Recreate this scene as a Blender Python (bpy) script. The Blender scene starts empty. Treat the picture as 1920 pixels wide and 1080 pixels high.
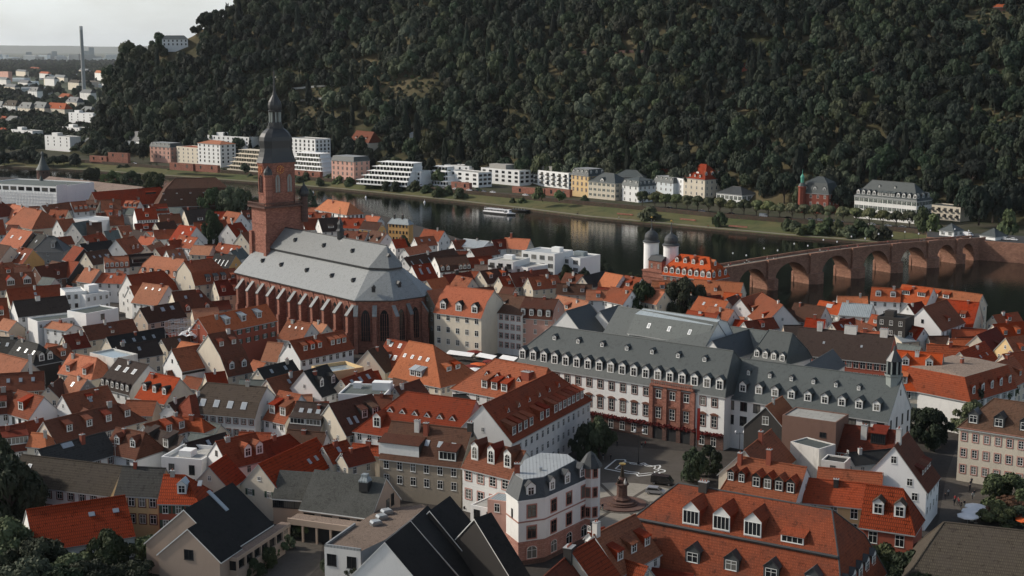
import bpy, math, random
from mathutils import Vector, Matrix
import numpy as np
rad = math.radians
S = bpy.context.scene
COL = S.collection
RN = random.Random(11)
# ------------------------------------------------------------------ camera
CAMZ, FPX, PIT = 100.0, 2667.0, rad(9.54)
cd = bpy.data.cameras.new('camera'); cd.lens = 50.0; cd.sensor_width = 36.0
cd.clip_start = 5.0; cd.clip_end = 90000.0
cam = bpy.data.objects.new('camera', cd); COL.objects.link(cam)
cam.location = (0, 0, CAMZ); cam.rotation_euler = (rad(90) - PIT, 0, 0)
S.camera = cam
# ------------------------------------------------------------------ world, sun, exposure
SUN_AZ = Vector((-0.95, 0.20, 0)).normalized()   # horizontal direction towards the sun (left)
SUN_EL = rad(33)
SKYUP = 0.08                                       # cloud cover overhead
W = bpy.data.worlds.new('World'); S.world = W; W.use_nodes = True
nt = W.node_tree; nt.nodes.clear()
sky = nt.nodes.new('ShaderNodeTexSky'); sky.sky_type = 'NISHITA'; sky.sun_disc = False
sky.sun_elevation = SUN_EL; sky.sun_rotation = math.atan2(SUN_AZ.x, SUN_AZ.y)
sky.air_density = 1.0; sky.dust_density = 2.5; sky.ozone_density = 1.0
tc = nt.nodes.new('ShaderNodeTexCoord'); mp = nt.nodes.new('ShaderNodeMapping'); mp.inputs['Scale'].default_value = (3.0, 3.0, 7.0)
nz = nt.nodes.new('ShaderNodeTexNoise'); nz.inputs['Scale'].default_value = 1.6; nz.inputs['Detail'].default_value = 7
nz.inputs['Roughness'].default_value = 0.55
cr = nt.nodes.new('ShaderNodeValToRGB'); cr.color_ramp.elements[0].position = 0.34; cr.color_ramp.elements[1].position = 0.60
cr.color_ramp.elements[0].color = (0.62,) * 3 + (1,); cr.color_ramp.elements[1].color = (1.0,) * 3 + (1,)
sz = nt.nodes.new('ShaderNodeSeparateXYZ'); up = nt.nodes.new('ShaderNodeValToRGB')     # the cloud veil is thick and bright low down, thin overhead
up.color_ramp.elements[0].position = 0.0; up.color_ramp.elements[0].color = (0.97,) * 3 + (1,); up.color_ramp.elements[1].position = 0.27; up.color_ramp.elements[1].color = (SKYUP,) * 3 + (1,)
mu = nt.nodes.new('ShaderNodeMath'); mu.operation = 'MULTIPLY'
mx = nt.nodes.new('ShaderNodeMix'); mx.data_type = 'RGBA'
mx.inputs['B'].default_value = (9.3, 9.9, 10.0, 1)
bg = nt.nodes.new('ShaderNodeBackground'); bg.inputs['Strength'].default_value = 0.095
wo = nt.nodes.new('ShaderNodeOutputWorld')
L = nt.links.new
L(tc.outputs['Generated'], mp.inputs['Vector']); L(mp.outputs['Vector'], nz.inputs['Vector']); L(nz.outputs['Fac'], cr.inputs['Fac'])
L(tc.outputs['Generated'], sz.inputs[0]); L(sz.outputs[2], up.inputs['Fac']); L(cr.outputs['Color'], mu.inputs[0]); L(up.outputs['Color'], mu.inputs[1])
L(mu.outputs[0], mx.inputs['Factor']); L(sky.outputs['Color'], mx.inputs['A']); L(mx.outputs['Result'], bg.inputs['Color'])
L(bg.outputs['Background'], wo.inputs['Surface'])
sl = bpy.data.lights.new('sun', 'SUN'); sl.energy = 2.9; sl.angle = rad(2.0); sl.color = (1.0, 0.93, 0.84)
so = bpy.data.objects.new('sun', sl); COL.objects.link(so)
so.rotation_euler = (-(SUN_AZ * math.cos(SUN_EL) + Vector((0, 0, math.sin(SUN_EL))))).to_track_quat('-Z', 'Y').to_euler()
so.location = (-300, -100, 400)
S.view_settings.view_transform = 'Standard'; S.view_settings.look = 'None'
S.view_settings.exposure = 0.28; S.view_settings.gamma = 1.0; S.view_settings.use_curve_mapping = False
S.cycles.use_denoising = True
S.cycles.max_bounces = 5; S.cycles.diffuse_bounces = 2; S.cycles.glossy_bounces = 3; S.cycles.transparent_max_bounces = 6
S.cycles.volume_bounces = 0; S.cycles.caustics_reflective = False; S.cycles.caustics_refractive = False
# ------------------------------------------------------------------ picture <-> place
_f = Vector((0, math.cos(PIT), -math.sin(PIT))); _u = Vector((0, math.sin(PIT), math.cos(PIT))); _c = Vector((0, 0, CAMZ))
def P(x, y, z=0.0):
    d = Vector(((x - 960) / FPX, 0, 0)) + _u * ((540 - y) / FPX) + _f
    return _c + d * ((z - CAMZ) / d.z)
def PY(x, y, dist):
    d = Vector(((x - 960) / FPX, 0, 0)) + _u * ((540 - y) / FPX) + _f
    return _c + d * (dist / d.y)
def proj(p):
    q = Vector(p) - _c; k = q.dot(_f)
    return 960 + FPX * q.x / k, 540 - FPX * q.dot(_u) / k
# ------------------------------------------------------------------ materials
MAT = {}
def newmat(name):
    m = bpy.data.materials.new(name); m.use_nodes = True; MAT[name] = m
    b = m.node_tree.nodes['Principled BSDF']; b.inputs['Specular IOR Level'].default_value = 0.25
    return m, m.node_tree, b
def nd(t, ty, **k):
    n = t.nodes.new(ty)
    for a, v in k.items():
        if hasattr(n, a): setattr(n, a, v)
        else: n.inputs[a.replace('_', ' ')].default_value = v
    return n
def rgb(c): return (c[0], c[1], c[2], 1)
def mixc(t, fac, a, b, mode='MIX'):
    n = t.nodes.new('ShaderNodeMix'); n.data_type = 'RGBA'; n.blend_type = mode
    for key, v in (('Factor', fac), ('A', a), ('B', b)):
        i = n.inputs[key] if key != 'Factor' else n.inputs[0]
        if key != 'Factor': i = [q for q in n.inputs if q.name == key and q.type == 'RGBA'][0]
        if hasattr(v, 'links') or hasattr(v, 'is_linked'): t.links.new(v, i)
        elif isinstance(v, (int, float)): i.default_value = v
        else: i.default_value = rgb(v)
    return [q for q in n.outputs if q.type == 'RGBA'][0]
def math2(t, op, a, b=None):
    n = t.nodes.new('ShaderNodeMath'); n.operation = op
    for i, v in enumerate((a, b)):
        if v is None: continue
        if isinstance(v, (int, float)): n.inputs[i].default_value = v
        else: t.links.new(v, n.inputs[i])
    return n.outputs[0]
def ramp(t, src, p0, p1, c0=(0, 0, 0), c1=(1, 1, 1)):
    n = t.nodes.new('ShaderNodeValToRGB'); e = n.color_ramp.elements
    e[0].position = p0; e[1].position = p1; e[0].color = rgb(c0); e[1].color = rgb(c1)
    t.links.new(src, n.inputs['Fac']); return n.outputs['Color']
def noise(t, vec, scale, detail=4, rough=0.55):
    n = nd(t, 'ShaderNodeTexNoise'); n.inputs['Scale'].default_value = scale; n.inputs['Detail'].default_value = detail
    n.inputs['Roughness'].default_value = rough
    if vec is not None: t.links.new(vec, n.inputs['Vector'])
    return n.outputs['Fac']
def uvrand(t, world=False):
    """UV in metres, shifted per object so no two surfaces repeat"""
    u = nd(t, 'ShaderNodeTexCoord'); oi = nd(t, 'ShaderNodeObjectInfo')
    s = t.nodes.new('ShaderNodeVectorMath'); s.operation = 'ADD'
    m = math2(t, 'MULTIPLY', oi.outputs['Random'], 300.0)
    c = nd(t, 'ShaderNodeCombineXYZ'); t.links.new(m, c.inputs[0]); t.links.new(m, c.inputs[2])
    t.links.new(u.outputs['UV'], s.inputs[0]); t.links.new(c.outputs[0], s.inputs[1])
    return u.outputs['UV'], s.outputs[0], oi.outputs['Random']
def hsv(t, col, h=None, s=None, v=None):
    n = nd(t, 'ShaderNodeHueSaturation')
    t.links.new(col, n.inputs['Color'])
    for k, x in (('Hue', h), ('Saturation', s), ('Value', v)):
        if x is None: continue
        if isinstance(x, (int, float)): n.inputs[k].default_value = x
        else: t.links.new(x, n.inputs[k])
    return n.outputs['Color']
def bump(t, b, h, strength, dist=0.05):
    n = nd(t, 'ShaderNodeBump'); n.inputs['Strength'].default_value = strength; n.inputs['Distance'].default_value = dist
    t.links.new(h, n.inputs['Height']); t.links.new(n.outputs['Normal'], b.inputs['Normal'])
def maprange(t, v, a, b, c, d):
    n = nd(t, 'ShaderNodeMapRange')
    t.links.new(v, n.inputs[0])
    for i, x in enumerate((a, b, c, d)): n.inputs[i + 1].default_value = x
    return n.outputs[0]
def roofmat(name, col, row=0.42, wid=0.3, moss=0.5, rough=0.8, stripe=0.5, var=0.3, mosscol=(0.035, 0.028, 0.02)):
    m, t, b = newmat(name)
    uv, uvr, rnd = uvrand(t)
    b.inputs['Specular IOR Level'].default_value = 0.12 if rough > .6 else .3
    br = nd(t, 'ShaderNodeTexBrick'); br.offset = 0.5
    br.inputs['Scale'].default_value = 1; br.inputs['Brick Width'].default_value = wid; br.inputs['Row Height'].default_value = row
    br.inputs['Mortar Size'].default_value = min(.12, row * .17); br.inputs['Mortar Smooth'].default_value = 0.6; br.inputs['Bias'].default_value = -0.1
    br.inputs['Color1'].default_value = rgb([c * (1 + var * 0.6) for c in col]); br.inputs['Color2'].default_value = rgb([c * (1 - var) for c in col])
    br.inputs['Mortar'].default_value = rgb([c * (1 - stripe) for c in col])
    t.links.new(uvr, br.inputs['Vector'])
    c = br.outputs['Color']
    n1 = noise(t, uvr, 0.16, 5, 0.65); n2 = noise(t, uvr, 0.9, 4, 0.7)
    c = mixc(t, math2(t, 'MULTIPLY', ramp(t, n1, 0.46, 0.74), moss), c, mosscol)
    c = mixc(t, math2(t, 'MULTIPLY', ramp(t, n2, 0.55, 0.8), moss * 0.7), c, mosscol)
    c = mixc(t, math2(t, 'MULTIPLY', ramp(t, n2, 0.42, 0.2), 0.25), c, [min(1, x * 1.5 + 0.012) for x in col])
    c = hsv(t, c, maprange(t, rnd, 0, 1, 0.494, 0.516), maprange(t, rnd, 0, 1, 1.08, 0.9), maprange(t, math2(t, 'FRACT', math2(t, 'MULTIPLY', rnd, 7.3)), 0, 1, 0.72, 1.2))
    t.links.new(c, b.inputs['Base Color']); b.inputs['Roughness'].default_value = rough
    sp = nd(t, 'ShaderNodeSeparateXYZ'); t.links.new(uv, sp.inputs[0])
    saw = math2(t, 'FRACT', math2(t, 'DIVIDE', sp.outputs[1], row))
    bump(t, b, saw, 0.7 * stripe + 0.15, -.2 * row if row < 2 else -.06)
    return m
def plaster(name, col, var=0.14, rough=0.85, dirt=0.35):
    m, t, b = newmat(name)
    uv, uvr, rnd = uvrand(t)
    mpn = nd(t, 'ShaderNodeMapping'); mpn.inputs['Scale'].default_value = (1, 0.3, 1); t.links.new(uvr, mpn.inputs[0])
    n1 = noise(t, mpn.outputs[0], 0.6, 6, 0.7); n2 = noise(t, uvr, 0.15, 3)
    c = mixc(t, math2(t, 'MULTIPLY', ramp(t, n1, 0.5, 0.78), dirt), col, [x * 0.45 for x in col])
    c = mixc(t, math2(t, 'MULTIPLY', ramp(t, n2, 0.4, 0.7), dirt * 0.5), c, [x * 0.72 for x in col])
    c = hsv(t, c, None, None, maprange(t, rnd, 0, 1, 1 - var, 1 + var * 0.4))
    t.links.new(c, b.inputs['Base Color']); b.inputs['Roughness'].default_value = rough
    return m
def plain(name, col, rough=0.7, metal=0.0, var=0.0, spec=0.25, nscale=1.2):
    m, t, b = newmat(name)
    u = nd(t, 'ShaderNodeTexCoord'); n1 = noise(t, u.outputs['Object'], nscale, 4)
    c = mixc(t, math2(t, 'MULTIPLY', ramp(t, n1, 0.35, 0.75), 0.3 + var), col, [x * 0.62 for x in col])
    t.links.new(c, b.inputs['Base Color']); b.inputs['Roughness'].default_value = rough; b.inputs['Metallic'].default_value = metal
    b.inputs['Specular IOR Level'].default_value = spec
    return m
def masonry(name, col, col2, bw=0.9, bh=0.4, mort=0.5, dirt=0.5):
    m, t, b = newmat(name)
    uv, uvr, rnd = uvrand(t)
    br = nd(t, 'ShaderNodeTexBrick'); br.inputs['Scale'].default_value = 1; br.inputs['Brick Width'].default_value = bw
    br.inputs['Row Height'].default_value = bh; br.inputs['Mortar Size'].default_value = 0.03; br.inputs['Bias'].default_value = 0.0
    br.inputs['Color1'].default_value = rgb(col); br.inputs['Color2'].default_value = rgb(col2); br.inputs['Mortar'].default_value = rgb([x * mort for x in col])
    t.links.new(uvr, br.inputs['Vector'])
    n1 = noise(t, uvr, 0.22, 6, 0.7); n2 = noise(t, uvr, 1.7, 4, 0.7)
    c = mixc(t, math2(t, 'MULTIPLY', ramp(t, n1, 0.45, 0.75), dirt), br.outputs['Color'], [x * 0.4 for x in col])
    c = mixc(t, math2(t, 'MULTIPLY', ramp(t, n2, 0.5, 0.75), dirt * 0.6), c, [x * 0.55 for x in col2])
    t.links.new(c, b.inputs['Base Color']); b.inputs['Roughness'].default_value = 0.9
    bump(t, b, n2, 0.4, 0.08)
    return m
# roof coverings
roofmat('red', (0.27, 0.048, 0.019), row=.55, stripe=.55, var=.22); roofmat('orange', (0.38, 0.084, 0.031), moss=0.3, var=.22); roofmat('salmon', (0.38, 0.125, 0.068), moss=0.3, var=.22)
roofmat('brightred', (0.27, 0.048, 0.017), row=.72, wid=.4, moss=0.12, stripe=0.75, var=.15); roofmat('rust', (0.23, 0.05, 0.022), row=.5, moss=.85, stripe=.5, var=.35, mosscol=(0.03, 0.022, 0.018)); roofmat('darkred', (0.15, 0.031, 0.016), row=.5, moss=0.5, var=.22)
roofmat('brown', (0.09, 0.037, 0.023), moss=0.6); roofmat('darkbrown', (0.05, 0.034, 0.028), moss=0.4)
roofmat('black', (0.020, 0.020, 0.019), moss=0.2, stripe=0.3, mosscol=(0.05, 0.05, 0.045)); roofmat('charcoal', (0.045, 0.044, 0.04), row=.6, stripe=.6, moss=0.4)
roofmat('slate', (0.068, 0.08, 0.076), row=0.28, wid=0.24, moss=0.35, rough=0.55, stripe=0.35, var=0.22, mosscol=(0.05, 0.055, 0.05))
roofmat('paleslate', (0.20, 0.21, 0.205), row=0.3, wid=0.3, moss=0.35, rough=0.38, stripe=0.25, var=0.3, mosscol=(0.17, 0.185, 0.18))
roofmat('darkslate', (0.05, 0.055, 0.055), row=0.28, wid=0.24, moss=0.35, rough=0.5, stripe=0.35, var=0.22, mosscol=(0.025, 0.027, 0.025))
roofmat('mossbrown', (0.068, 0.052, 0.038), row=0.6, stripe=.6, moss=0.8, mosscol=(0.045, 0.035, 0.03))
roofmat('sheet', (0.30, 0.34, 0.35), row=40, wid=0.6, moss=0.35, rough=0.4, stripe=0.55, var=0.1, mosscol=(0.16, 0.17, 0.16))
roofmat('zinc', (0.36, 0.375, 0.37), row=40, wid=0.7, moss=0.5, rough=0.42, stripe=0.5, var=0.12, mosscol=(0.2, 0.21, 0.2))
roofmat('greenfelt', (0.10, 0.115, 0.105), row=30, wid=1.0, moss=0.4, rough=0.8, stripe=0.2, var=0.1)
roofmat('gravel', (0.22, 0.165, 0.13), row=0.2, wid=0.2, moss=0.35, rough=0.95, stripe=0.3, var=0.6)
roofmat('speckled', (0.055, 0.056, 0.05), row=0.25, wid=0.25, moss=0.4, rough=0.85, stripe=0.2, var=0.5, mosscol=(0.12, 0.12, 0.11))
roofmat('concrete', (0.33, 0.32, 0.29), row=3, wid=3, moss=0.4, rough=0.9, stripe=0.3, var=0.08)
roofmat('stonebrown', (0.21, 0.145, 0.12), row=0.5, wid=0.5, moss=0.5, rough=0.9, stripe=0.3)
# walls
plaster('white', (0.74, 0.73, 0.69)); plaster('cream', (0.66, 0.59, 0.47)); plaster('beige', (0.50, 0.40, 0.31)); plaster('ochre', (0.60, 0.36, 0.14))
plaster('yellow', (0.66, 0.48, 0.25)); plaster('grey', (0.32, 0.31, 0.28)); plaster('taupe', (0.34, 0.29, 0.22)); plaster('pink', (0.58, 0.34, 0.27))
plaster('redwall', (0.33, 0.09, 0.055)); plaster('darkwall', (0.05, 0.045, 0.04)); plaster('brownwall', (0.17, 0.10, 0.075)); plaster('clean', (0.80, 0.80, 0.77), dirt=0.15)
plaster('bluewhite', (0.66, 0.71, 0.72)); plaster('tan', (0.42, 0.32, 0.245), dirt=0.2); plaster('stained', (0.62, 0.60, 0.55), dirt=0.75)
masonry('sandstone', (0.37, 0.165, 0.115), (0.22, 0.088, 0.062), dirt=.6); masonry('paleredstone', (0.44, 0.235, 0.18), (0.34, 0.16, 0.12))
masonry('darkstone', (0.15, 0.085, 0.065), (0.10, 0.06, 0.05)); masonry('redbrick', (0.30, 0.085, 0.055), (0.22, 0.06, 0.04), 0.5, 0.2)
masonry('bridgestone', (0.36, 0.19, 0.125), (0.24, 0.118, 0.08), 1.1, 0.5, 0.5, 0.6)
# trim and small things
plain('trimwhite', (0.72, 0.72, 0.68), 0.5); plain('trimbrown', (0.17, 0.075, 0.05), 0.8); plain('trimpink', (0.42, 0.20, 0.155), 0.8)
plain('trimdark', (0.03, 0.03, 0.03), 0.6); plain('shuttergreen', (0.045, 0.075, 0.055), 0.7); plain('shuttergrey', (0.27, 0.30, 0.28), 0.7)
plain('copper', (0.10, 0.36, 0.26), 0.6); plain('lead', (0.042, 0.044, 0.044), 0.42, 0.2, spec=0.4); plain('gold', (0.75, 0.48, 0.12), 0.35, 0.9)
plain('ironblack', (0.02, 0.02, 0.02), 0.5); plain('steel', (0.42, 0.44, 0.45), 0.35, 0.8); plain('brickred', (0.26, 0.075, 0.045), 0.9)
plain('bark', (0.06, 0.045, 0.035), 0.95); plain('paintwhite', (0.8, 0.8, 0.8), 0.3, spec=0.5); plain('paintblack', (0.012, 0.012, 0.014), 0.2, spec=0.6)
plain('paintsilver', (0.45, 0.46, 0.48), 0.3, 0.6, spec=0.5); plain('paintred', (0.45, 0.03, 0.02), 0.35, spec=0.5); plain('paintgreen', (0.05, 0.35, 0.24), 0.4)
plain('rubber', (0.015, 0.015, 0.015), 0.8); plain('canvaswhite', (0.78, 0.78, 0.76), 0.8); plain('canvasorange', (0.62, 0.12, 0.03), 0.8); plain('canvasred', (0.16, 0.022, 0.015), 0.8)
plain('skin', (0.5, 0.3, 0.22), 0.6); plain('clothdark', (0.02, 0.022, 0.03), 0.9); plain('clothlight', (0.5, 0.5, 0.48), 0.9); plain('clothred', (0.35, 0.05, 0.05), 0.9)
plain('ivyred', (0.13, 0.018, 0.016), 0.9, var=0.5, nscale=0.6); plain('bronze', (0.05, 0.04, 0.03), 0.5, 0.5); plain('concretegrey', (0.34, 0.35, 0.34), 0.9)
plain('glasspanel', (0.30, 0.36, 0.38), 0.15, 0.2, spec=0.6); plain('skyglass', (0.34, 0.37, 0.38), 0.12, 0.0, spec=0.9); plain('scaffold', (0.55, 0.58, 0.58), 0.6)
def glassmat():
    m, t, b = newmat('glass'); oi = nd(t, 'ShaderNodeObjectInfo')
    f = math2(t, 'GREATER_THAN', oi.outputs['Random'], 0.72)
    c = mixc(t, f, (0.014, 0.016, 0.018), (0.13, 0.125, 0.11))
    t.links.new(c, b.inputs['Base Color']); b.inputs['Roughness'].default_value = 0.08; b.inputs['Specular IOR Level'].default_value = 0.5
glassmat()
# ------------------------------------------------------------------ mesh building
class MB:
    def __init__(s): s.v = []; s.f = []; s.m = []; s.u = []
    def face(s, pts, m=0, sm=False):
        i = len(s.v); pts = [Vector(p) for p in pts]
        s.v += [p[:] for p in pts]; s.f.append(tuple(range(i, i + len(pts)))); s.m.append(m)
        n = Vector((0, 0, 0))
        for k in range(len(pts)):
            a, b = pts[k], pts[(k + 1) % len(pts)]; n += a.cross(b)
        if n.length < 1e-9: n = Vector((0, 0, 1))
        n.normalize()
        h = Vector((0, 0, 1)).cross(n)
        h = Vector((1, 0, 0)) if h.length < 0.05 else h.normalized()
        w = n.cross(h)
        s.u += [(p.dot(h), p.dot(w)) for p in pts]
    def box(s, a, b, m=0, skip=''):
        x0, y0, z0 = a; x1, y1, z1 = b
        if x0 > x1: x0, x1 = x1, x0
        if y0 > y1: y0, y1 = y1, y0
        q = {'d': [(x0, y1, z0), (x1, y1, z0), (x1, y0, z0), (x0, y0, z0)], 'u': [(x0, y0, z1), (x1, y0, z1), (x1, y1, z1), (x0, y1, z1)],
             'f': [(x0, y0, z0), (x1, y0, z0), (x1, y0, z1), (x0, y0, z1)], 'b': [(x1, y1, z0), (x0, y1, z0), (x0, y1, z1), (x1, y1, z1)],
             'l': [(x0, y1, z0), (x0, y0, z0), (x0, y0, z1), (x0, y1, z1)], 'r': [(x1, y0, z0), (x1, y1, z0), (x1, y1, z1), (x1, y0, z1)]}
        for k in q:
            if k not in skip: s.face(q[k], m)
    def prism(s, poly, z0, z1, m=0, mt=None, bot=True):
        """closed upright prism over a polygon (counter-clockwise seen from above); z0/z1 may be lists"""
        n = len(poly); a = z0 if isinstance(z0, (list, tuple)) else [z0] * n; b = z1 if isinstance(z1, (list, tuple)) else [z1] * n
        for i in range(n):
            j = (i + 1) % n
            s.face([(*poly[i], a[i]), (*poly[j], a[j]), (*poly[j], b[j]), (*poly[i], b[i])], m)
        s.face([(*poly[i], b[i]) for i in range(n)], m if mt is None else mt)
        if bot: s.face([(*poly[i], a[i]) for i in reversed(range(n))], m)
    def extr(s, poly, axis_a, axis_b, o, w, m=0):
        """poly of (a,b) in the plane axis_a/axis_b at origin o, extruded by vector w"""
        o = Vector(o); A = Vector(axis_a); B = Vector(axis_b); w = Vector(w)
        p = [o + A * a + B * b for a, b in poly]; n = len(p)
        nn = A.cross(B)
        if nn.dot(w) > 0: p.reverse()
        s.face(p, m); s.face([q + w for q in reversed(p)], m)
        for i in range(n):
            j = (i + 1) % n
            s.face([p[j], p[i], p[i] + w, p[j] + w], m)
    def lathe(s, prof, n=12, c=(0, 0), m=0, ph=0.0, sx=1.0):
        for k in range(len(prof) - 1):
            (r0, z0), (r1, z1) = prof[k], prof[k + 1]
            for i in range(n):
                a0 = ph + 2 * math.pi * i / n; a1 = ph + 2 * math.pi * (i + 1) / n
                p = [(c[0] + r * math.cos(a) * sx, c[1] + r * math.sin(a), z) for r, a, z in ((r0, a0, z0), (r0, a1, z0), (r1, a1, z1), (r1, a0, z1))]
                if r0 < 1e-6: p = [p[0], p[2], p[3]]
                elif r1 < 1e-6: p = p[:3]
                s.face(p, m)
    def tube(s, a, b, r, n=6, m=0, r2=None):
        a = Vector(a); b = Vector(b); d = (b - a).normalized()
        x = d.orthogonal().normalized(); y = d.cross(x); r2 = r if r2 is None else r2
        for i in range(n):
            t0 = 2 * math.pi * i / n; t1 = 2 * math.pi * (i + 1) / n
            e0 = x * math.cos(t0) + y * math.sin(t0); e1 = x * math.cos(t1) + y * math.sin(t1)
            s.face([a + e0 * r, a + e1 * r, b + e1 * r2, b + e0 * r2], m)
        s.face([a + (x * math.cos(-6.2832 * i / n) + y * math.sin(-6.2832 * i / n)) * r for i in range(n)], m)
        s.face([b + (x * math.cos(6.2832 * i / n) + y * math.sin(6.2832 * i / n)) * r2 for i in range(n)], m)
    def mesh(s, name, mats, smooth=False, weld=False):
        me = bpy.data.meshes.new(name); me.from_pydata(s.v, [], s.f)
        for q in mats: me.materials.append(MAT[q])
        me.polygons.foreach_set('material_index', s.m)
        uv = me.uv_layers.new(name='UVMap'); uv.data.foreach_set('uv', [c for p in s.u for c in p])
        if smooth: me.polygons.foreach_set('use_smooth', [True] * len(s.f))
        if weld:
            import bmesh
            bm = bmesh.new(); bm.from_mesh(me); bmesh.ops.remove_doubles(bm, verts=bm.verts, dist=0.002); bm.to_mesh(me); bm.free()
        me.update(); return me
def ob(name, me, parent=None, loc=(0, 0, 0), rz=0.0, sc=None, label=None):
    o = bpy.data.objects.new(name, me); COL.objects.link(o)
    o.location = loc; o.rotation_euler = (0, 0, rz)
    if sc: o.scale = sc
    if parent is not None: o.parent = parent
    if label: o['label'] = label
    return o
def tag(o, label, cat, group=None, kind=None):
    if label: o['label'] = label
    if cat: o['category'] = cat
    if group: o['group'] = group
    if kind or cat: o['kind'] = kind or 'thing'
    return o
def thing(name, label, cat, loc, rz=0.0, group=None):
    o = ob(name, None, None, loc, rz); o.empty_display_size = 0.5
    return tag(o, label, cat, group)
def setting(name, mb, mats, smooth=False, kind='structure'):
    return tag(ob(name, mb.mesh(name, mats, smooth)), None, None, None, kind)
def copy_tree(o, parent=None):
    c = o.copy(); COL.objects.link(c)
    if parent is not None: c.parent = parent
    for ch in list(o.children): copy_tree(ch, c)
    return c
# ------------------------------------------------------------------ windows
WIN = {}
KINDS = {  # frame, surround material (or None), surround width, bars (v, h), shutters, arched head
    'plain': ('trimwhite', None, 0, 1, 1, None, 0), 'brown': ('trimwhite', 'trimbrown', .22, 1, 1, None, 0), 'pink': ('trimwhite', 'trimpink', .2, 1, 2, None, 0),
    'pinkdark': ('trimbrown', 'trimpink', .2, 1, 1, None, 0), 'shutter': ('trimwhite', None, 0, 1, 1, 'shuttergreen', 0), 'greyshutter': ('trimwhite', None, 0, 1, 1, 'shuttergrey', 0),
    'dark': ('trimdark', None, 0, 1, 0, None, 0), 'arch': ('trimwhite', None, 0, 1, 2, None, 1), 'pinkarch': ('trimwhite', 'trimpink', .2, 1, 1, None, 1),
    'hood': ('trimwhite', 'trimbrown', .22, 1, 2, None, 2), 'redtrim': ('trimwhite', 'redwall', .16, 1, 1, None, 0), 'wide': ('trimwhite', None, 0, 3, 0, None, 0),
    'band': ('trimdark', None, 0, 5, 0, None, 0), 'balcony': ('trimdark', None, 0, 2, 0, None, 3)}
def win(kind, w, h):
    k = (kind, round(w, 2), round(h, 2))
    if k in WIN: return WIN[k]
    fr, su, sw, bv, bh, sh, hd = KINDS[kind]; b = MB(); x = w / 2
    mats = ['glass', fr, su or fr, sh or fr]
    top = [(x, h), (-x, h)]
    if hd == 1: top = [(x, h * .78), (x * .7, h * .93), (0, h), (-x * .7, h * .93), (-x, h * .78)]
    b.face([(-x, -.02, 0), (x, -.02, 0)] + [(p[0], -.02, p[1]) for p in top], 0)
    t = .085
    ht = h if hd != 1 else h * .78
    b.box((-x, -.06, 0), (-x + t, 0, ht), 1); b.box((x - t, -.06, 0), (x, 0, ht), 1); b.box((-x + t, -.06, 0), (x - t, 0, t), 1)
    if hd != 1: b.box((-x + t, -.06, h - t), (x - t, 0, h), 1)
    else:
        for i in range(4): b.extr([(top[i][0], top[i][1]), (top[i + 1][0], top[i + 1][1]), (top[i + 1][0] * .84, top[i + 1][1] - .08), (top[i][0] * .84, top[i][1] - .08)], (1, 0, 0), (0, 0, 1), (0, 0, 0), (0, -.06, 0), 1)
    for i in range(bv):
        c = -x + w * (i + 1) / (bv + 1); b.box((c - .04, -.055, t), (c + .04, 0, h * .97 - t), 1)
    for i in range(bh):
        c = h * (.64 if bh == 1 else (i + 1) / (bh + 1)); b.box((-x + t, -.05, c - .035), (x - t, 0, c + .035), 1)
    if su:
        b.box((-x - sw, -.09, -sw), (-x, 0, ht + sw), 2); b.box((x, -.09, -sw), (x + sw, 0, ht + sw), 2)
        b.box((-x, -.12, -sw), (x, 0, 0), 2)
        if hd != 1: b.box((-x, -.09, h), (x, 0, h + sw), 2)
        else: b.extr([(-x, h * .78), (-x, h + sw), (x, h + sw), (x, h * .78), (x * .7, h * .93), (0, h), (-x * .7, h * .93)], (1, 0, 0), (0, 0, 1), (0, 0, 0), (0, -.085, 0), 2)
        if hd == 2: b.extr([(-x - .5, h + sw), (x + .5, h + sw), (x + .3, h + sw + .3), (x * .4, h + sw + .58), (-x * .4, h + sw + .58), (-x - .3, h + sw + .3)], (1, 0, 0), (0, 0, 1), (0, 0, 0), (0, -.3, 0), 2)
    else: b.box((-x - .06, -.12, -.08), (x + .06, 0, 0), 1)
    if sh:
        b.box((-x - w * .55, -.07, 0), (-x - .02, 0, h), 3); b.box((x + .02, -.07, 0), (x + w * .55, 0, h), 3)
    if hd == 3: b.box((-x, -1.3, -.15), (x, 0, 0), 2); b.box((-x, -1.3, 0), (x, -1.24, .9), 2)
    WIN[k] = b.mesh('window', mats); return WIN[k]
SKY = {}
def skylight(w, h):
    if (w, h) not in SKY:
        b = MB(); b.box((-w / 2, 0, 0), (w / 2, h, .12), 1, 'u'); b.face([(-w / 2, 0, .12), (w / 2, 0, .12), (w / 2, h, .12), (-w / 2, h, .12)], 1)
        b.face([(-w / 2 + .1, .1, .13), (w / 2 - .1, .1, .13), (w / 2 - .1, h - .1, .13), (-w / 2 + .1, h - .1, .13)], 0)
        SKY[(w, h)] = b.mesh('skylight', ['skyglass', 'steel'])
    return SKY[(w, h)]
CHM = {}
def chimney(m, w, d, h):
    if (m, w, d, h) not in CHM:
        b = MB(); b.box((-w / 2, -d / 2, -1.6), (w / 2, d / 2, h), 0); b.box((-w / 2 - .08, -d / 2 - .08, h), (w / 2 + .08, d / 2 + .08, h + .12), 1)
        for i in range(max(1, int(w / .5))):
            c = -w / 2 + w * (i + .5) / max(1, int(w / .5)); b.lathe([(.13, h + .12), (.11, h + .5), (0, h + .5)], 7, (c, 0), 2)
        CHM[(m, w, d, h)] = b.mesh('chimney', [m, 'concretegrey', 'brickred'])
    return CHM[(m, w, d, h)]
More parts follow.
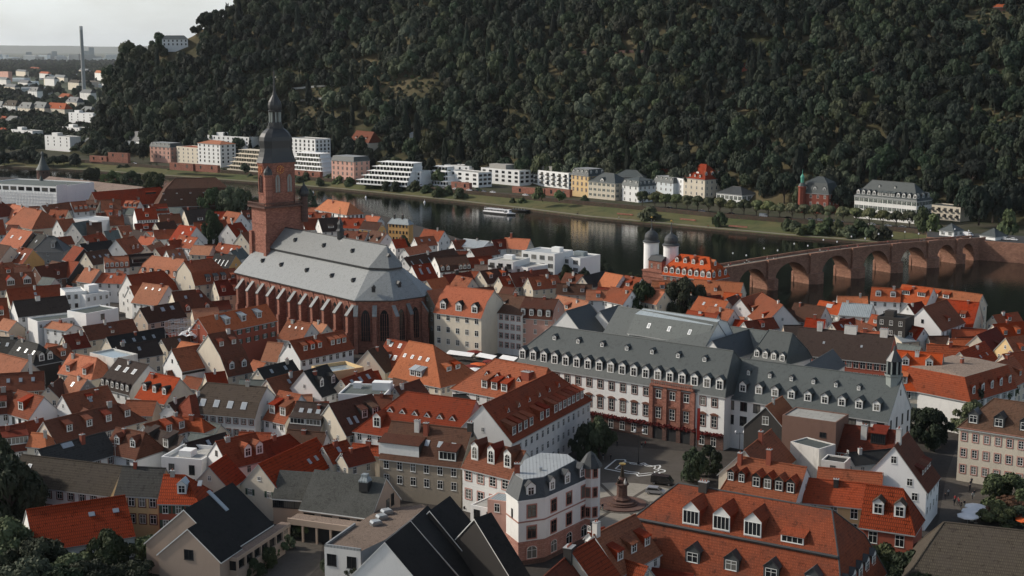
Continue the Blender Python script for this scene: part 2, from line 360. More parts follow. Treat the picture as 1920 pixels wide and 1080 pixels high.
def dormer_mesh(kind, w, h, tan, mr, mc, mf, tilt=None):
    """origin: foot of the front on the roof slope; front faces -y"""
    b = MB(); x = w / 2; e = .16
    if kind == 'shed':
        s = tan * .28 if tilt is None else tilt; yd = h / max(.3, tan - s)
        b.face([(-x, 0, -.3), (x, 0, -.3), (x, 0, h), (-x, 0, h)], 1)
        b.face([(-x, 0, h), (-x, yd, h + s * yd), (-x, 0, -.3)], 2); b.face([(x, 0, -.3), (x, yd, h + s * yd), (x, 0, h)], 2)
        a = [(-x - e, -.3, h - s * .3), (x + e, -.3, h - s * .3), (x + e, yd + .1, h + s * (yd + .1)), (-x - e, yd + .1, h + s * (yd + .1))]
        up = [(p[0], p[1], p[2] + .14) for p in a]
        b.face(up, 0); b.face(list(reversed(a)), 0)
        for i in range(4): j = (i + 1) % 4; b.face([a[i], a[j], up[j], up[i]], 0)
    elif kind == 'tri':
        yd = h / tan
        b.face([(-x, 0, 0), (x, 0, 0), (0, 0, h)], 1)
        b.face([(-x - .1, -.1, -.05), (0, -.1, h + .1), (0, yd, h + .1)], 0); b.face([(0, -.1, h + .1), (x + .1, -.1, -.05), (0, yd, h + .1)], 0)
        b.face([(-x * .55, -.02, .12), (x * .55, -.02, .12), (0, -.02, h * .62)], 3)
    elif kind in ('gable', 'hip', 'arch'):
        rg = w * (.5 if kind == 'gable' else .36); yd = h / tan; yr = (h + rg) / tan
        n = 6 if kind == 'arch' else 2
        top = [(x * math.cos(math.pi * i / n), h + rg * math.sin(math.pi * i / n)) for i in range(n + 1)]
        hipback = .6 * x if kind == 'hip' else 0
        if kind == 'hip':
            b.face([(-x, 0, -.3), (x, 0, -.3), (x, 0, h), (-x, 0, h)], 1)
            b.face([(-x - e, -.2, h), (x + e, -.2, h), (0, x * .8, h + rg)], 0)
        else: b.face([(-x, 0, -.3), (x, 0, -.3)] + [(p[0], 0, p[1]) for p in top], 1)
        b.face([(-x, 0, h), (-x, yd, h), (-x, 0, -.3)], 2); b.face([(x, 0, -.3), (x, yd, h), (x, 0, h)], 2)
        y0 = -.2
        for i in range(n):
            (xa, za), (xb, zb) = top[i], top[i + 1]
            xa *= 1 + e / x; xb *= 1 + e / x
            ya, yb = za / tan + .05, zb / tan + .05
            fa = y0 if kind != 'hip' or i != 0 else -.2
            pa0, pb0 = (xa, y0, za + .03), (xb, y0, zb + .03)
            if kind == 'hip':
                if abs(xb) < 1e-6: pb0 = (0, x * .8, zb + .03)
                if abs(xa) < 1e-6: pa0 = (0, x * .8, za + .03)
            b.face([pa0, (xa, ya, za + .03), (xb, yb, zb + .03), pb0], 0)
            if kind != 'hip': b.face([(xa, y0, za - .12), pa0, pb0, (xb, y0, zb - .12)], 2)
    return b.mesh('dormer', [mr, mf, mc, 'glass'])
# ------------------------------------------------------------------ buildings
DM = {}
LOG = []
INFO = {}
def bld(name, label, cat, o, ang, L, D, z0, ze, lev, rm, wm, group=None, win_f=None, win_a=None, win_b=None, dm=(), sk=(), ch=(),
        ov=0.4, rm2=None, cap=True, attic=None, flat=None, thick=0.26, cornice=None, edge='concretegrey'):
    """rectangular building in its own frame: x along the ridge, -y towards the front. lev = roof rings above the eave (z, inset y, inset end a, inset end b)"""
    r = thing(name, label, cat, (o[0], o[1], z0), ang, group)
    INFO[r.name] = (L, D, ze - z0)
    ze -= z0; lev = [(z - z0, iy, ia, ib) for z, iy, ia, ib in lev]
    w = MB()
    w.face([(0, 0, 0), (L, 0, 0), (L, 0, ze), (0, 0, ze)], 0); w.face([(L, D, 0), (0, D, 0), (0, D, ze), (L, D, ze)], 0)
    rings = [(ze, 0, 0, 0)] + list(lev)
    if flat is not None:
        ph = flat.get('ph', .5)
        for x, s in ((0, -1), (L, 1)):
            p = [(x, 0, 0), (x, D, 0), (x, D, ze), (x, 0, ze)]; w.face(p if s > 0 else p[::-1], 0)
        w.box((0, 0, ze), (L, .3, ze + ph), 0, 'd'); w.box((0, D - .3, ze), (L, D, ze + ph), 0, 'd')
        w.box((0, .3, ze), (.3, D - .3, ze + ph), 0, 'd'); w.box((L - .3, .3, ze), (L, D - .3, ze + ph), 0, 'd')
        if flat.get('bands'):
            for zb, out in flat['bands']: w.box((-.2, -out, zb - .25), (L + .2, 0, zb + .75), 1, 'b')
    else:
        for x, key, s in ((0, 2, -1), (L, 3, 1)):
            n = 1
            while n < len(rings) and rings[n][key] == 0: n += 1
            p = [(x, 0, 0), (x, D, 0)] + [(x, D - q[1], q[0]) for q in rings[:n]] + [(x, q[1], q[0]) for q in reversed(rings[:n]) if abs(q[1] - D / 2) > .01]
            w.face(p if s > 0 else p[::-1], 0)
    if cornice: w.box((-.25, -.25, ze - .5), (L + .25, -.002, ze - .05), 1)
    ob('wall', w.mesh('wall', [wm, cornice or 'concretegrey']), r)
    # roof
    if flat is not None:
        b = MB(); b.face([(.3, .3, ze + .06), (L - .3, .3, ze + .06), (L - .3, D - .3, ze + .06), (.3, D - .3, ze + .06)], 0)
        for (x, y, a, c, h) in flat.get('huts', ()): b.box((x - a / 2, y - c / 2, ze + .07), (x + a / 2, y + c / 2, ze + h), 1, 'd')
        ob('roof', b.mesh('roof', [rm, flat.get('hm', wm)]), r)
    else:
        b = MB(); sl = [(rings[k + 1][0] - rings[k][0]) / max(.05, rings[k + 1][1] - rings[k][1]) for k in range(len(lev))]
        R2 = []
        for k, (z, iy, ia, ib) in enumerate(rings):
            yo = -ov if k == 0 else 0; dz = -ov * min(sl[0], 1.2) if k == 0 else 0
            ga = ia == 0 and all(q[2] == 0 for q in rings[:k + 1]) and (k > 0 or len(rings) < 2 or rings[1][2] == 0)
            gb = ib == 0 and all(q[3] == 0 for q in rings[:k + 1]) and (k > 0 or len(rings) < 2 or rings[1][3] == 0)
            xa = ia - (.18 if ga else (ov if k == 0 else 0)); xb = L - ib + (.18 if gb else (ov if k == 0 else 0))
            yy = iy + yo
            R2.append((z + dz + .12, yy, xa, xb))
        top = []
        for k in range(len(R2) - 1):
            (z1, y1, a1, b1), (z2, y2, a2, b2) = R2[k], R2[k + 1]; mi = 0 if (k == 0 or rm2 is None) else 1
            ridge = abs(y2 - D / 2) < .01
            top.append(([(a1, y1, z1), (b1, y1, z1), (b2, y2, z2), (a2, y2, z2)], mi))
            top.append(([(b1, D - y1, z1), (a1, D - y1, z1), (a2, D - y2, z2), (b2, D - y2, z2)], mi))
            if rings[k + 1][2] > rings[k][2]: top.append(([(a1, D - y1, z1), (a1, y1, z1), (a2, y2, z2)] + ([] if ridge else [(a2, D - y2, z2)]), mi))
            if rings[k + 1][3] > rings[k][3]: top.append(([(b1, y1, z1), (b1, D - y1, z1), (b2, D - y2, z2)] + ([] if ridge else [(b2, y2, z2)]), mi))
        z, y, a, c = R2[-1]
        if abs(y - D / 2) >= .01: top.append(([(a, y, z), (c, y, z), (c, D - y, z), (a, D - y, z)], 2))
        edges = {}
        for p, mi in top:
            b.face(p, mi)
            b.face([(q[0], q[1], q[2] - thick) for q in reversed(p)], 3)
            for i in range(len(p)):
                e = (tuple(round(t, 3) for t in p[i]), tuple(round(t, 3) for t in p[(i + 1) % len(p)]))
                if (e[1], e[0]) in edges: del edges[(e[1], e[0])]
                else: edges[e] = 1
        for (p, q) in edges: b.face([p, (p[0], p[1], p[2] - thick), (q[0], q[1], q[2] - thick), q], 3)
        if cap:   # ridge and hip tiles
            zt, yt, at, bt = R2[-1]
            if abs(yt - D / 2) < .01: b.tube((at, yt, zt + .02), (bt, yt, zt + .02), .17, 5, 4)
            for k in range(len(R2) - 1):
                (z1, y1, a1, b1), (z2, y2, a2, b2) = R2[k], R2[k + 1]
                for key, xa, xb in ((2, a1, a2), (3, b1, b2)):
                    if rings[k + 1][key] > rings[k][key]:
                        b.tube((xa, y1, z1 + .02), (xb, y2, z2 + .02), .15, 5, 4); b.tube((xa, D - y1, z1 + .02), (xb, D - y2, z2 + .02), .15, 5, 4)
        ob('roof', b.mesh('roof', [rm, rm2 or rm, 'zinc', edge, rm if cap in (True, False) else cap]), r)
    # windows
    def rows(spec, side):
        if not spec: return
        for q in (spec if isinstance(spec, list) else [spec]):
            nr, nc, kind, ww, wh = q[:5]; fl = q[5] if len(q) > 5 else 3.2; top0 = q[6] if len(q) > 6 else .55; x0 = q[7] if len(q) > 7 else 0; x1 = q[8] if len(q) > 8 else None
            me = win(kind, ww, wh); ln = L if side == 'f' else D; x1 = ln if x1 is None else x1
            for i in range(nr):
                z = ze - top0 - wh - i * fl
                if z < .3: break
                for j in range(nc):
                    c = x0 + (x1 - x0) * (j + .5) / nc
                    lo, rz = {'f': ((c, 0, z), 0), 'a': ((0, ln - c, z), -math.pi / 2), 'b': ((L, c, z), math.pi / 2)}[side]
                    ob('window', me, r, lo, rz)
    rows(win_f, 'f'); rows(win_a, 'a'); rows(win_b, 'b')
    # dormers, skylights, chimneys
    def slope(side, k, t):
        (z1, y1, a1, b1), (z2, y2, a2, b2) = rings[k], rings[k + 1]
        z = z1 + (z2 - z1) * t
        if side == 'f': return y1 + (y2 - y1) * t, z, (z2 - z1) / max(.1, y2 - y1)
        if side == 'a': return a1 + (a2 - a1) * t, z, (z2 - z1) / max(.1, a2 - a1)
        return b1 + (b2 - b1) * t, z, (z2 - z1) / max(.1, b2 - b1)
    for q in dm:
        side, k, t, xs, kind, ww, wh = q[:7]; mr = (q[7] if len(q) > 7 else None) or rm; mf = q[8] if len(q) > 8 else 'trimwhite'; wk = q[9] if len(q) > 9 else 'plain'; tilt = q[10] if len(q) > 10 else None
        y, z, tn = slope(side, k, t)
        key = (kind, ww, wh, round(tn, 2), mr, mf, tilt)
        if key not in DM: DM[key] = dormer_mesh(kind, ww, wh, tn, mr, 'darkwall' if mr in ('black', 'darkbrown', 'brown', 'charcoal', 'slate', 'darkslate', 'paleslate') else mr, mf, tilt)
        ln = L if side == 'f' else D
        if isinstance(xs, int): xs = [ln * (i + .5) / xs for i in range(xs)]
        elif isinstance(xs, tuple): xs = [ln * (xs[1] + (xs[2] - xs[1]) * (i + .5) / xs[0]) for i in range(xs[0])]
        for x in xs:
            lo, rz = {'f': ((x, y, z), 0), 'a': ((y, ln - x, z), -math.pi / 2), 'b': ((L - y, x, z), math.pi / 2)}[side]
            d = ob('dormer', DM[key], r, (lo[0], lo[1], lo[2] + .12), rz)
            if kind != 'tri' and wk:
                a, c = ww * (.92 if wk in ('wide', 'band') else .74), wh * .8
                ob('window', win(wk, round(a, 2), round(c, 2)), d, (0, 0, wh * .1))
    for q in sk:
        k, t, xs, ww, wh = q[:5]
        y, z, tn = slope('f', k, t); an = math.atan(tn)
        if isinstance(xs, int): xs = [L * (i + .5) / xs for i in range(xs)]
        elif isinstance(xs, tuple): xs = [L * (xs[1] + (xs[2] - xs[1]) * (i + .5) / xs[0]) for i in range(xs[0])]
        for x in xs:
            s = ob('skylight', skylight(ww, wh), r, (x, y, z + .13)); s.rotation_euler = (an, 0, 0)
    for q in ch:
        x, t, m, ww, dd, hh = q[:6]
        side, tt = 1, t
        y = D * .5 * t if t <= 1 else D - D * .5 * (2 - t)
        zz = None
        yy = min(y, D - y)
        for k in range(len(rings) - 1):
            if rings[k][1] <= yy <= rings[k + 1][1] + .01:
                zz = rings[k][0] + (rings[k + 1][0] - rings[k][0]) * (yy - rings[k][1]) / max(.01, rings[k + 1][1] - rings[k][1])
        if zz is None: zz = rings[-1][0]
        ob('chimney', chimney(m, ww, dd, hh), r, (x * L, y, zz))
    return r
def H(ax, ay, bx, by, ey, rm, wm, label, ze=8.0, t=1.05, w=None, ha=0, hb=0, my=None, tu=.75, kh=None, name='town_house', cat='house', z0=0, group=None, L2=None, **k):
    """house from its ridge (picture points A left, B right) and the picture height of the eave below the ridge's middle"""
    zr = ze + 6
    for _ in range(12):
        A, B = P(ax, ay, zr), P(bx, by, zr); d = (B - A); LL = d.length; d.normalize(); n = Vector((d.y, -d.x, 0)); M = (A + B) / 2
        def solve(M, z, tt, goal, lo=.3, hi=16):
            for _ in range(40):
                c = (lo + hi) / 2; q = M + n * c
                if proj((q.x, q.y, z - c * tt))[1] < goal: lo = c
                else: hi = c
            return (lo + hi) / 2
        if w is not None: wu = None; ww = w; rise = w * t
        elif my:
            wu = solve(M, zr, tu, my); q = M + n * wu
            wl = solve(q, zr - wu * tu, t, ey, .1, 6); ww = wu + wl; rise = wu * tu + wl * t
        else: wu = None; ww = solve(M, zr, t, ey); rise = ww * t
        zr = zr * .4 + (ze + rise) * .6
    if wu is None and my: my = None
    HA, HB = ha * ww, hb * ww
    if L2: LL = L2
    o = A - d * HA + n * ww
    Lt = LL + HA + HB; D = 2 * ww; ze2 = zr - rise
    if wu is not None:
        wl = ww - wu; fa = HA / ww; fb = HB / ww
        lev = [(ze2 + wl * t, wl, wl * min(1, fa) if ha else 0, wl * min(1, fb) if hb else 0), (zr, ww, HA, HB)]
    elif kh:   # half-hipped gables: upright until kh of the rise
        lev = [(ze2 + rise * kh, ww * kh, 0, 0), (zr, ww, ww * (1 - kh) * .8, ww * (1 - kh) * .8)]
    else: lev = [(zr, ww, HA, HB)]
    LOG.append((label, round(ze2, 1), round(zr, 1), round(Lt, 1), round(D, 1), round(o.y)))
    r = bld(name, label, cat, o, math.atan2(d.y, d.x), Lt, D, z0, ze2, lev, rm, wm, group, **k)
    return r
def FB(ax, ay, bx, by, ty, depth, rm, wm, label, roof='flat', rise=0, ha=0, hb=0, my=0, z0=0, name='villa', cat='house', **k):
    """building from its front wall's foot (picture points, on ground z0) and the picture height of its eave above A"""
    A, B = P(ax, ay, z0), P(bx, by, z0); d = B - A; LL = d.length; d.normalize()
    lo, hi = 1, 60
    for _ in range(40):
        c = (lo + hi) / 2
        if proj((A.x, A.y, z0 + c))[1] > ty: lo = c
        else: hi = c
    ze = z0 + lo; D = depth
    if roof == 'flat': lev = []; k.setdefault('flat', {})
    elif roof == 'hip': lev = [(ze + rise, D / 2, ha * D / 2, hb * D / 2)]
    elif roof == 'mansard':
        i = my * .32; lev = [(ze + my, i, i if ha else 0, i if hb else 0)]
        if rise: lev.append((ze + my + rise, D / 2, (ha * D / 2) if ha else 0, (hb * D / 2) if hb else 0))
    LOG.append((label, round(ze, 1), 0, round(LL, 1), D, round(A.y)))
    return bld(name, label, cat, A, math.atan2(d.y, d.x), LL, D, z0, ze, lev, rm, wm, **k)
def BX(ax, ay, bx, by, ztop, depth, rm, wm, label, z0=0, name='flat_roofed_house', cat='house', **k):
    """flat-roofed block from the picture points of its front roof edge, at height ztop"""
    A, B = P(ax, ay, ztop), P(bx, by, ztop); d = B - A; LL = d.length; d.normalize()
    k.setdefault('flat', {})
    return bld(name, label, cat, A, math.atan2(d.y, d.x), LL, depth, z0, ztop - k['flat'].get('ph', .5), [], rm, wm, **k)
# ------------------------------------------------------------------ setting: ground, river, far bank, hill, plain
def groundmat(name, c1, c2, c3, s=0.02, s2=0.25, rough=0.95):
    m, t, b = newmat(name); u = nd(t, 'ShaderNodeTexCoord'); o = u.outputs['Object']
    c = mixc(t, ramp(t, noise(t, o, s, 6, .6), .38, .62), c1, c2); c = mixc(t, ramp(t, noise(t, o, s2, 5, .65), .5, .72), c, c3)
    t.links.new(c, b.inputs['Base Color']); b.inputs['Roughness'].default_value = rough
    b.inputs['Specular IOR Level'].default_value = .1; return m
groundmat('cobbles', (0.06, 0.053, 0.046), (0.045, 0.04, 0.036), (0.075, 0.066, 0.056), .03, .6)
groundmat('meadow', (0.075, 0.088, 0.036), (0.12, 0.105, 0.05), (0.05, 0.062, 0.028), .03, .2)
groundmat('gardenground', (0.04, 0.045, 0.022), (0.07, 0.062, 0.045), (0.03, 0.036, 0.018), .05, .3)
groundmat('asphalt', (0.062, 0.062, 0.062), (0.05, 0.05, 0.05), (0.075, 0.073, 0.07), .03, .5)
groundmat('woodfloor', (0.035, 0.036, 0.017), (0.11, 0.09, 0.05), (0.016, 0.02, 0.01), .012, .1)
groundmat('plainland', (0.055, 0.075, 0.04), (0.085, 0.09, 0.055), (0.12, 0.12, 0.10), .0009, .012)
groundmat('gravelpath', (0.22, 0.20, 0.16), (0.18, 0.16, 0.13), (0.14, 0.13, 0.10), .05, .4)
groundmat('bankearth', (0.05, 0.05, 0.028), (0.075, 0.065, 0.04), (0.035, 0.04, 0.02), .05, .3)
masonry('wallmoss', (0.10, 0.06, 0.045), (0.045, 0.05, 0.03), 1.2, .5, .5, .7)
def watermat():
    m, t, b = newmat('river_water'); u = nd(t, 'ShaderNodeTexCoord')
    b.inputs['Base Color'].default_value = (0.004, 0.006, 0.0045, 1); b.inputs['Roughness'].default_value = 0.05
    b.inputs['Specular IOR Level'].default_value = 0.45; b.inputs['IOR'].default_value = 1.33
    mpn = nd(t, 'ShaderNodeMapping'); mpn.inputs['Scale'].default_value = (1, 1, 1); t.links.new(u.outputs['Object'], mpn.inputs[0])
    n1 = noise(t, mpn.outputs[0], .55, 3, .6); n2 = noise(t, mpn.outputs[0], .035, 3, .5)
    h = math2(t, 'ADD', n1, math2(t, 'MULTIPLY', n2, .8)); bump(t, b, h, .17, .3)
watermat()
WZ = -6.0
# stations down the far bank, as picture columns: shore, quay path, top of the slope (road edge), inner road edge
ST = [(-420, 283, 266), (-200, 300, 281), (-60, 311, 293), (160, 322, 302), (330, 334, 314.5), (480, 345, 325), (640, 358, 339), (850, 380, 357), (985, 396, 369), (1100, 411, 380),
      (1250, 425, 393), (1330, 433, 401), (1460, 445, 411), (1560, 453, 418), (1700, 464, 430), (1830, 475, 445), (1960, 490, 456), (2300, 520, 486), (2700, 560, 522)]
shore = [P(x, y, WZ) for x, y, q in ST]; road = [P(x, q, 0) for x, y, q in ST]
def off(line, i, d):
    a = line[max(0, i - 1)]; b = line[min(len(line) - 1, i + 1)]; t_ = (b - a); t_.z = 0; t_.normalize(); n = Vector((-t_.y, t_.x, 0))
    return line[i] + n * d
def strip(mb, A, B, m=0):
    for i in range(len(A) - 1): mb.face([A[i], A[i + 1], B[i + 1], B[i]], m)
N = len(ST)
quay0 = [Vector((*shore[i].xy, -4.6)) for i in range(N)]
quay1 = [Vector((*(shore[i] * .93 + road[i] * .07).xy, -4.4)) for i in range(N)]
quay2 = [Vector((*off(quay1, i, 3.0).xy, -4.35)) for i in range(N)]
slope1 = [Vector((*off(road, i, -1.2).xy, -1.6)) for i in range(N)]
rd1 = [off(road, i, 8.0) for i in range(N)]
back = [off(road, i, 130.0) for i in range(N)]
mb = MB(); strip(mb, [Vector((*p.xy, -9)) for p in quay0], quay0, 1); strip(mb, quay0, quay1, 0); strip(mb, [p for p in quay2], slope1, 0)
setting('far_bank_slope', mb, ['meadow', 'wallmoss'])
mb = MB(); strip(mb, quay1, quay2); setting('quay_path', mb, ['gravelpath'])
mb = MB(); strip(mb, [Vector((p.x, p.y, .004)) for p in road], [Vector((p.x, p.y, .004)) for p in rd1]); setting('riverside_road', mb, ['asphalt'])
mb = MB(); strip(mb, [Vector((p.x, p.y, 0)) for p in rd1], [Vector((p.x, p.y, 0)) for p in back]); setting('far_bank_ground', mb, ['gardenground'])
# quay wall under the road: one long retaining wall
mb = MB()
wl0 = [off(road, i, -.6) for i in range(N)]
for i in range(N - 1):
    a, b = wl0[i], wl0[i + 1]; c, d = off(road, i, 0), off(road, i + 1, 0)
    for p, q, z0, z1, z2, z3 in ((a, b, -2.6, -2.6, .95, .95), (c, d, -2.6, -2.6, .95, .95)):
        mb.face([(p.x, p.y, z0), (q.x, q.y, z1), (q.x, q.y, z2), (p.x, p.y, z3)], 0)
    mb.face([(a.x, a.y, .95), (b.x, b.y, .95), (d.x, d.y, .95), (c.x, c.y, .95)], 1)
o = ob('retaining_wall', mb.mesh('retaining_wall', ['wallmoss', 'darkstone'])); tag(o, 'long dark mossy stone retaining wall holding the riverside road above the grass slope', 'wall')
# river and near bank
mb = MB(); mb.face([(-2500, 420, WZ), (1500, 420, WZ), (1500, 2400, WZ), (-2500, 2400, WZ)]); setting('river', mb, ['river_water'])
NS = [(-500, 318), (-250, 326), (0, 334), (180, 345), (330, 356), (480, 370), (600, 386), (700, 402), (830, 440), (940, 478), (1060, 508), (1180, 532), (1290, 552), (1400, 566), (1500, 596), (1640, 598), (1780, 606), (1920, 618), (2300, 655), (2700, 690)]
near = [P(x, y, -1) for x, y in NS]
mb = MB()
pts = [(p.x, p.y, 0) for p in near]
for i in range(len(pts) - 1):
    mb.face([(pts[i][0], -400, 0), (pts[i + 1][0], -400, 0), pts[i + 1], pts[i]], 0)
    mb.face([pts[i], pts[i + 1], (pts[i + 1][0], pts[i + 1][1], -9), (pts[i][0], pts[i][1], -9)], 1)
mb.face([(-3000, -400, -.0), (pts[0][0], -400, 0), pts[0], (-3000, pts[0][1] + 400, 0)], 0)
setting('town_ground', mb, ['cobbles', 'sandstone'])
# the hill: base line 55 m behind the road, crest falling to the left
CR = [(-300, 305), (60, 296), (130, 290), (165, 276), (185, 255), (200, 215), (216, 160), (235, 128), (260, 117), (290, 103), (330, 92), (370, 74), (400, 54), (440, 36), (480, 14), (540, -25), (640, -90), (800, -160), (2400, -260)]
def lerp_tab(tab, x):
    if x <= tab[0][0]: return tab[0][1]
    for (a, u), (b, v) in zip(tab, tab[1:]):
        if x <= b: return u + (v - u) * (x - a) / (b - a)
    return tab[-1][1]
BASE = []
for i in range(N):
    q = off(road, i, 66); x, y = proj(q); BASE.append((x, math.hypot(q.x, q.y)))
BASE.sort()
from mathutils import noise as mnoise
def hillcol(col):
    """along one bearing: distance of the foot, distance and height of the crest"""
    b = lerp_tab(BASE, col); cy = lerp_tab(CR, col)
    an = math.atan((col - 960) / FPX / math.cos(PIT))
    lo, hi = 0.0, 1500.0
    for _ in range(40):
        m = (lo + hi) / 2; dist = b + m; z = hillz(m)
        if proj((dist * math.sin(an), dist * math.cos(an), z))[1] > cy: lo = m
        else: hi = m
    return b, lo, an
def hillz(m): return 0.50 * m if m < 500 else 250 + .3 * (m - 500)
COLS = [-320 + 20 * i for i in range(132)]
HC = [hillcol(c) for c in COLS]
SUB = 44
def hill_point(i, k):
    b, pk, an = HC[i]
    pk = min(pk, 620)
    m = (k / 30.0) * pk if k <= 30 else pk + (k - 30) * 26
    z = hillz(m) if k <= 30 else hillz(pk) - (m - pk) * .4
    d = b + m; x, y = d * math.sin(an), d * math.cos(an)
    fz = min(1, m / 60.0)
    z += fz * (mnoise.noise((x * .006, y * .006, 0)) * 9 + mnoise.noise((x * .02, y * .02, 3)) * 3) * min(1, max(0, (pk - 25) / 80.0))
    return Vector((x, y, max(z, -12 if k > 30 else -.3)))
HP = [[hill_point(i, k) for k in range(SUB)] for i in range(len(COLS))]
mb = MB()
hv = [p for row in HP for p in row]; hf = []
for i in range(len(COLS) - 1):
    for k in range(SUB - 1): a = i * SUB + k; hf.append((a, a + SUB, a + SUB + 1, a + 1))
me = bpy.data.meshes.new('hill'); me.from_pydata([p[:] for p in hv], [], hf); me.materials.append(MAT['woodfloor']); me.polygons.foreach_set('use_smooth', [True] * len(hf))
tag(ob('hill', me), None, None, None, 'structure')
def hill_at(col, f):
    """point on the hill under picture column col, f from 0 (foot) to 1 (crest)"""
    x = (col - COLS[0]) / 20.0; i = max(0, min(len(COLS) - 2, int(x))); u = min(1, max(0, x - i)); y = f * 30; k = min(SUB - 2, int(y)); v = y - k
    return (HP[i][k] * (1 - u) + HP[i + 1][k] * u) * (1 - v) + (HP[i][k + 1] * (1 - u) + HP[i + 1][k + 1] * u) * v
def hill_px(col, y):
    lo, hi = 0.0, 1.0
    for _ in range(30):
        m = (lo + hi) / 2
        if proj(hill_at(col, m))[1] > y: lo = m
        else: hi = m
    return hill_at(col, lo)
# the plain beyond, out to the horizon, and the pale ridge behind it
mb = MB()
for a in range(12):
    x0, x1 = -30000 + a * 5000, -25000 + a * 5000
    mb.face([(x0, 900, -7.5), (x1, 900, -7.5), (x1, 49500, -7.5), (x0, 49500, -7.5)])
setting('plain', mb, ['plainland'])
mb = MB()
lb = [off(road, i, 40) for i in range(6)]
mb.face([(p.x, p.y, -.06) for p in lb] + [(lb[-1].x - 160, lb[-1].y + 700, -.06), (lb[0].x - 900, lb[0].y + 1500, -.06)]); setting('suburb_ground', mb, ['gardenground'])
mb = MB(); pr = None
for i in range(60):
    x = -26000 + i * 700; h = 330 + 190 * mnoise.noise((i * .13, 0, 0)) + 120 * mnoise.noise((i * .37, 5, 0)) + (140 if 24 < i < 32 else 0); h = max(60, h)
    x *= 1.1; h *= .62; c = (Vector((x, 43500, -8)), Vector((x, 45500, h)), Vector((x, 47500, h * .6)), Vector((x, 49000, -8)))
    if pr:
        for k in range(3): mb.face([pr[k], c[k], c[k + 1], pr[k + 1]])
    pr = c
setting('far_hills', mb, ['plainland'], True)
# ------------------------------------------------------------------ trees
def leafmat(name, col, var=0.5, hue=0.03):
    m, t, b = newmat(name); u = nd(t, 'ShaderNodeTexCoord'); oi = nd(t, 'ShaderNodeObjectInfo')
    g = nd(t, 'ShaderNodeNewGeometry')
    n1 = noise(t, u.outputs['Object'], 2.2, 3, .6)
    c = mixc(t, ramp(t, n1, .35, .7), [x * (1 - var * .6) for x in col], [x * (1 + var * .6) for x in col])
    c = mixc(t, math2(t, 'MULTIPLY', g.outputs['Random Per Island'], .35), c, (col[0] * 1.5, col[1] * 1.35, col[2] * 1.1))
    r = oi.outputs['Random']; r2 = math2(t, 'FRACT', math2(t, 'MULTIPLY', r, 17.3))
    c = hsv(t, c, maprange(t, r, 0, 1, .5 - hue, .5 + hue), maprange(t, r2, 0, 1, .72, 1.1), maprange(t, math2(t, 'FRACT', math2(t, 'MULTIPLY', r, 5.7)), 0, 1, .5, 1.6))
    t.links.new(c, b.inputs['Base Color']); b.inputs['Roughness'].default_value = .7; b.inputs['Specular IOR Level'].default_value = .15
    return m
leafmat('leaf', (0.021, 0.034, 0.0175)); leafmat('leafdark', (0.012, 0.021, 0.013)); leafmat('leafpale', (0.048, 0.064, 0.037)); leafmat('leafolive', (0.04, 0.05, 0.025)); leafmat('leafshade', (0.034, 0.047, 0.023))
leafmat('leafautumn', (0.12, 0.065, 0.02)); leafmat('leafgarden', (0.056, 0.074, 0.034))
nrg = np.random.default_rng(5)
def leafcloud(lobes, n, size, mat, name, trunk=None, flat=.35, wild=.6):
    """many leaf-sized faces over a set of lobes (centre, radius xyz); faces turned roughly outwards"""
    V = []; area = np.array([l[1][0] * l[1][2] for l in lobes]); pk = nrg.choice(len(lobes), n, p=area / area.sum())
    c = np.array([l[0] for l in lobes])[pk]; r = np.array([l[1] for l in lobes])[pk]
    d = nrg.normal(size=(n, 3)); d[:, 2] = np.where(d[:, 2] < -.4, -d[:, 2] * .6, d[:, 2]); d /= np.linalg.norm(d, axis=1)[:, None]
    rr = nrg.uniform(.62, 1.12, n) ** .8
    p = c + d * r * rr[:, None]
    nn = d + nrg.normal(size=(n, 3)) * wild + np.array([0, 0, flat]); nn /= np.linalg.norm(nn, axis=1)[:, None]
    a = np.cross(nn, nrg.normal(size=(n, 3))); a /= np.linalg.norm(a, axis=1)[:, None]; b = np.cross(nn, a)
    s = size * nrg.uniform(.55, 1.35, n)[:, None]
    q = nrg.uniform(.6, 1.0, (n, 1))
    v = np.stack([p - a * s - b * s * q, p + a * s - b * s * q * .6, p + a * s * .7 + b * s, p - a * s * .8 + b * s * q], 1).reshape(-1, 3)
    faces = [tuple(range(4 * i, 4 * i + 4)) for i in range(n)]; mi = [0] * n
    v = v.tolist()
    if trunk:
        b0 = len(v); v += trunk.v; faces += [tuple(i + b0 for i in f) for f in trunk.f]; mi += [1] * len(trunk.f)
    me = bpy.data.meshes.new(name); me.from_pydata(v, [], faces); me.materials.append(MAT[mat])
    if trunk: me.materials.append(MAT['bark']); me.polygons.foreach_set('material_index', mi)
    return me
def broad_lobes(k, w=1.0, h0=.30, h1=1.0, seed=0, lob=.36):
    r = random.Random(seed); out = []
    for i in range(k):
        z = r.random() ** .8; a = i * 2.4 + r.random(); env = math.sin(math.pi * min(1, .18 + z * .80)) ** .7
        q = (w - lob * .8) * env * (.35 + .65 * r.random() ** .5); s = lob * r.uniform(.6, 1.15)
        out.append(((q * math.cos(a), q * math.sin(a), h0 + (h1 - h0 - .12) * z), (s * w, s * w, s * .62 * (h1 - h0) / .7)))
    return out
def trunk_mb(h=.45, r=.045, limbs=5, seed=1):
    b = MB(); q = random.Random(seed); b.tube((0, 0, -.04), (0.01, 0, h * .6), r, 7, 0, r * .75); b.tube((0.01, 0, h * .6), (0, .02, h * 1.3), r * .75, 6, 0, r * .35)
    for i in range(limbs):
        a = i * 2.4; z = h * (.55 + .12 * i); b.tube((0, 0, z), (.38 * math.cos(a), .38 * math.sin(a), z + .22), r * .5, 5, 0, r * .15)
    return b
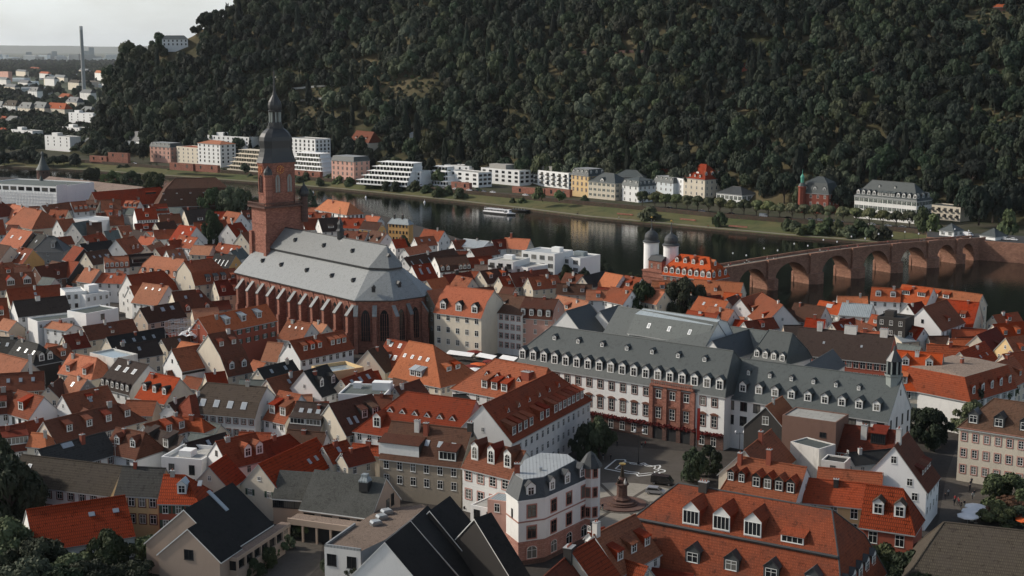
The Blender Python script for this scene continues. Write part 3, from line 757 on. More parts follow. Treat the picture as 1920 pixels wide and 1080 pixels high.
TRUNK = [trunk_mb(.42, .05, 5, s).mesh('trunk', ['bark']) for s in (1, 2)]
CROWN = {}
def crownset(key, mat, n, size, fn, count):
    CROWN[key] = [leafcloud(fn(s), n, size, mat, 'crown', wild=.34 if n < 3000 else .6) for s in range(count)]
fnb = lambda s: broad_lobes(13 + s * 2, 1.0, .22, 1.0, s + 3)
crownset('broad', 'leaf', 2600, .062, fnb, 5); crownset('broaddark', 'leafdark', 2600, .062, fnb, 3); crownset('pale', 'leafpale', 2400, .062, fnb, 3)
crownset('olive', 'leafolive', 2400, .062, fnb, 3); crownset('autumn', 'leafautumn', 1200, .085, fnb, 1)
crownset('fine', 'leafgarden', 11000, .034, lambda s: broad_lobes(30, 1.05, .12, 1.0, s + 31, .235), 3)
crownset('finedark', 'leafshade', 11000, .034, lambda s: broad_lobes(30, 1.05, .10, 1.0, s + 41, .24), 2)
leafmat('leafplane', (0.075, 0.086, 0.04)); crownset('plane', 'leafplane', 2200, .06, lambda s: broad_lobes(12, 1.0, .48, .95, s + 51, .40), 3)
crownset('bush', 'leafgarden', 900, .10, lambda s: broad_lobes(11, 1.0, .0, .95, s + 61, .42), 3)
crownset('poplar', 'leafdark', 1300, .085, lambda s: [((.25 * math.cos(i * 2.2) * (1 - abs(i / 13 - .4)), .25 * math.sin(i * 2.2), .12 + .8 * i / 13), (.55 * (1 - .6 * abs(i / 13 - .35)),) * 2 + (.12,)) for i in range(14)], 1)
def con(s):
    return [((.08 * math.cos(i * 2.4), .08 * math.sin(i * 2.4), .1 + .88 * i / 17), ((1 - i / 17.5) * .95 + .04,) * 2 + (.045,)) for i in range(18)]
crownset('conifer', 'leafdark', 1500, .075, con, 2)
crownset('finecon', 'leafdark', 7000, .038, con, 1)
def tree(p, h, r, kind, label, group=None, name='tree', cat='tree', trunk=True, i=None, bury=0):
    o = thing(name, label, cat, p, RN.random() * 6.28, group)
    if trunk: ob('trunk', TRUNK[0 if i is None else i % 2], o, sc=(h * .6, h * .6, h))
    ms = CROWN[kind]; ob('crown', ms[(RN.randrange(len(ms)) if i is None else i) % len(ms)], o, sc=(r, r, h))
    return o
# hillside wood -------------------------------------------------------------
CLEAR = [(775, 172, 58, 26), (745, 195, 40, 16), (600, 225, 60, 16), (575, 128, 26, 10), (520, 146, 45, 14), (640, 150, 40, 12), (1100, 106, 110, 11), (690, 130, 36, 12), (480, 152, 30, 9), (1250, 112, 60, 8), (1420, 92, 36, 8), (1720, 100, 55, 8), (1560, 108, 36, 8), (1790, 190, 30, 8), (1660, 205, 26, 7), (1850, 42, 45, 22), (1640, 140, 30, 12), (1830, 70, 60, 10), (1880, 235, 45, 16),
         (1500, 95, 30, 9), (600, 178, 70, 14), (430, 128, 40, 8), (1900, 180, 20, 8)]
def clear(x, y):
    for cx, cy, a, b in CLEAR:
        if ((x - cx) / a) ** 2 + ((y - cy) / b) ** 2 < 1: return True
    return False
fr = random.Random(21)
FT = []
VB = [(172, 300), (330, 306), (540, 316), (640, 333), (790, 341), (900, 338), (1000, 344), (1100, 364), (1200, 358), (1300, 366), (1400, 374), (1500, 391), (1600, 400), (1750, 408), (1900, 410), (2020, 414)]
def free(q, r, cell={}):
    k = (int(q.x // 12), int(q.y // 12))
    for a in (-1, 0, 1):
        for b in (-1, 0, 1):
            for (u, s) in cell.get((k[0] + a, k[1] + b), ()):
                if (u.xy - q.xy).length < (r + s) * .62: return False
    cell.setdefault(k, []).append((q, r)); return True
HOLE = [(345, 98, 36, 30), (675, 262, 34, 24)]
for _ in range(60000):
    i = fr.uniform(0, len(COLS) - 1.01); f = fr.uniform(0.0, 1.12)
    col = COLS[0] + 20 * i
    q = hill_at(col, min(f, 1.3)); x, y = proj(q)
    if y > 470 or x < 172 or x > 2010 or y < -70 or (x < 174 and y > 168): continue
    if clear(x, y) or any(abs(x - a) < c and abs(y - b) < d for a, b, c, d in HOLE): continue
    if y > lerp_tab(VB, x) - 7: continue
    r = fr.uniform(5.4, 10.6) * (1.0 if fr.random() > .2 else .6)
    if x < 230 and y > 150: r *= .8
    if free(q, r): FT.append((q, r, fr.random(), x, y))
# low scrub in the clearings
SC = []
for _ in range(3000):
    cx, cy, a, b = fr.choice(CLEAR); x = cx + a * fr.uniform(-1.1, 1.1); y = cy + b * fr.uniform(-1.1, 1.1)
    if y > 5 and fr.random() < .6: SC.append((hill_px(x, y), fr.uniform(.9, 2.6), fr.random(), x, y))
FT.sort(key=lambda e: -e[1] / e[0].length)
def kind_of(u, q):
    n = mnoise.noise((q.x * .008, q.y * .008, 7)) + (u - .5) * .9
    return 'conifer' if u < .05 else 'poplar' if u < .065 else 'pale' if n > .42 else 'olive' if n > .22 else 'broaddark' if n < -.25 else 'broad'
NAMES = {'conifer': ('conifer', 'dark pointed conifer among the broadleaf trees of the hillside wood'), 'poplar': ('poplar_tree', 'narrow upright dark poplar in the hillside wood'),
         'autumn': ('autumn_tree', 'rust-brown tree turning colour in the green hillside wood'), 'pale': ('broadleaf_tree', 'pale grey-green broadleaf tree in the hillside wood across the river'),
         'olive': ('broadleaf_tree', 'olive-green round broadleaf tree in the hillside wood across the river'), 'broaddark': ('broadleaf_tree', 'very dark broadleaf tree in the hillside wood across the river'),
         'broad': ('broadleaf_tree', 'dark green round broadleaf tree in the hillside wood across the river')}
cnt = 0; rest = []
for e in FT:
    q, r, u, x, y = e
    if cnt < 270 and 150 < x < 1930 and y > 8:
        k = kind_of(u, q); nm, lb = NAMES[k]; h = r * (2.7 if k in ('conifer', 'poplar') else 2.0) * (.8 + .25 * fr.random())
        tree((q.x, q.y, q.z - .6), h, r * (.55 if k == 'conifer' else .5 if k == 'poplar' else 1.0), k, lb, {'conifer': 'conifers of the hillside wood', 'poplar': 'poplars of the hillside wood', 'autumn': 'rust-coloured trees of the hillside wood'}.get(k, k.replace('broaddark', 'darkest').replace('broad', 'green') + ' broadleaf trees of the hillside wood'), nm, 'tree'); cnt += 1
    else: rest.append(e)
protos = bpy.data.collections.new('tree_kinds')
def proto(kind, i, wr):
    me = CROWN[kind][i].copy(); o = bpy.data.objects.new('tree_kind', me); protos.objects.link(o); o.scale = (wr, wr, 2.1); return o
PK = ['broad', 'broad', 'broad', 'broad', 'broad', 'broaddark', 'broaddark', 'broaddark', 'pale', 'pale', 'olive', 'olive', 'olive', 'autumn', 'conifer', 'poplar', 'bush', 'bush']
PI = [0, 1, 2, 3, 4, 0, 1, 2, 0, 1, 0, 1, 2, 0, 0, 0, 0, 1]
for j, (k, i) in enumerate(zip(PK, PI)):
    me = CROWN[k][i].copy(); wr, hh = (1, 2.0)
    if k == 'conifer': wr, hh = .55, 2.9
    if k == 'poplar': wr, hh = .5, 2.9
    if k == 'bush': wr, hh = 1, 1.1
    co = np.empty(len(me.vertices) * 3); me.vertices.foreach_get('co', co); co = co.reshape(-1, 3) * np.array([wr, wr, hh]); me.vertices.foreach_set('co', co.ravel()); me.update()
    o = bpy.data.objects.new('tree_kind_%02d' % j, me); protos.objects.link(o)
def scatter(name, items, kind='stuff'):
    """items: (x, y, z, scale, index, turn)"""
    me = bpy.data.meshes.new(name); me.from_pydata([i[:3] for i in items], [], [])
    for nm, ty, c in (('size', 'FLOAT', 3), ('pick', 'INT', 4), ('turn', 'FLOAT', 5)):
        a = me.attributes.new(nm, ty, 'POINT'); a.data.foreach_set('value', [i[c] for i in items])
    o = ob(name, me); tag(o, None, None, None, kind)
    g = bpy.data.node_groups.new(name, 'GeometryNodeTree')
    g.interface.new_socket('Geometry', in_out='INPUT', socket_type='NodeSocketGeometry'); g.interface.new_socket('Geometry', in_out='OUTPUT', socket_type='NodeSocketGeometry')
    a = g.nodes.new('NodeGroupInput'); z = g.nodes.new('NodeGroupOutput'); ci = g.nodes.new('GeometryNodeCollectionInfo'); ci.inputs['Collection'].default_value = protos
    ci.inputs['Separate Children'].default_value = True; ci.inputs['Reset Children'].default_value = True
    ip = g.nodes.new('GeometryNodeInstanceOnPoints'); ip.inputs['Pick Instance'].default_value = True
    def att(nm, ty):
        n = g.nodes.new('GeometryNodeInputNamedAttribute'); n.data_type = ty; n.inputs['Name'].default_value = nm
        return [q for q in n.outputs if q.enabled and q.name == 'Attribute'][0]
    cx = g.nodes.new('ShaderNodeCombineXYZ'); er = g.nodes.new('FunctionNodeEulerToRotation')
    g.links.new(att('turn', 'FLOAT'), cx.inputs[2]); g.links.new(cx.outputs[0], er.inputs[0])
    g.links.new(a.outputs[0], ip.inputs['Points']); g.links.new(ci.outputs[0], ip.inputs['Instance']); g.links.new(att('pick', 'INT'), ip.inputs['Instance Index'])
    g.links.new(er.outputs[0], ip.inputs['Rotation']); g.links.new(att('size', 'FLOAT'), ip.inputs['Scale']); g.links.new(ip.outputs[0], z.inputs[0])
    md = o.modifiers.new('scatter', 'NODES'); md.node_group = g
    return o
def pick_of(k): return fr.choice([j for j, q in enumerate(PK) if q == k])
scatter('hillside_wood', [(q.x, q.y, q.z - .6, r * fr.uniform(.9, 1.15), pick_of(kind_of(u, q)), fr.random() * 6.28) for q, r, u, x, y in rest])
scatter('hillside_scrub', [(q.x, q.y, q.z - .3, r, fr.choice([16, 17, 8, 9, 10, 16, 17, 8]), fr.random() * 6.28) for q, r, u, x, y in SC])
# the far plain: woods and gardens that read as one mass
it = []
for _ in range(9000):
    d = 1450 + 9000 * fr.random() ** 2.2; x = -40 + 320 * fr.random()
    q = PY(x, 100, d); n = mnoise.noise((q.x * .0016, q.y * .0009, 2))
    if n < -.2 + .3 * fr.random() + max(0, (1 - abs(d - 4600) / 1100)) * .5: continue
    r = fr.uniform(5, 9) * (1 + d / 9000); it.append((q.x, q.y, -8, r, fr.choice([0, 1, 2, 3, 4, 5, 10, 11]), fr.random() * 6))
scatter('woods_of_the_plain', it)
# ------------------------------------------------------------------ the old town, traced house by house
def d(n, kind='shed', w=1.5, h=1.5, t=.22, k=0, side='f', a=0.0, b=1.0, mr=None, mf='trimwhite', wk='plain', tilt=None):
    return [side, k, t, (n, a, b), kind, w, h, mr, mf, wk, tilt]
def sky_(n, t=.45, a=.1, b=.9, k=0, w=.9, h=1.3): return (k, t, (n, a, b), w, h)
def h(ax, ay, bx, by, ey, rm, wm, label, dm=(), wf='plain', ch=None, **k):
    dm = [[(rm if x is None and i == 7 else x) for i, x in enumerate(q)] for q in dm]
    for q in dm: q[9] = q[9] if len(q) > 9 else 'plain'
    q = random.Random(int(ax * 7 + ay * 13))
    if ch is None: ch = [(q.uniform(.15, .85), q.uniform(.75, 1.0), q.choice(['brickred', 'stained', 'grey', 'brickred']), q.uniform(.6, 1.2), .6, q.uniform(.8, 1.5))] if q.random() < .75 else ()
    ch = [(c[0], c[1], c[2], round(c[3], 1), c[4], round(c[5], 1)) for c in ch]
    A, B = P(ax, ay, 14), P(bx, by, 14); LL = (B - A).length
    if isinstance(wf, str): wf = (3, max(1, int(LL / 3.1)), wf, 1.05, 1.6)
    e = (B - A).normalized(); vis = []
    if k.get('win_a') is None and k.get('ha', 0) == 0 and (-e).dot(Vector((0, 0, 0)) - A) > 0: k['win_a'] = [(3, 2, 'plain', .95, 1.4), (1, 1, 'plain', .8, 1.1, 3, -2.6)]
    if k.get('win_b') is None and k.get('hb', 0) == 0 and e.dot(Vector((0, 0, 0)) - B) > 0: k['win_b'] = [(3, 2, 'plain', .95, 1.4), (1, 1, 'plain', .8, 1.1, 3, -2.6)]
    return H(ax, ay, bx, by, ey, rm, wm, label, dm=dm, win_f=wf, ch=ch, **k)
# ---- far left, below the round towers
h(46, 389, 79, 395, 424, 'red', 'cream', 'broad red two-tier hipped roof below the cone-roofed tower', my=410, ha=.5, hb=.7, tu=.9, t=1.0)
h(23, 383, 46, 388, 408, 'salmon', 'white', 'salmon gabled house joined to the left of a broad hipped roof', dm=[d(2, w=1.3, h=1.2)])
h(-45, 372, -2, 375, 404, 'darkred', 'white', 'white hip-roofed house below the scaffolded building at the frame edge', hb=.9, ze=9)
h(-30, 414, 5, 412, 440, 'red', 'white', 'white curved-gabled house cut by the left frame edge', ze=8)
h(78, 386, 130, 379, 396, 'red', 'white', 'low red house row under the round tower foot', ze=9)
h(132, 379, 160, 377, 396, 'red', 'white', 'red house with three small dormers right of the lantern tower', dm=[d(3)])
h(162, 375, 188, 376, 393, 'brown', 'white', 'brown-tiled house between two red ones below the park trees', dm=[d(3, h=1.2)])
h(189, 375, 226, 374, 394, 'red', 'cream', 'long red house left of the salmon three-dormer house', dm=[d(1, w=1.6)])
h(236, 376, 262, 377, 391, 'salmon', 'white', 'pale salmon house with three white dormers above a blank white gable', dm=[d(3, w=1.7, h=1.8)])
h(95, 393, 128, 394, 414, 'red', 'cream', 'red house with two dark dormers left of a flat white terrace', dm=[d(2, mf='darkwall')])
BX(133, 410, 183, 414, 11, 16, 'zinc', 'clean', 'flat white roof terrace among the red roofs at far left')
h(107, 413, 136, 410, 432, 'red', 'white', 'red house with a curved white gable beside a flat terrace')
h(136, 419, 166, 414, 438, 'greenfelt', 'stained', 'grey-roofed stained house below the flat white terrace')
h(162, 418, 190, 417, 440, 'brown', 'grey', 'brown house with a grey rendered gable in the far left roofs')
h(197, 393, 222, 393, 407, 'red', 'white', 'small red house with one dormer left of the blank white gable', dm=[d(1, w=1.7, h=1.8)])
h(180, 400, 198, 399, 412, 'darkred', 'cream', 'tiny dark red house behind the flat white terrace')
h(205, 407, 231, 406, 422, 'red', 'cream', 'plain red house under the small one-dormer house')
h(252, 392, 291, 390, 411, 'red', 'clean', 'red house with a tall blank white gable wall', dm=[d(1, w=1.7)], win_a=(), ze=12, wf=(1, 8, 'plain', .9, 1.2))
h(279, 384, 312, 382, 399, 'red', 'white', 'red house with a ribbon dormer below the brown stables', dm=[d(1, w=9, h=1.3, wk='band')])
h(345, 394, 391, 391, 419, 'darkbrown', 'cream', 'dark brown house with a big cream gable below the stables', dm=[d(1, w=3)], win_a=[(1, 1, 'plain', .8, 1.0, 3, -3)])
h(297, 403, 337, 401, 419, 'red', 'cream', 'long plain red house left of the big cream gable')
h(252, 420, 291, 418, 432, 'red', 'cream', 'low red house in the roofs under the blank white gable', dm=[d(1, w=2.5)])
h(291, 418, 326, 414, 431, 'brown', 'cream', 'low brown house joined to a red one near the cream gable')
h(336, 422, 368, 426, 452, 'red', 'white', 'steep red house with a stepped pale parapet', sk=[sky_(1)])
h(363, 417, 393, 416, 433, 'red', 'white', 'red house just left of the small dark yew', dm=[d(1)])
h(392, 414, 423, 412, 428, 'red', 'white', 'red house behind the small dark yew', dm=[d(1)])
h(380, 397, 423, 397, 414, 'red', 'white', 'red house in front of the two big riverside trees', sk=[sky_(2)])
h(425, 396, 452, 400, 419, 'red', 'white', 'red house with two round-topped dormers left of the church tower', dm=[d(2, 'arch', 1.6, 1.5)])
h(453, 395, 472, 394, 411, 'darkred', 'white', 'small dark red house beside the church tower wall', dm=[d(1)])
h(426, 421, 452, 417, 444, 'red', 'white', 'red house with white pointed gable right of the yew', dm=[d(1, w=1.7, h=1.7)])
h(452, 437, 476, 433, 456, 'red', 'cream', 'cream gabled house touching the foot of the church tower')
h(221, 425, 243, 423, 444, 'salmon', 'grey', 'salmon house in the middle of the far left roofs', dm=[d(2, w=1.2, h=1.1)])
h(195, 434, 221, 432, 449, 'greenfelt', 'grey', 'grey-roofed house left of a salmon one in the far roofs')
h(250, 431, 273, 434, 448, 'darkbrown', 'cream', 'dark brown house right of a salmon one in the far roofs')
h(264, 443, 291, 446, 458, 'salmon', 'cream', 'weathered salmon house under a dark brown one')
h(288, 432, 336, 430, 447, 'red', 'white', 'long red house below the two low joined houses')
h(337, 441, 371, 446, 463, 'red', 'white', 'red house with bright skylights under the stepped parapet', sk=[sky_(3)])
h(217, 450, 251, 443, 473, 'red', 'white', 'red house with pointed white gable and twin white dormers', dm=[d(2, 'gable', 1.5, 1.5, a=.35, b=.85)])
h(150, 458, 208, 451, 469, 'black', 'white', 'low black-roofed house with a white side wall')
h(275, 462, 301, 453, 473, 'salmon', 'cream', 'narrow salmon house right of the twin-dormer house')
h(291, 466, 323, 460, 483, 'salmon', 'cream', 'broad salmon gable facing the camera in the far left roofs')
h(315, 452, 342, 449, 463, 'red', 'clean', 'small white-walled house with a flat parapet below the red row')
h(22, 428, 61, 435, 462, 'salmon', 'brownwall', 'salmon roof with two skylights at the left edge', sk=[sky_(2, w=1.4, h=1.6)])
h(61, 436, 86, 442, 466, 'charcoal', 'brownwall', 'grey-tiled roof joined to the salmon one at the left edge', sk=[sky_(2)])
h(90, 443, 101, 443, 471, 'darkslate', 'grey', 'dark slate pyramid-roofed house with one white dormer', ha=1, hb=1, dm=[d(1, 'shed', 1.8, 2.2, a=.5, b=.8)])
h(103, 446, 133, 443, 458, 'red', 'cream', 'red house behind the dark slate pyramid roof')
h(155, 444, 191, 437, 458, 'red', 'cream', 'red-brown house behind the low black roof', dm=[d(1)])
h(138, 461, 157, 466, 489, 'red', 'darkwall', 'steep red house with a black end gable', win_b=())
h(36, 464, 62, 468, 492, 'red', 'ochre', 'red house with two white skylight strips and an ochre gable', sk=[sky_(2, t=.2, w=1.0, h=3.4)], win_b=())
h(-20, 455, 20, 462, 490, 'brown', 'cream', 'brown roof at the left edge above a red one')
h(160, 474, 202, 468, 493, 'brown', 'cream', 'brown house with skylights right of the black-gabled one', sk=[sky_(3)])
h(195, 482, 240, 480, 501, 'red', 'white', 'red mansard house with a row of arched white windows', my=496, t=2.2, ze=9, dm=[d(5, 'arch', 1.3, 1.7, .05)])
h(234, 479, 287, 475, 497, 'darkbrown', 'cream', 'dark brown roof with a long ribbon dormer', dm=[d(1, w=8, h=1.6, wk='band')])
h(285, 480, 346, 487, 516, 'salmon', 'cream', 'salmon hipped roof over a grey mansard with arched dormers', my=500, t=2.0, rm2='salmon', ha=.3, hb=.4, ze=9, dm=[d(5, 'arch', 1.3, 1.7, .05, mr='slate')])
h(345, 491, 396, 485, 531, 'red', 'cream', 'large cream house with red mansard and three grey shed dormers', my=508, t=2.0, hb=.4, ze=11, dm=[d(3, 'shed', 1.9, 1.9, .1, mr='slate', a=.3, b=1)], name='large_house')
h(362, 460, 399, 462, 477, 'salmon', 'cream', 'salmon roof left of a red skylit one near the church tower')
h(410, 456, 452, 462, 478, 'red', 'white', 'red house with skylights left of the church west end', sk=[sky_(2)])
h(405, 475, 442, 479, 504, 'black', 'ochre', 'black-roofed house with white roof lines and an ochre gable', sk=[sky_(4, t=.2, w=.4, h=3.0)], win_b=[(1, 1, 'plain', .8, .9, 3, -2)])
h(312, 470, 341, 467, 489, 'salmon', 'white', 'salmon roof with twin skylights and a white end gable', sk=[sky_(2)])
h(432, 471, 455, 466, 484, 'greenfelt', 'white', 'pale grey roof beside the church west end')
h(65, 501, 127, 491, 521, 'darkred', 'brownwall', 'long low dark red roof under the ochre gable', dm=[d(1, w=1.2)])
h(128, 489, 148, 492, 518, 'red', 'darkwall', 'red gabled house with a black end and a shed awning', win_b=())
h(160, 502, 187, 506, 528, 'salmon', 'grey', 'salmon house with a dark grey end gable')
h(-10, 496, 24, 492, 517, 'red', 'white', 'red roof with a white dormer at the left frame edge', dm=[d(1, w=1.8)])
h(26, 502, 58, 500, 515, 'salmon', 'cream', 'low salmon roof between two red ones at left')
h(-12, 516, 61, 510, 541, 'red', 'cream', 'broad red roof with two gabled white dormers at left', dm=[d(2, 'gable', 3.0, 2.2, a=.15, wk='wide')])
h(238, 517, 306, 508, 548, 'red', 'white', 'tall red roof with a white left gable facing the flat-roofed white blocks', hb=.5)
h(186, 512, 236, 514, 530, 'salmon', 'white', 'salmon roof left of a tall red one', sk=[sky_(1)])
h(395, 508, 440, 503, 528, 'red', 'cream', 'small red roofs squeezed against the church buttresses', dm=[d(2, mf='darkwall')])
h(402, 528, 446, 524, 552, 'darkred', 'cream', 'dark red house below the church west corner', dm=[d(2)])
# ---- left middle
BX(122, 548, 162, 545, 15, 10, 'zinc', 'white', 'white flat-roofed block with blue-grey end left of the salmon gable', win_f=(2, 3, 'dark', 1.1, 1.5))
BX(160, 553, 205, 546, 14, 9, 'zinc', 'clean', 'white flat block with a brown veranda', win_f=(2, 4, 'plain', 1.1, 1.5), flat={'huts': [(6, 5, 4, 3, 3)]})
h(12, 543, 112, 534, 567, 'red', 'cream', 'long red roof above the dark brown one with a tall white wall', hb=0, sk=[sky_(1)])
h(25, 565, 123, 555, 588, 'darkbrown', 'clean', 'dark brown roof with a tall bare white end wall', win_a=(), ze=10, ch=[(.45, .9, 'stained', 1.6, .6, 1.4)])
h(-45, 563, 12, 559, 602, 'red', 'darkwall', 'red house with slate-hung upper floor at the left edge', dm=[d(2, w=1.7, h=2)], ze=8, wf=(3, 3, 'plain', 1.4, 1.7))
BX(70, 603, 162, 592, 11, 9, 'greenfelt', 'clean', 'long green felt flat roof over white walls', win_f=(1, 8, 'plain', 1, 1.3))
BX(161, 588, 222, 577, 13, 10, 'greenfelt', 'clean', 'white block with grey flat roof and one dark window', win_f=(1, 1, 'dark', 1.6, 2))
h(96, 603, 138, 609, 617, 'salmon', 'clean', 'little white rooftop house with a salmon lid', ze=9, t=.45)
h(243, 537, 268, 534, 560, 'red', 'white', 'red roof tucked behind a salmon one near the white blocks')
h(268, 531, 316, 537, 569, 'salmon', 'clean', 'salmon roof with three skylights and a white gable', sk=[sky_(3, t=.7, w=.7, h=.9)])
h(322, 548, 373, 543, 583, 'darkred', 'cream', 'large dark red roof with a hipped right end and cream gable', hb=.7, sk=[sky_(2, t=.6)], dm=[d(2, 'gable', 1.4, 1.3, .03)])
h(262, 579, 334, 567, 599, 'brown', 'beige', 'beige house with a brown roof and two bright skylights', sk=[sky_(2, t=.55, a=.4, w=1.4, h=1.6)], ze=10, wf=(2, 4, 'plain', 1.5, 1.6))
h(372, 597, 500, 571, 613, 'orange', 'redwall', 'long orange-red house with grey-lidded dormers beside the scaffold', dm=[d(3, 'shed', 2.0, 1.9, .3, mr='sheet', a=.2, b=.9)], ze=12, wf=(2, 8, 'shutter', 1.1, 1.5))
h(155, 613, 248, 599, 630, 'darkred', 'cream', 'dark red roof with a curved cream right gable', dm=[d(1, w=1.2, h=1)], sk=[sky_(1)])
h(118, 630, 158, 624, 652, 'darkred', 'cream', 'small dark red roof below the salmon-lidded rooftop house', dm=[d(1, w=1.2, h=1)])
h(200, 633, 306, 615, 646, 'black', 'cream', 'long black roof with four skylights', sk=[sky_(4, t=.3, a=.15, b=.85)])
h(218, 650, 293, 638, 669, 'darkbrown', 'cream', 'dark brown roof with a pale metal left edge under the black roof', sk=[sky_(1)])
h(303, 637, 361, 626, 651, 'brown', 'cream', 'brown roof with a single skylight below the scaffold', sk=[sky_(1)])
h(322, 656, 388, 645, 689, 'red', 'clean', 'red house with a ribbon of small windows and a big white gable', my=None, ze=10, wf=(1, 14, 'dark', .8, .9, 3, .3), win_a=[(1, 3, 'dark', .7, 1.0, 3, -2.5), (1, 1, 'dark', .6, .8, 3, -6)])
h(312, 697, 392, 684, 706, 'darkred', 'cream', 'dark red lower roof under a ribbon of small windows', ze=7)
h(390, 628, 436, 620, 700, 'darkred', 'cream', 'tall dark red mansard house with four dormers and a curved cream gable', my=664, t=1.7, tu=.95, ze=9, dm=[d(2, 'gable', 1.7, 1.8, .25), d(2, 'shed', 1.5, 1.5, .4, 1)], name='large_house')
h(132, 663, 182, 672, 703, 'salmon', 'cream', 'salmon-orange roof with twin dark-cheeked dormers', hb=.6, dm=[d(2, 'shed', 1.6, 2.0, .1)])
h(90, 653, 127, 646, 673, 'red', 'cream', 'red house with a single dormer below the small dark red roof', dm=[d(1, w=1.7, h=1.6)])
h(-10, 632, 32, 634, 664, 'charcoal', 'darkwall', 'charcoal roof at the left edge above the salmon one', sk=[sky_(2)])
h(35, 637, 72, 646, 676, 'charcoal', 'darkwall', 'charcoal roof with three skylights and black hipped end', hb=.9, sk=[sky_(3)], dm=[['b', 0, .1, (2, .2, .8), 'gable', 1.8, 2, 'black', 'trimwhite', 'plain']])
h(-12, 660, 53, 676, 703, 'salmon', 'cream', 'large salmon roof with a long cream gable at the left edge')
h(-5, 702, 82, 697, 732, 'darkred', 'brownwall', 'dark red roof with skylights and a tall lone chimney stack', sk=[sky_(3)], ch=[(.72, 1, 'stained', .9, .9, 5)])
h(222, 672, 278, 685, 731, 'darkbrown', 'white', 'dark brown mansard house with six arched dormers and three skylights', my=716, t=2.2, tu=.85, dm=[d(6, 'arch', 1.3, 1.7, .12)], sk=[sky_(3, k=1, w=1.3, h=1.7)], ze=8)
h(282, 699, 337, 710, 750, 'orange', 'cream', 'orange-red house with three black dormers and a big white right gable', dm=[d(3, 'arch', 1.5, 1.7, .28, mr='black')], wf=(2, 7, 'greyshutter', .9, 1.9), win_b=[(1, 2, 'dark', .8, 1.0)])
h(385, 701, 421, 697, 724, 'red', 'cream', 'small red roof behind the big white gable')
h(130, 703, 163, 712, 740, 'salmon', 'grey', 'salmon roof with a grey gable and one skylight', sk=[sky_(1)])
h(90, 726, 114, 709, 738, 'brown', 'cream', 'little brown roof left of a salmon one')
h(117, 742, 201, 724, 772, 'red', 'clean', 'red house with a skylight and a small white left gable', sk=[sky_(1)], dm=[d(1, w=1.6, h=.8, t=.6)])
h(34, 732, 82, 745, 778, 'red', 'clean', 'red house with one boxy dormer and a bright white right gable', dm=[d(1, w=2.2, h=2.4, a=.35, b=.75)], wf=(2, 4, 'dark', 1.2, 2), win_b=())
h(-40, 738, 22, 733, 775, 'darkred', 'white', 'dark red house with a wide white dormer at the left edge', dm=[d(1, w=5, h=1.8, wk='wide')])
h(82, 791, 221, 757, 812, 'darkred', 'cream', 'long dark red roof with four shed dormers', hb=1.1, dm=[d(4, 'shed', 1.7, 1.9, .3, a=.08, b=.95)])
h(30, 797, 80, 785, 818, 'red', 'cream', 'red-tiled roof left of the four-dormer roof')
h(388, 718, 500, 727, 777, 'mossbrown', 'white', 'broad mossy brown mansard with large roof windows', my=750, t=1.25, tu=.7, dm=[], sk=[sky_(4, t=.4, k=0, w=1.5, h=2)], wf=(2, 9, 'brown', 1, 1.5), ha=.35, ze=9, name='large_house')
h(270, 797, 338, 778, 815, 'red', 'clean', 'red house with two long shed dormers left of the mossy mansard', dm=[d(2, 'shed', 1.8, 2.0, .15, a=.3, b=1)])
h(340, 782, 378, 786, 806, 'orange', 'cream', 'orange hipped end roof beside two long shed dormers', hb=.8)
h(355, 743, 396, 735, 778, 'darkred', 'cream', 'dark red valley roof beside the white-gabled orange house', ha=.4)
h(316, 757, 346, 745, 772, 'brown', 'white', 'small white chapel-like gable under the orange house')
BX(168, 661, 213, 672, 13, 8, 'glasspanel', 'stained', 'glazed roof terrace among the dark left roofs')
# ---- centre, below the church
h(540, 600, 584, 607, 637, 'red', 'stained', 'red roof against a stained parapet below the buttresses', sk=[sky_(3, t=.6, w=.6, h=.7)])
h(588, 604, 613, 610, 632, 'salmon', 'cream', 'small salmon roof below the church choir corner')
h(543, 640, 643, 620, 663, 'red', 'clean', 'red house with rows of six white dormers and a tall white gable', dm=[d(3, 'shed', 1.5, 1.7, .35, 0, a=.1, b=.5), d(3, 'shed', 1.5, 1.7, .35, 0, a=.62, b=.95)], ze=11, name='large_house', win_a=[(1, 1, 'dark', .9, 1.1, 3, -4)], wf=(1, 8, 'plain', 1.3, 1.7))
h(502, 642, 531, 644, 676, 'salmon', 'white', 'small salmon house left of the tall white gable', wf=(1, 4, 'plain', .9, 1.1))
h(483, 692, 548, 676, 708, 'black', 'cream', 'black roof with skylights left of the rooftop clutter', sk=[sky_(2)])
h(500, 712, 567, 695, 733, 'red', 'cream', 'red roof with folded furniture on it', sk=[sky_(1)])
h(570, 697, 613, 684, 736, 'black', 'clean', 'black-roofed white house with two round-headed dormers', dm=[d(2, 'gable', 1.6, 2, .3)], wf=(2, 3, 'plain', 1.1, 1.5))
BX(617, 698, 682, 688, 12, 10, 'glasspanel', 'yellow', 'roof terrace with a pale blue deck and cream parapet', flat={'ph': 1.0})
h(727, 636, 767, 643, 690, 'red', 'cream', 'red roof with five skylights joined to a big hipped roof', sk=[sky_(2, t=.75, w=1, h=1.5), sky_(3, t=.3, w=1.2, h=1.7)])
h(767, 640, 812, 648, 710, 'orange', 'cream', 'big orange-red hipped roof with skylights behind the town offices', hb=1.25, sk=[sky_(4, t=.55, a=.0, b=.6, w=.9, h=1.2)], dm=[d(2, 'shed', 2, 1.8, .12, a=.35, b=.6, mr='sheet'), ['b', 0, .3, (2, .3, .75), 'shed', 2, 1.4, 'orange', 'trimwhite', 'plain', None]], ze=8, wf=(2, 6, 'plain', 1.1, 1.6), win_b=(2, 8, 'plain', 1.1, 1.6), name='large_house')
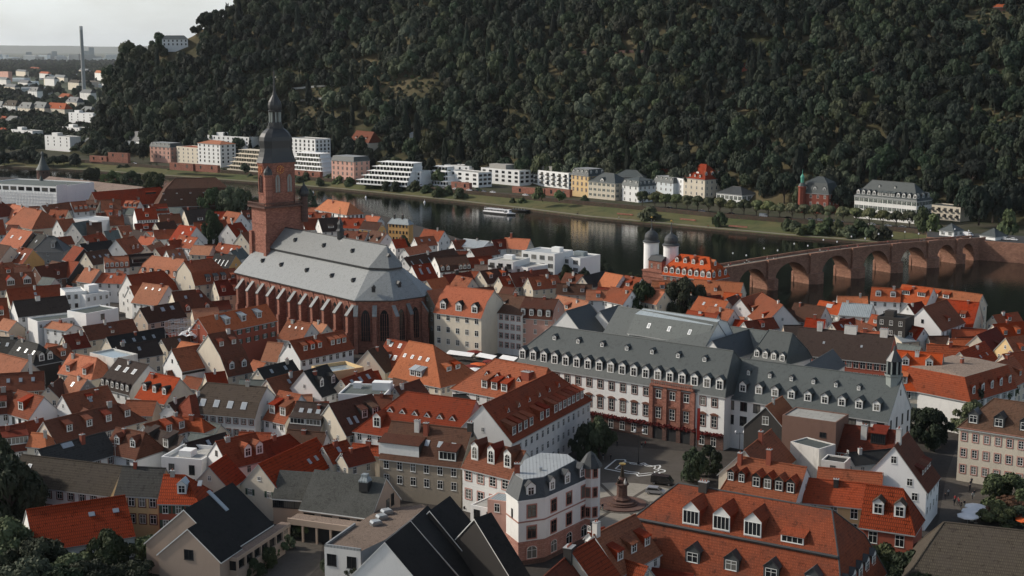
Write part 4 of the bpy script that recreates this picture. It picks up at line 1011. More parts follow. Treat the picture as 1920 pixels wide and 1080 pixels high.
h(690, 657, 716, 648, 693, 'brown', 'cream', 'narrow brown roof left of a five-skylight roof')
h(640, 712, 696, 693, 728, 'red', 'cream', 'red roof with big skylights behind a cluttered flat roof', sk=[sky_(3, w=1.2, h=1.6)])
BX(634, 738, 720, 741, 11, 12, 'greenfelt', 'clean', 'flat grey-roofed white block with rooftop railings', win_f=(1, 1, 'dark', 1.2, 1.6), flat={'huts': [(10, 8, 5, 3, 2.2), (3, 9, 2, 2, 1.6)]})
h(740, 727, 786, 712, 744, 'darkred', 'cream', 'dark red low roof in front of the orange-red hipped roof')
h(524, 733, 564, 741, 789, 'red', 'clean', 'red house with two long dormers beside dark skylit roofs', dm=[d(2, 'shed', 2.0, 2.4, .2)], wf=(2, 3, 'plain', 1.2, 1.6), win_b=())
h(557, 753, 616, 758, 805, 'darkbrown', 'cream', 'dark brown roof with three skylights and two heavy dormers', sk=[sky_(3, t=.55, w=1.1, h=1.5)], dm=[d(2, 'shed', 4.2, 1.7, .15, wk='wide')])
h(617, 758, 697, 740, 806, 'brown', 'cream', 'deep brown roof with two white dormers and twin skylights', sk=[sky_(2, t=.25, a=.15, b=.45, w=.9, h=2)], dm=[d(2, 'shed', 1.8, 2.2, .35, a=.45, b=.95)])
h(702, 741, 736, 742, 768, 'darkred', 'cream', 'dark red roof strip left of the town offices')
# ---- facing the square beside the choir
h(801, 546, 842, 540, 572, 'salmon', 'taupe', 'narrow taupe house with salmon roof right of the choir', ze=14, wf=(4, 3, 'plain', 1.1, 1.6))
h(838, 536, 926, 546, 590, 'salmon', 'cream', 'cream shop house with salmon mansard and three black dormers', my=562, t=1.5, ze=13.5, dm=[d(3, 'gable', 2.4, 2.3, .2, mr='black')], wf=(3, 5, 'plain', 1.5, 1.9, 4.0), name='shop_house', win_b=())
h(914, 549, 1000, 558, 586, 'brown', 'white', 'white house with red window frames and a brown roof', ze=13.8, t=.62, wf=(4, 8, 'redtrim', 1.2, 1.6, 3.1), name='shop_house', dm=[d(1, w=.9, h=.8, t=.5)])
h(985, 558, 1047, 562, 596, 'brown', 'pink', 'pink mansard house with four arched dormers and brown upper roof', my=580, t=2.0, tu=.55, rm2='brown', ze=13, dm=[d(4, 'arch', 1.5, 2, .15)])
h(1046, 554, 1104, 566, 585, 'salmon', 'cream', 'salmon roof behind the pink mansard house', dm=[d(1)])
# ---- between the church and the river
h(614, 374, 656, 381, 397, 'orange', 'white', 'white riverside house with an orange hipped roof and tall windows', ha=.9, hb=1.0, ze=12, wf=(3, 6, 'dark', 1.2, 2.0), win_b=(3, 4, 'dark', 1.2, 2.0), name='large_house')
h(570, 389, 601, 390, 403, 'salmon', 'cream', 'salmon roof left of the orange hipped riverside house')
h(572, 398, 622, 400, 411, 'red', 'white', 'red house with two dormers below the orange riverside roof', dm=[d(2, w=1.8)])
h(597, 410, 633, 408, 433, 'darkbrown', 'white', 'dark brown house with a pointed white gable right of the tower', dm=[d(1, w=3, h=1.2)])
h(566, 412, 596, 410, 430, 'red', 'white', 'red roof touching the right side of the church tower')
h(632, 408, 684, 410, 427, 'red', 'white', 'red roof right of a pointed white gable by the tower', dm=[d(2)])
h(687, 404, 713, 407, 417, 'salmon', 'white', 'small salmon roof at the water left of the ochre block')
h(681, 415, 716, 418, 430, 'brown', 'ochre', 'ochre gable with a brown roof beside the big ochre block', ze=11)
h(735, 409, 764, 411, 419, 'sheet', 'ochre', 'big ochre block with grey roof and rows of small windows', ha=.4, hb=.9, ze=13, wf=(4, 6, 'dark', 1.0, 1.4), name='large_house', ch=[(.2, 1, 'darkwall', .8, .8, 2), (.6, 1, 'darkwall', .8, .8, 2)])
h(640, 432, 690, 436, 452, 'darkred', 'white', 'dark red roof behind the nave roof turret', dm=[d(2)])
h(697, 432, 726, 438, 455, 'brown', 'white', 'brown roof right of the nave roof turret', dm=[d(2)])
h(795, 430, 833, 434, 450, 'red', 'white', 'red house with a white gable and three windows near the river', hb=0)
h(735, 450, 758, 448, 464, 'red', 'white', 'small red house with white gable right of the choir roof')
h(777, 446, 813, 443, 460, 'red', 'white', 'red house with two skylights near the ochre block', sk=[sky_(2)])
h(758, 466, 800, 458, 474, 'salmon', 'white', 'small salmon and white house behind the choir roof')
h(757, 484, 851, 466, 495, 'brown', 'white', 'long brown roof with white skylight strips behind the choir', sk=[sky_(3, t=.2, a=0, b=.5, w=.5, h=2.6)])
h(815, 482, 873, 478, 507, 'brown', 'white', 'brown mansard house with six small white dormers and pale gable', my=497, t=1.6, dm=[d(2, 'gable', 1.4, 1.5, .1, a=0, b=.35), d(3, 'gable', 1.4, 1.5, .1, a=.6)])
h(772, 498, 808, 494, 524, 'red', 'white', 'red roof with two pale skylight strips right of the choir', sk=[sky_(2, t=.35, w=1.0, h=3)])
h(830, 516, 882, 510, 533, 'darkred', 'white', 'dark red roof with a black chimney right of the choir', ch=[(.5, 1, 'darkwall', 1.6, .8, 1.4)])
h(800, 526, 834, 520, 548, 'orange', 'cream', 'orange roof with white right gable above the taupe house')
h(856, 517, 886, 523, 545, 'red', 'cream', 'low red roof behind the cream shop house')
h(890, 497, 931, 497, 511, 'stonebrown', 'cream', 'pale brown roof beside a green crane arm')
h(900, 509, 948, 502, 528, 'brown', 'cream', 'brown roof with two orange-lidded dormers', dm=[d(2, 'shed', 1.8, 1.6, .35, mr='orange')])
h(935, 520, 985, 514, 536, 'red', 'cream', 'red roof right of the orange-lidded dormers', dm=[d(2, mf='darkwall')])
h(882, 468, 928, 461, 479, 'darkred', 'white', 'dark red roof with a pointed white gable near the flat white block')
h(875, 484, 921, 480, 500, 'red', 'white', 'red roof with one dormer left of the flat white block', dm=[d(1, w=1.8)])
h(848, 452, 872, 450, 466, 'red', 'white', 'red roof left of the grey metal roof by the river')
h(870, 448, 917, 453, 463, 'sheet', 'white', 'low grey metal roof on a white riverside house', t=.5, ze=9)
h(922, 451, 962, 447, 465, 'darkred', 'white', 'dark red roof near the river left of the salmon one', dm=[d(2)])
h(947, 446, 994, 449, 466, 'salmon', 'cream', 'salmon roof with tall chimney near the river', ch=[(.25, 1, 'brickred', .8, .7, 2.5)])
BX(915, 487, 962, 491, 15, 14, 'concrete', 'clean', 'flat-roofed white block with balconies in the riverside roofs', win_f=(3, 3, 'balcony', 2.2, 1.7), flat={'huts': [(5, 9, 4, 3, 1.8)]})
BX(978, 470, 1040, 476, 17, 14, 'zinc', 'clean', 'white modern block with a metal roof and curved skylights', win_f=(3, 4, 'wide', 2.6, 2), name='apartment_block', flat={'huts': [(12, 9, 4, 3, 2)]})
BX(1036, 478, 1088, 484, 15, 14, 'zinc', 'clean', 'white curved-corner block with a barrel roof by the river', win_f=(3, 3, 'wide', 2.6, 1.9), name='apartment_block', flat={'huts': [(8, 9, 5, 3, 1.8)], 'hm': 'sheet'})
BX(955, 497, 990, 502, 13, 12, 'concrete', 'clean', 'small white block with plant-filled balcony', win_f=(2, 3, 'dark', 1.4, 1.6))
h(1028, 491, 1086, 484, 512, 'darkred', 'clean', 'dark red house with tall white left gable and two pointed dormers', dm=[d(2, 'gable', 1.5, 1.4, .35, a=.3)], win_a=())
h(955, 513, 1026, 505, 533, 'darkred', 'cream', 'long dark red roof below the white modern block', dm=[d(2, w=1.8)])
h(990, 521, 1045, 516, 540, 'red', 'cream', 'red roof with pinkish dormers below the two-dormer house', dm=[d(2, w=1.6)])
h(950, 500, 989, 498, 514, 'brown', 'white', 'brown roof below the flat white block')
h(1092, 519, 1137, 508, 533, 'black', 'cream', 'black roof left of the orange gabled house')
h(1060, 512, 1094, 516, 534, 'darkred', 'cream', 'dark red roof left of the black roof', dm=[d(1)])
h(1135, 511, 1168, 517, 538, 'orange', 'clean', 'orange roof with a bright white end gable and steps')
h(1172, 517, 1203, 522, 542, 'red', 'clean', 'red roof right of the white end gable left of the gate', dm=[d(1, w=1.8)])
h(1045, 532, 1110, 534, 552, 'brown', 'cream', 'long brown roof with a small onion turret', dm=[d(2)])
h(1100, 544, 1145, 545, 562, 'salmon', 'clean', 'salmon roof on white walls above the dark slate wing', dm=[d(1)])
h(1146, 538, 1185, 546, 566, 'red', 'clean', 'red roof and white gable left of the green-gold tree')
h(1205, 540, 1246, 548, 566, 'salmon', 'cream', 'salmon roof behind the green-gold tree')
h(1222, 527, 1300, 528, 546, 'orange', 'cream', 'orange long roof right below the gate', dm=[d(2, w=1.8)], wf=(2, 8, 'plain', .9, 1.2))
h(1302, 524, 1393, 531, 552, 'orange', 'cream', 'orange roof below the mansard house at the bridge', dm=[d(1, w=1.2)], wf=(1, 9, 'plain', .8, 1))
h(1310, 556, 1366, 566, 586, 'orange', 'cream', 'orange roof with small skylights below the bridge houses', sk=[sky_(2)])
h(1290, 582, 1346, 590, 606, 'red', 'white', 'dark red gabled house right of the green-gold tree', dm=[d(1)])
h(1330, 574, 1376, 582, 604, 'red', 'white', 'red house with pointed white gable and tiny dormer', dm=[d(1, w=1.6)])
h(1388, 561, 1430, 548, 586, 'red', 'white', 'red house with row of pale dormers left of the terraces', dm=[d(3, w=1.7, h=1.6)])
h(1362, 560, 1384, 552, 575, 'brown', 'cream', 'brown roof end between orange roofs by the bridge')
h(1395, 604, 1450, 596, 618, 'darkred', 'white', 'dark red low roof beside the slate wing', dm=[d(1)])
h(1428, 550, 1468, 573, 598, 'red', 'white', 'red house with two pale dormers left of the dark skylit roof', dm=[d(2, w=1.6)])
# ---- right
h(1440, 588, 1484, 580, 603, 'brown', 'white', 'dark brown skylit roof with a square white gable', sk=[sky_(3, w=.7, h=1)])
h(1490, 568, 1548, 576, 602, 'brown', 'white', 'plain brown roof with chimneys left of the orange-red ones')
h(1512, 597, 1548, 600, 615, 'red', 'clean', 'little red roof with pale pointed gable by the brown roof')
h(1537, 564, 1581, 571, 586, 'orange', 'white', 'orange-red roof with a solar panel and white wall', sk=[sky_(1, w=2.4, h=1.6)])
h(1570, 556, 1626, 557, 570, 'orange', 'white', 'orange-red roof at the water behind a grey metal one')
h(1580, 568, 1636, 572, 592, 'sheet', 'white', 'grey standing-seam metal roof among red ones at right', t=.55, ze=9)
h(1635, 539, 1690, 542, 564, 'orange', 'clean', 'orange-red house with two arched white dormers by the river', dm=[d(2, 'arch', 2, 1.7, .3)], ze=10)
h(1692, 534, 1750, 541, 567, 'orange', 'clean', 'orange-red house with two wide shed dormers by the river', dm=[d(2, 'shed', 3, 1.7, .4, wk='wide')], ze=10)
h(1750, 541, 1842, 553, 570, 'orange', 'cream', 'long orange-red house with a cream end gable at the river', dm=[d(2, 'shed', 2.4, 1.5, .35, a=0, b=.45)], ze=10)
BX(1645, 592, 1698, 598, 15, 8, 'charcoal', 'darkwall', 'black cube-like roof structure among red roofs', flat={'huts': [(3, 4, 3, 3, 2)]}, win_f=(2, 3, 'plain', 1.2, 1.5))
h(1772, 562, 1836, 568, 609, 'red', 'cream', 'red roof with two small dormers and a triangular vent beside a white wall', dm=[d(2, 'shed', 1.8, 1.5, .3, a=.35, b=.75)], ze=8)
h(1731, 577, 1775, 562, 612, 'red', 'clean', 'red roof over a tall blank bright white gable wall at right', ze=10, win_a=[(1, 1, 'dark', .9, 1.2, 3, -3)], dm=[d(1, w=1.6, h=1.2)])
h(1702, 571, 1728, 566, 590, 'darkred', 'clean', 'narrow white gabled house with balcony left of the blank white wall')
h(1560, 607, 1601, 597, 622, 'red', 'cream', 'red roof behind the long dark roof with white chimneys', sk=[sky_(2)])
h(1600, 598, 1640, 613, 622, 'darkred', 'cream', 'dark red roof with a pale verge below the black cubes')
h(1614, 620, 1652, 623, 634, 'salmon', 'cream', 'small salmon roof right of the long dark roof')
h(1635, 590, 1688, 598, 613, 'red', 'cream', 'red roof in front of the black cubes', dm=[d(2, w=1.2)])
h(1640, 614, 1676, 606, 628, 'darkred', 'cream', 'dark red roof before the blank white wall')
h(1685, 606, 1732, 616, 634, 'red', 'clean', 'red roof with pale awning dormer beside the blank white wall', dm=[d(2, w=1.5)])
h(1676, 627, 1708, 625, 640, 'sheet', 'cream', 'small blue-grey metal roof with open loggia', t=.3)
h(1738, 646, 1816, 650, 672, 'brightred', 'white', 'bright red tiled roof with a white left gable', win_a=(), ze=9)
h(1780, 636, 1824, 636, 652, 'orange', 'cream', 'orange tiled roof above a bright red one at right')
h(1832, 629, 1868, 614, 664, 'darkred', 'cream', 'dark red steep roof with a cream front gable in the right lane', dm=[d(1)])
h(1800, 660, 1846, 641, 690, 'brightred', 'cream', 'bright red roof with four tiny skylights behind the roof garden', sk=[sky_(3, w=.6, h=1)])
h(1862, 592, 1908, 586, 606, 'red', 'cream', 'red roof near the river at the right edge', dm=[d(1)])
h(1862, 609, 1935, 602, 632, 'orange', 'cream', 'orange roofs with dark dormers at the right edge', dm=[d(3, mf='darkwall')])
h(1886, 634, 1950, 626, 664, 'red', 'yellow', 'yellow street house with a red roof at the right edge', dm=[d(2, mf='darkwall')], ze=10)
h(1880, 665, 1950, 655, 690, 'red', 'cream', 'red roof above the lane trees at the right edge', ze=10)
h(1500, 614, 1676, 631, 671, 'darkbrown', 'redwall', 'very long dark brown roof with three white chimneys', ze=11, ch=[(.22, 1, 'stained', 1.6, 1.2, 2.2), (.55, 1, 'stained', 3.6, 1.2, 2.0), (.9, 1, 'stained', 2.2, 1.2, 2.0)], wf=(3, 14, 'redtrim', 1.6, 2.0), name='large_house', sk=[sky_(2, w=.6, h=.8)])
h(1680, 657, 1768, 664, 731, 'orange', 'cream', 'orange mansard house with two upper and two lower white dormers and shutters', my=697, t=1.9, tu=1.0, ze=9.5, dm=[d(2, 'shed', 2.2, 2.2, .25), d(2, 'gable', 2.0, 1.9, .25, 1)], wf=(3, 4, 'greyshutter', 1.4, 1.9), name='large_house', rm2='orange', win_b=())
h(1764, 690, 1830, 672, 738, 'red', 'white', 'white corner house with red mansard and a planted roof terrace', my=696, t=2.4, tu=.1, ze=9.5, ha=.25, hb=.25, rm2='gravel', dm=[d(5, 'arch', 1.5, 2.0, .2)], wf=(3, 6, 'greyshutter', 1.2, 1.9), cap=False)
h(1825, 700, 1900, 668, 725, 'red', 'cream', 'red-roofed row along the right lane behind the trees', ze=9, dm=[d(3, mf='darkwall')])
# ---- bottom left
h(-15, 803, 46, 796, 845, 'darkred', 'white', 'dark red house with two long white dormers at the lower left edge', dm=[d(2, 'shed', 4, 2, .2, wk='wide')], ze=7)
h(60, 812, 84, 814, 836, 'orange', 'cream', 'small orange hipped roof end above the dark grey long roof', hb=.7)
h(72, 844, 196, 811, 866, 'charcoal', 'white', 'charcoal roof with a brick chimney and metal skylight at lower left', sk=[sky_(1, t=.75, a=.3, b=.5, w=3, h=1.3)], ch=[(.62, .8, 'brickred', 1.0, .8, 2)], wf=(2, 5, 'brown', 1.2, 1.6))
h(42, 853, 230, 875, 916, 'mossbrown', 'white', 'very long mossy grey-brown roof over a white wall with brown windows', ze=8, wf=(3, 9, 'brown', 1.3, 1.7, 3.4), sk=[sky_(1, t=.5, a=.05, b=.2)], name='large_house', dm=[])
h(231, 875, 310, 879, 928, 'charcoal', 'yellow', 'charcoal roof over a yellow wall with three rows of brown windows', ze=9.5, wf=(3, 4, 'brown', 1.35, 1.9, 3.6), win_b=())
h(308, 891, 346, 892, 942, 'brightred', 'redwall', 'bright red hipped corner house with a grey-lidded dormer', hb=.95, dm=[d(1, 'gable', 1.9, 2.0, .3, mr='sheet', a=.2, b=.9)], ze=9, wf=(2, 3, 'shutter', 1.2, 1.8), sk=[sky_(1, t=.6, a=.9, b=1.0)])
h(388, 886, 408, 874, 905, 'brightred', 'cream', 'small bright red cross gable with one window')
h(392, 876, 424, 854, 905, 'brightred', 'cream', 'bright red plain gabled roof behind the corner house', hb=0)
h(405, 829, 478, 812, 868, 'red', 'clean', 'red house with two white dormers and a broad white left gable', dm=[d(2, 'gable', 1.9, 2.2, .2, a=.4)], ze=9, win_a=[(1, 1, 'dark', .9, 1.2, 3, -3)])
BX(302, 856, 378, 862, 10, 11, 'concrete', 'clean', 'white flat-roofed house with roof terrace parapets', win_f=(2, 2, 'dark', 1.4, 2.2), flat={'ph': .9, 'huts': [(4, 5, 3, 3, 1.5)]})
h(218, 802, 272, 812, 852, 'darkred', 'clean', 'dark red house with mixed dormers and a wooden stair', dm=[d(2, 'gable', 1.7, 1.8, .35, a=.05)], hb=.3)
h(228, 834, 268, 838, 858, 'orange', 'clean', 'little orange porch roof in front of a dark red house', ze=6)
h(348, 832, 422, 812, 846, 'darkbrown', 'white', 'dark brown roof right of the wooden stair', sk=[sky_(1)])
h(275, 800, 345, 820, 838, 'darkbrown', 'clean', 'dark brown roof with white French-windowed dormers', dm=[d(2, 'shed', 2.0, 2.4, .1)])
h(50, 957, 233, 930, 1018, 'brightred', 'white', 'big red-tiled barn roof behind the lower left trees', ze=4.5, t=.85, wf=(), win_b=(), sk=[sky_(2, t=.6, a=.5, b=1, w=1.2, h=1.0)], ch=[], name='barn')
h(485, 871, 593, 822, 893, 'brightred', 'cream', 'long bright red roof with a cream gable and round window', dm=[d(1, 'gable', 1.8, 2, .2, a=.88, b=1)], ze=7, sk=[sky_(2, t=.3, a=.6, b=.85)], win_a=[(1, 2, 'shutter', 1.1, 1.4), (1, 1, 'plain', .9, .9, 3, -2.5)])
h(478, 834, 542, 815, 856, 'red', 'cream', 'red hipped roof behind the long bright red one', ha=.5, hb=.6)
h(606, 838, 650, 826, 862, 'brightred', 'cream', 'small bright red roofs around a planted courtyard', sk=[sky_(1)])
h(540, 806, 612, 812, 828, 'brown', 'white', 'brown roof with white walls under the heavy-dormer roof', wf=(2, 6, 'plain', 1, 1.4))
h(640, 850, 690, 838, 868, 'darkred', 'cream', 'dark red roof beside the balcony house')
h(662, 832, 716, 838, 850, 'brightred', 'cream', 'bright red lean-to roof left of the brown balcony house', ze=7)
h(735, 790, 885, 806, 866, 'brown', 'taupe', 'large brown roof with five skylights above a balcony terrace', ze=9.5, sk=[sky_(5, t=.42, a=.12, b=.92, w=1.1, h=1.5)], wf=(2, 6, 'plain', 1.3, 1.9), dm=[d(1, 'shed', 10, 2.6, .1, a=.05, b=.4, wk=None), d(1, 'shed', 4.2, 2.2, .1, a=.7, b=.95, wk='wide')], ch=[(.35, .82, 'stained', 1.2, .9, 2.4), (.47, .75, 'brickred', 1.1, .9, 2.6), (.98, 1, 'darkwall', 1.2, 1, 1.6)], name='large_house')
h(893, 826, 985, 847, 886, 'darkred', 'white', 'white house with dark red roof and three tall arched dormers', dm=[d(3, 'gable', 2.0, 3.4, .3, wk='arch')], wf=(2, 4, 'pink', 1.7, 2.2, 4.2), ze=10, hb=0, name='large_house', win_b=())
# ---- bottom right
h(1512, 897, 1626, 908, 945, 'red', 'yellow', 'red-tiled roof with a short chimney over a yellow wall', ze=8, wf=(2, 3, 'plain', 1.5, 2.2), ch=[(.5, .8, 'darkwall', 1.0, .9, 1.4)])
h(1535, 877, 1655, 888, 908, 'red', 'stained', 'upper red-tiled roof behind the one with the short chimney', ze=9)
h(1625, 909, 1693, 918, 990, 'brightred', 'redwall', 'vivid orange-red hipped house with two gabled dormers', hb=.7, dm=[d(2, 'gable', 2.1, 2.4, .3, mr='mossbrown', a=.1, b=.9)], ze=10.5, wf=(2, 2, 'plain', 1.7, 2.3, 4.0, .8), t=1.5, ch=[], win_b=())
h(1390, 857, 1512, 877, 932, 'red', 'white', 'wide red roof with six small gabled dormers beside the square', ze=8.5, dm=[d(2, 'gable', 1.6, 2.0, .28, a=.0, b=.3, mf='darkwall'), d(4, 'gable', 2.0, 2.4, .22, a=.36, b=.98, mf='darkwall')], ha=.3, ch=[(.12, .8, 'brickred', .9, .8, 2.4), (.5, .95, 'brickred', 1, .9, 3.0)], name='large_house')
h(1396, 845, 1446, 806, 880, 'red', 'cream', 'red roof stepping up the lane with a row of flat red dormers', ze=8.5, dm=[], ch=[(.5, .9, 'brickred', 1, .9, 2.6)])
h(1436, 763, 1467, 744, 799, 'orange', 'darkwall', 'orange gabled roof with a black shingled front before the brown wall', ze=11, t=1.0, wf=(), win_a=[(1, 1, 'plain', 1.6, 2, 3, -3)])
BX(1467, 778, 1568, 792, 15, 9, 'concrete', 'brownwall', 'blank brown rendered fire wall below the slate wing', win_f=(1, 1, 'dark', 1.6, 1.2, 3, 2.5, 8, 12), flat={'ph': .3}, z0=0)
BX(1482, 828, 1536, 842, 12, 6, 'greenfelt', 'stained', 'stained white courtyard block with a boxed roof', flat={'ph': .3})
BX(1540, 862, 1584, 868, 11, 5, 'charcoal', 'stained', 'small white roof house with a door and red pipe', win_f=(1, 1, 'dark', 1.2, 1.5), flat={'ph': .4})
h(1570, 795, 1680, 808, 850, 'darkred', 'redwall', 'dark red roof with loggia left of the white gabled house', ze=8, dm=[d(1, 'shed', 3.4, 2.6, .4, a=.6, b=.9, mf='darkwall', wk='band')], ch=[(.5, .6, 'stained', 1.4, 1, 3)])
h(1590, 850, 1680, 842, 868, 'black', 'stained', 'black low roof beside the white gabled house', ze=8, t=.6)
h(1677, 838, 1703, 811, 907, 'darkred', 'clean', 'white house with dark red roof, pale front gable and lane-side dormers', t=1.25, ze=8.5, dm=[d(4, 'shed', 1.8, 1.4, .25, mf='darkwall', a=.25, b=.95)], win_a=[(2, 3, 'plain', 1.3, 1.7), (1, 2, 'plain', 1.2, 1.6, 3, -2.4), (1, 1, 'plain', 1.2, 1.6, 3, -6.8)], name='large_house', ch=[(.3, 1, 'stained', 1.2, 1, 3)])
h(1864, 748, 2010, 768, 818, 'brown', 'cream', 'cream corner building with pink window frames and brown hipped roof', ha=1.0, ze=13, wf=(4, 9, 'pink', 1.2, 1.9, 3.9, 1.2), win_a=(4, 3, 'pink', 1.2, 1.9, 3.9, 1.2), dm=[d(4, 'gable', 2.4, 2.2, .14, mr='darkslate', mf='darkslate')], name='corner_building', cornice='trimpink')
h(1770, 980, 1990, 1004, 1130, 'mossbrown', 'cream', 'huge mossy brown hipped roof in the lower right corner', ha=.6, ze=6, t=.9, name='large_house', ch=[], wf=())
# ------------------------------------------------------------------ the church
def merge(main, other):
    """two wings of one building: the other wing's parts become parts of the main thing"""
    bpy.context.view_layer.update()
    m = main.matrix_world.inverted() @ other.matrix_world
    for c in list(other.children):
        mb_ = c.matrix_basis.copy(); c.parent = main; c.matrix_basis = m @ mb_
    bpy.data.objects.remove(other)
def pointed(w, h, bars=3):
    """tall pointed church window: recessed dark glass, stone tracery, moulded frame"""
    b = MB(); x = w / 2; hs = h - w * .95; n = 5
    def arc(s): return [(x * s * (1 - (i / n) ** 1.6), hs + (h - hs) * math.sin(math.pi / 2 * i / n)) for i in range(n + 1)]
    def prof(k): return [(-x * k, 0), (x * k, 0)] + [(p[0] * k, p[1] * (k if k > 1 else 1)) for p in arc(1)] + [(p[0] * k, p[1] * (k if k > 1 else 1)) for p in reversed(arc(-1)[:-1])]
    g = prof(1.0); b.face([(p[0], -.03, p[1]) for p in g], 0)
    o = prof(1.18)
    for i in range(len(g)):
        j = (i + 1) % len(g); a, c, e, f = g[i], g[j], o[j], o[i]
        b.face([(a[0], -.05, a[1]), (c[0], -.05, c[1]), (e[0], -.28, e[1]), (f[0], -.28, f[1])], 1)
        b.face([(f[0], -.28, f[1]), (e[0], -.28, e[1]), (e[0], 0, e[1]), (f[0], 0, f[1])], 1)
    for i in range(bars):
        c = -x + w * (i + 1) / (bars + 1); b.box((c - .07, -.14, 0), (c + .07, -.03, hs + (h - hs) * .55), 1)
    for z in range(1, int(hs / 1.6)): b.box((-x, -.1, z * 1.6 - .03), (x, -.03, z * 1.6 + .03), 1)
    return b.mesh('window', ['glass', 'sandstone'])
def church():
    A = P(444, 510, 18); B = P(667, 562, 18); a = (B - A).normalized()
    r = thing('church', 'large Gothic red sandstone church with grey slate roof and onion-domed tower', 'church', (A.x, A.y, 0), math.atan2(a.y, a.x))
    LN, D, ZE, ZB, ZR = 78.2, 31.0, 18.0, 26.9, 34.4; c = D / 2
    E = [(-.3, 0), (LN, 0), (LN + 8, 9.6), (LN + 8, D - 9.6), (LN, D), (-.3, D)]
    w = MB(); w.prism(E, 0, ZE, 0, bot=False)
    w.face([(-.3, D, ZE), (-.3, 0, ZE), (-.3, 9.3, ZB), (-.3, D - 9.3, ZB)], 0)
    w.prism([(x + (.35 if x > 0 else -.2) * (1 if x > LN else .4), y + (-.35 if y < 1 else .35 if y > D - 1 else 0)) for x, y in E], ZE - .7, ZE - .1, 0)
    ob('wall', w.mesh('wall', ['sandstone']), r)
    def shrink(k):  # break line polygon
        return [(-.3, 9.3), (73.2, 9.3), (78.8, 13.2), (78.8, D - 13.2), (73.2, D - 9.3), (-.3, D - 9.3)]
    e2 = [(-.9, -.8), (LN + .4, -.8), (LN + 8.7, 9.2), (LN + 8.7, D - 9.2), (LN + .4, D + .8), (-.9, D + .8)]
    b2 = shrink(0); rf = MB(); n = 6
    for i in range(5): rf.face([(*e2[i], ZE - .15), (*e2[i + 1], ZE - .15), (*b2[i + 1], ZB), (*b2[i], ZB)], 0 if i in (0, 4) else 1)
    rf.prism(e2, ZE - .5, ZE - .2, 2)
    ob('lower_roof', rf.mesh('lower_roof', ['paleslate', 'paleslate', 'lead']), r)
    o2 = [(-.9, 8.5), (73.6, 8.5), (79.6, 12.8), (79.6, D - 12.8), (73.6, D - 8.5), (-.9, D - 8.5)]
    rf = MB(); rf.prism(o2, ZB - .1, ZB + .45, 1)
    ra, rb = (8.5, c, ZR), (74.6, c, ZR); t2 = [(*p, ZB + .46) for p in o2]
    rf.face([t2[0], t2[1], rb, (-.9, c, ZR)], 0); rf.face([t2[1], t2[2], rb], 0); rf.face([t2[2], t2[3], rb], 0); rf.face([t2[3], t2[4], rb], 0); rf.face([t2[4], t2[5], (-.9, c, ZR), rb], 0)
    rf.tube((-.9, c, ZR), rb, .22, 6, 1)
    ob('upper_roof', rf.mesh('upper_roof', ['paleslate', 'lead']), r)
    # buttresses: stepped piers with sloping slate caps
    bm_ = MB(); bm_.box((-.75, -3.2, 0), (.75, 0, 7), 0); bm_.box((-.7, -2.7, 7), (.7, 0, 12.6), 0)
    bm_.extr([(-2.7, 12.6), (0, 12.6), (0, 15.6)], (0, 1, 0), (0, 0, 1), (-.7, 0, 0), (1.4, 0, 0), 0)
    bm_.extr([(-3.0, 12.55), (.05, 15.95), (.05, 16.15), (-3.0, 12.8)], (0, 1, 0), (0, 0, 1), (-.85, 0, 0), (1.7, 0, 0), 1)
    bme = bm_.mesh('buttress', ['sandstone', 'paleslate'])
    wme = pointed(2.9, 10.5)
    xs = [4.5 + 7.2 * k for k in range(11)]
    for k, x in enumerate(xs): ob('buttress', bme, r, (x, 0, 0))
    for x in [1.2] + [x + 3.6 for x in xs[:-1]]: ob('window', wme, r, (x if x > 2 else 1.0, 0, 5.0), sc=None if x > 2 else (.55, 1, 1))
    for i in range(1, 4):
        p, q = Vector((*E[i], 0)), Vector((*E[i + 1], 0)); dv = (q - p); rz = math.atan2(dv.y, dv.x)
        nn = 2
        for k in range(nn): ob('window', wme, r, p + dv * ((k + .5) / nn) + Vector((0, 0, 4.0)), rz)
        for k in range(nn): ob('buttress', bme, r, p + dv * (k / nn), rz, sc=(.9, .75, 1))
    ob('buttress', bme, r, (LN, D, 0), math.pi)
    lm = MB(); lm.box((-.6, 0, -.5), (.6, 1.4, 1.0), 0); lm.extr([(-.8, 1.0), (.8, 1.0), (0, 1.9)], (1, 0, 0), (0, 0, 1), (0, -.15, 0), (0, 1.8, 0), 0); lm.box((-.35, -.02, .05), (.35, 0, .85), 1)
    lme = lm.mesh('roof_hatch', ['lead', 'trimdark'])
    for x in (11, 24, 41, 57, 70): ob('roof_hatch', lme, r, (x, 4.2, ZE + 3.95))
    for x in (22, 41, 59): ob('roof_hatch', lme, r, (x, 11.6, ZB + 3.2))
    ob('roof_hatch', lme, r, (LN + 4, 4.4, ZE + 3.0), .9); ob('roof_hatch', lme, r, (LN + 5.6, 14, ZE + 3.6), 1.57); ob('roof_hatch', lme, r, (77.2, 14.6, ZB + 3.2), 1.57)
    tb = MB(); tb.lathe([(1.3, 0), (1.3, 2.8), (1.7, 2.9), (1.0, 3.7), (.9, 5.2), (1.25, 5.3), (.5, 6.6), (.16, 7.6), (.1, 11), (0, 11.4)], 8, (0, 0), 0); tb.lathe([(0, 10.5), (.32, 10.8), (0, 11.1)], 8, (0, 0), 1)
    ob('ridge_turret', tb.mesh('ridge_turret', ['lead', 'gold']), r, (46.5, c, ZR - .6))
    # tower
    x0, x1, y0, y1, ZT = -.6, 9.6, 7.4, 23.6, 42.0
    t = MB(); t.box((x0, y0, 0), (x1, y1, ZT), 0, 'd')
    for z in (14, 28, 36): t.box((x0 - .18, y0 - .18, z), (x1 + .18, y1 + .18, z + .5), 0)
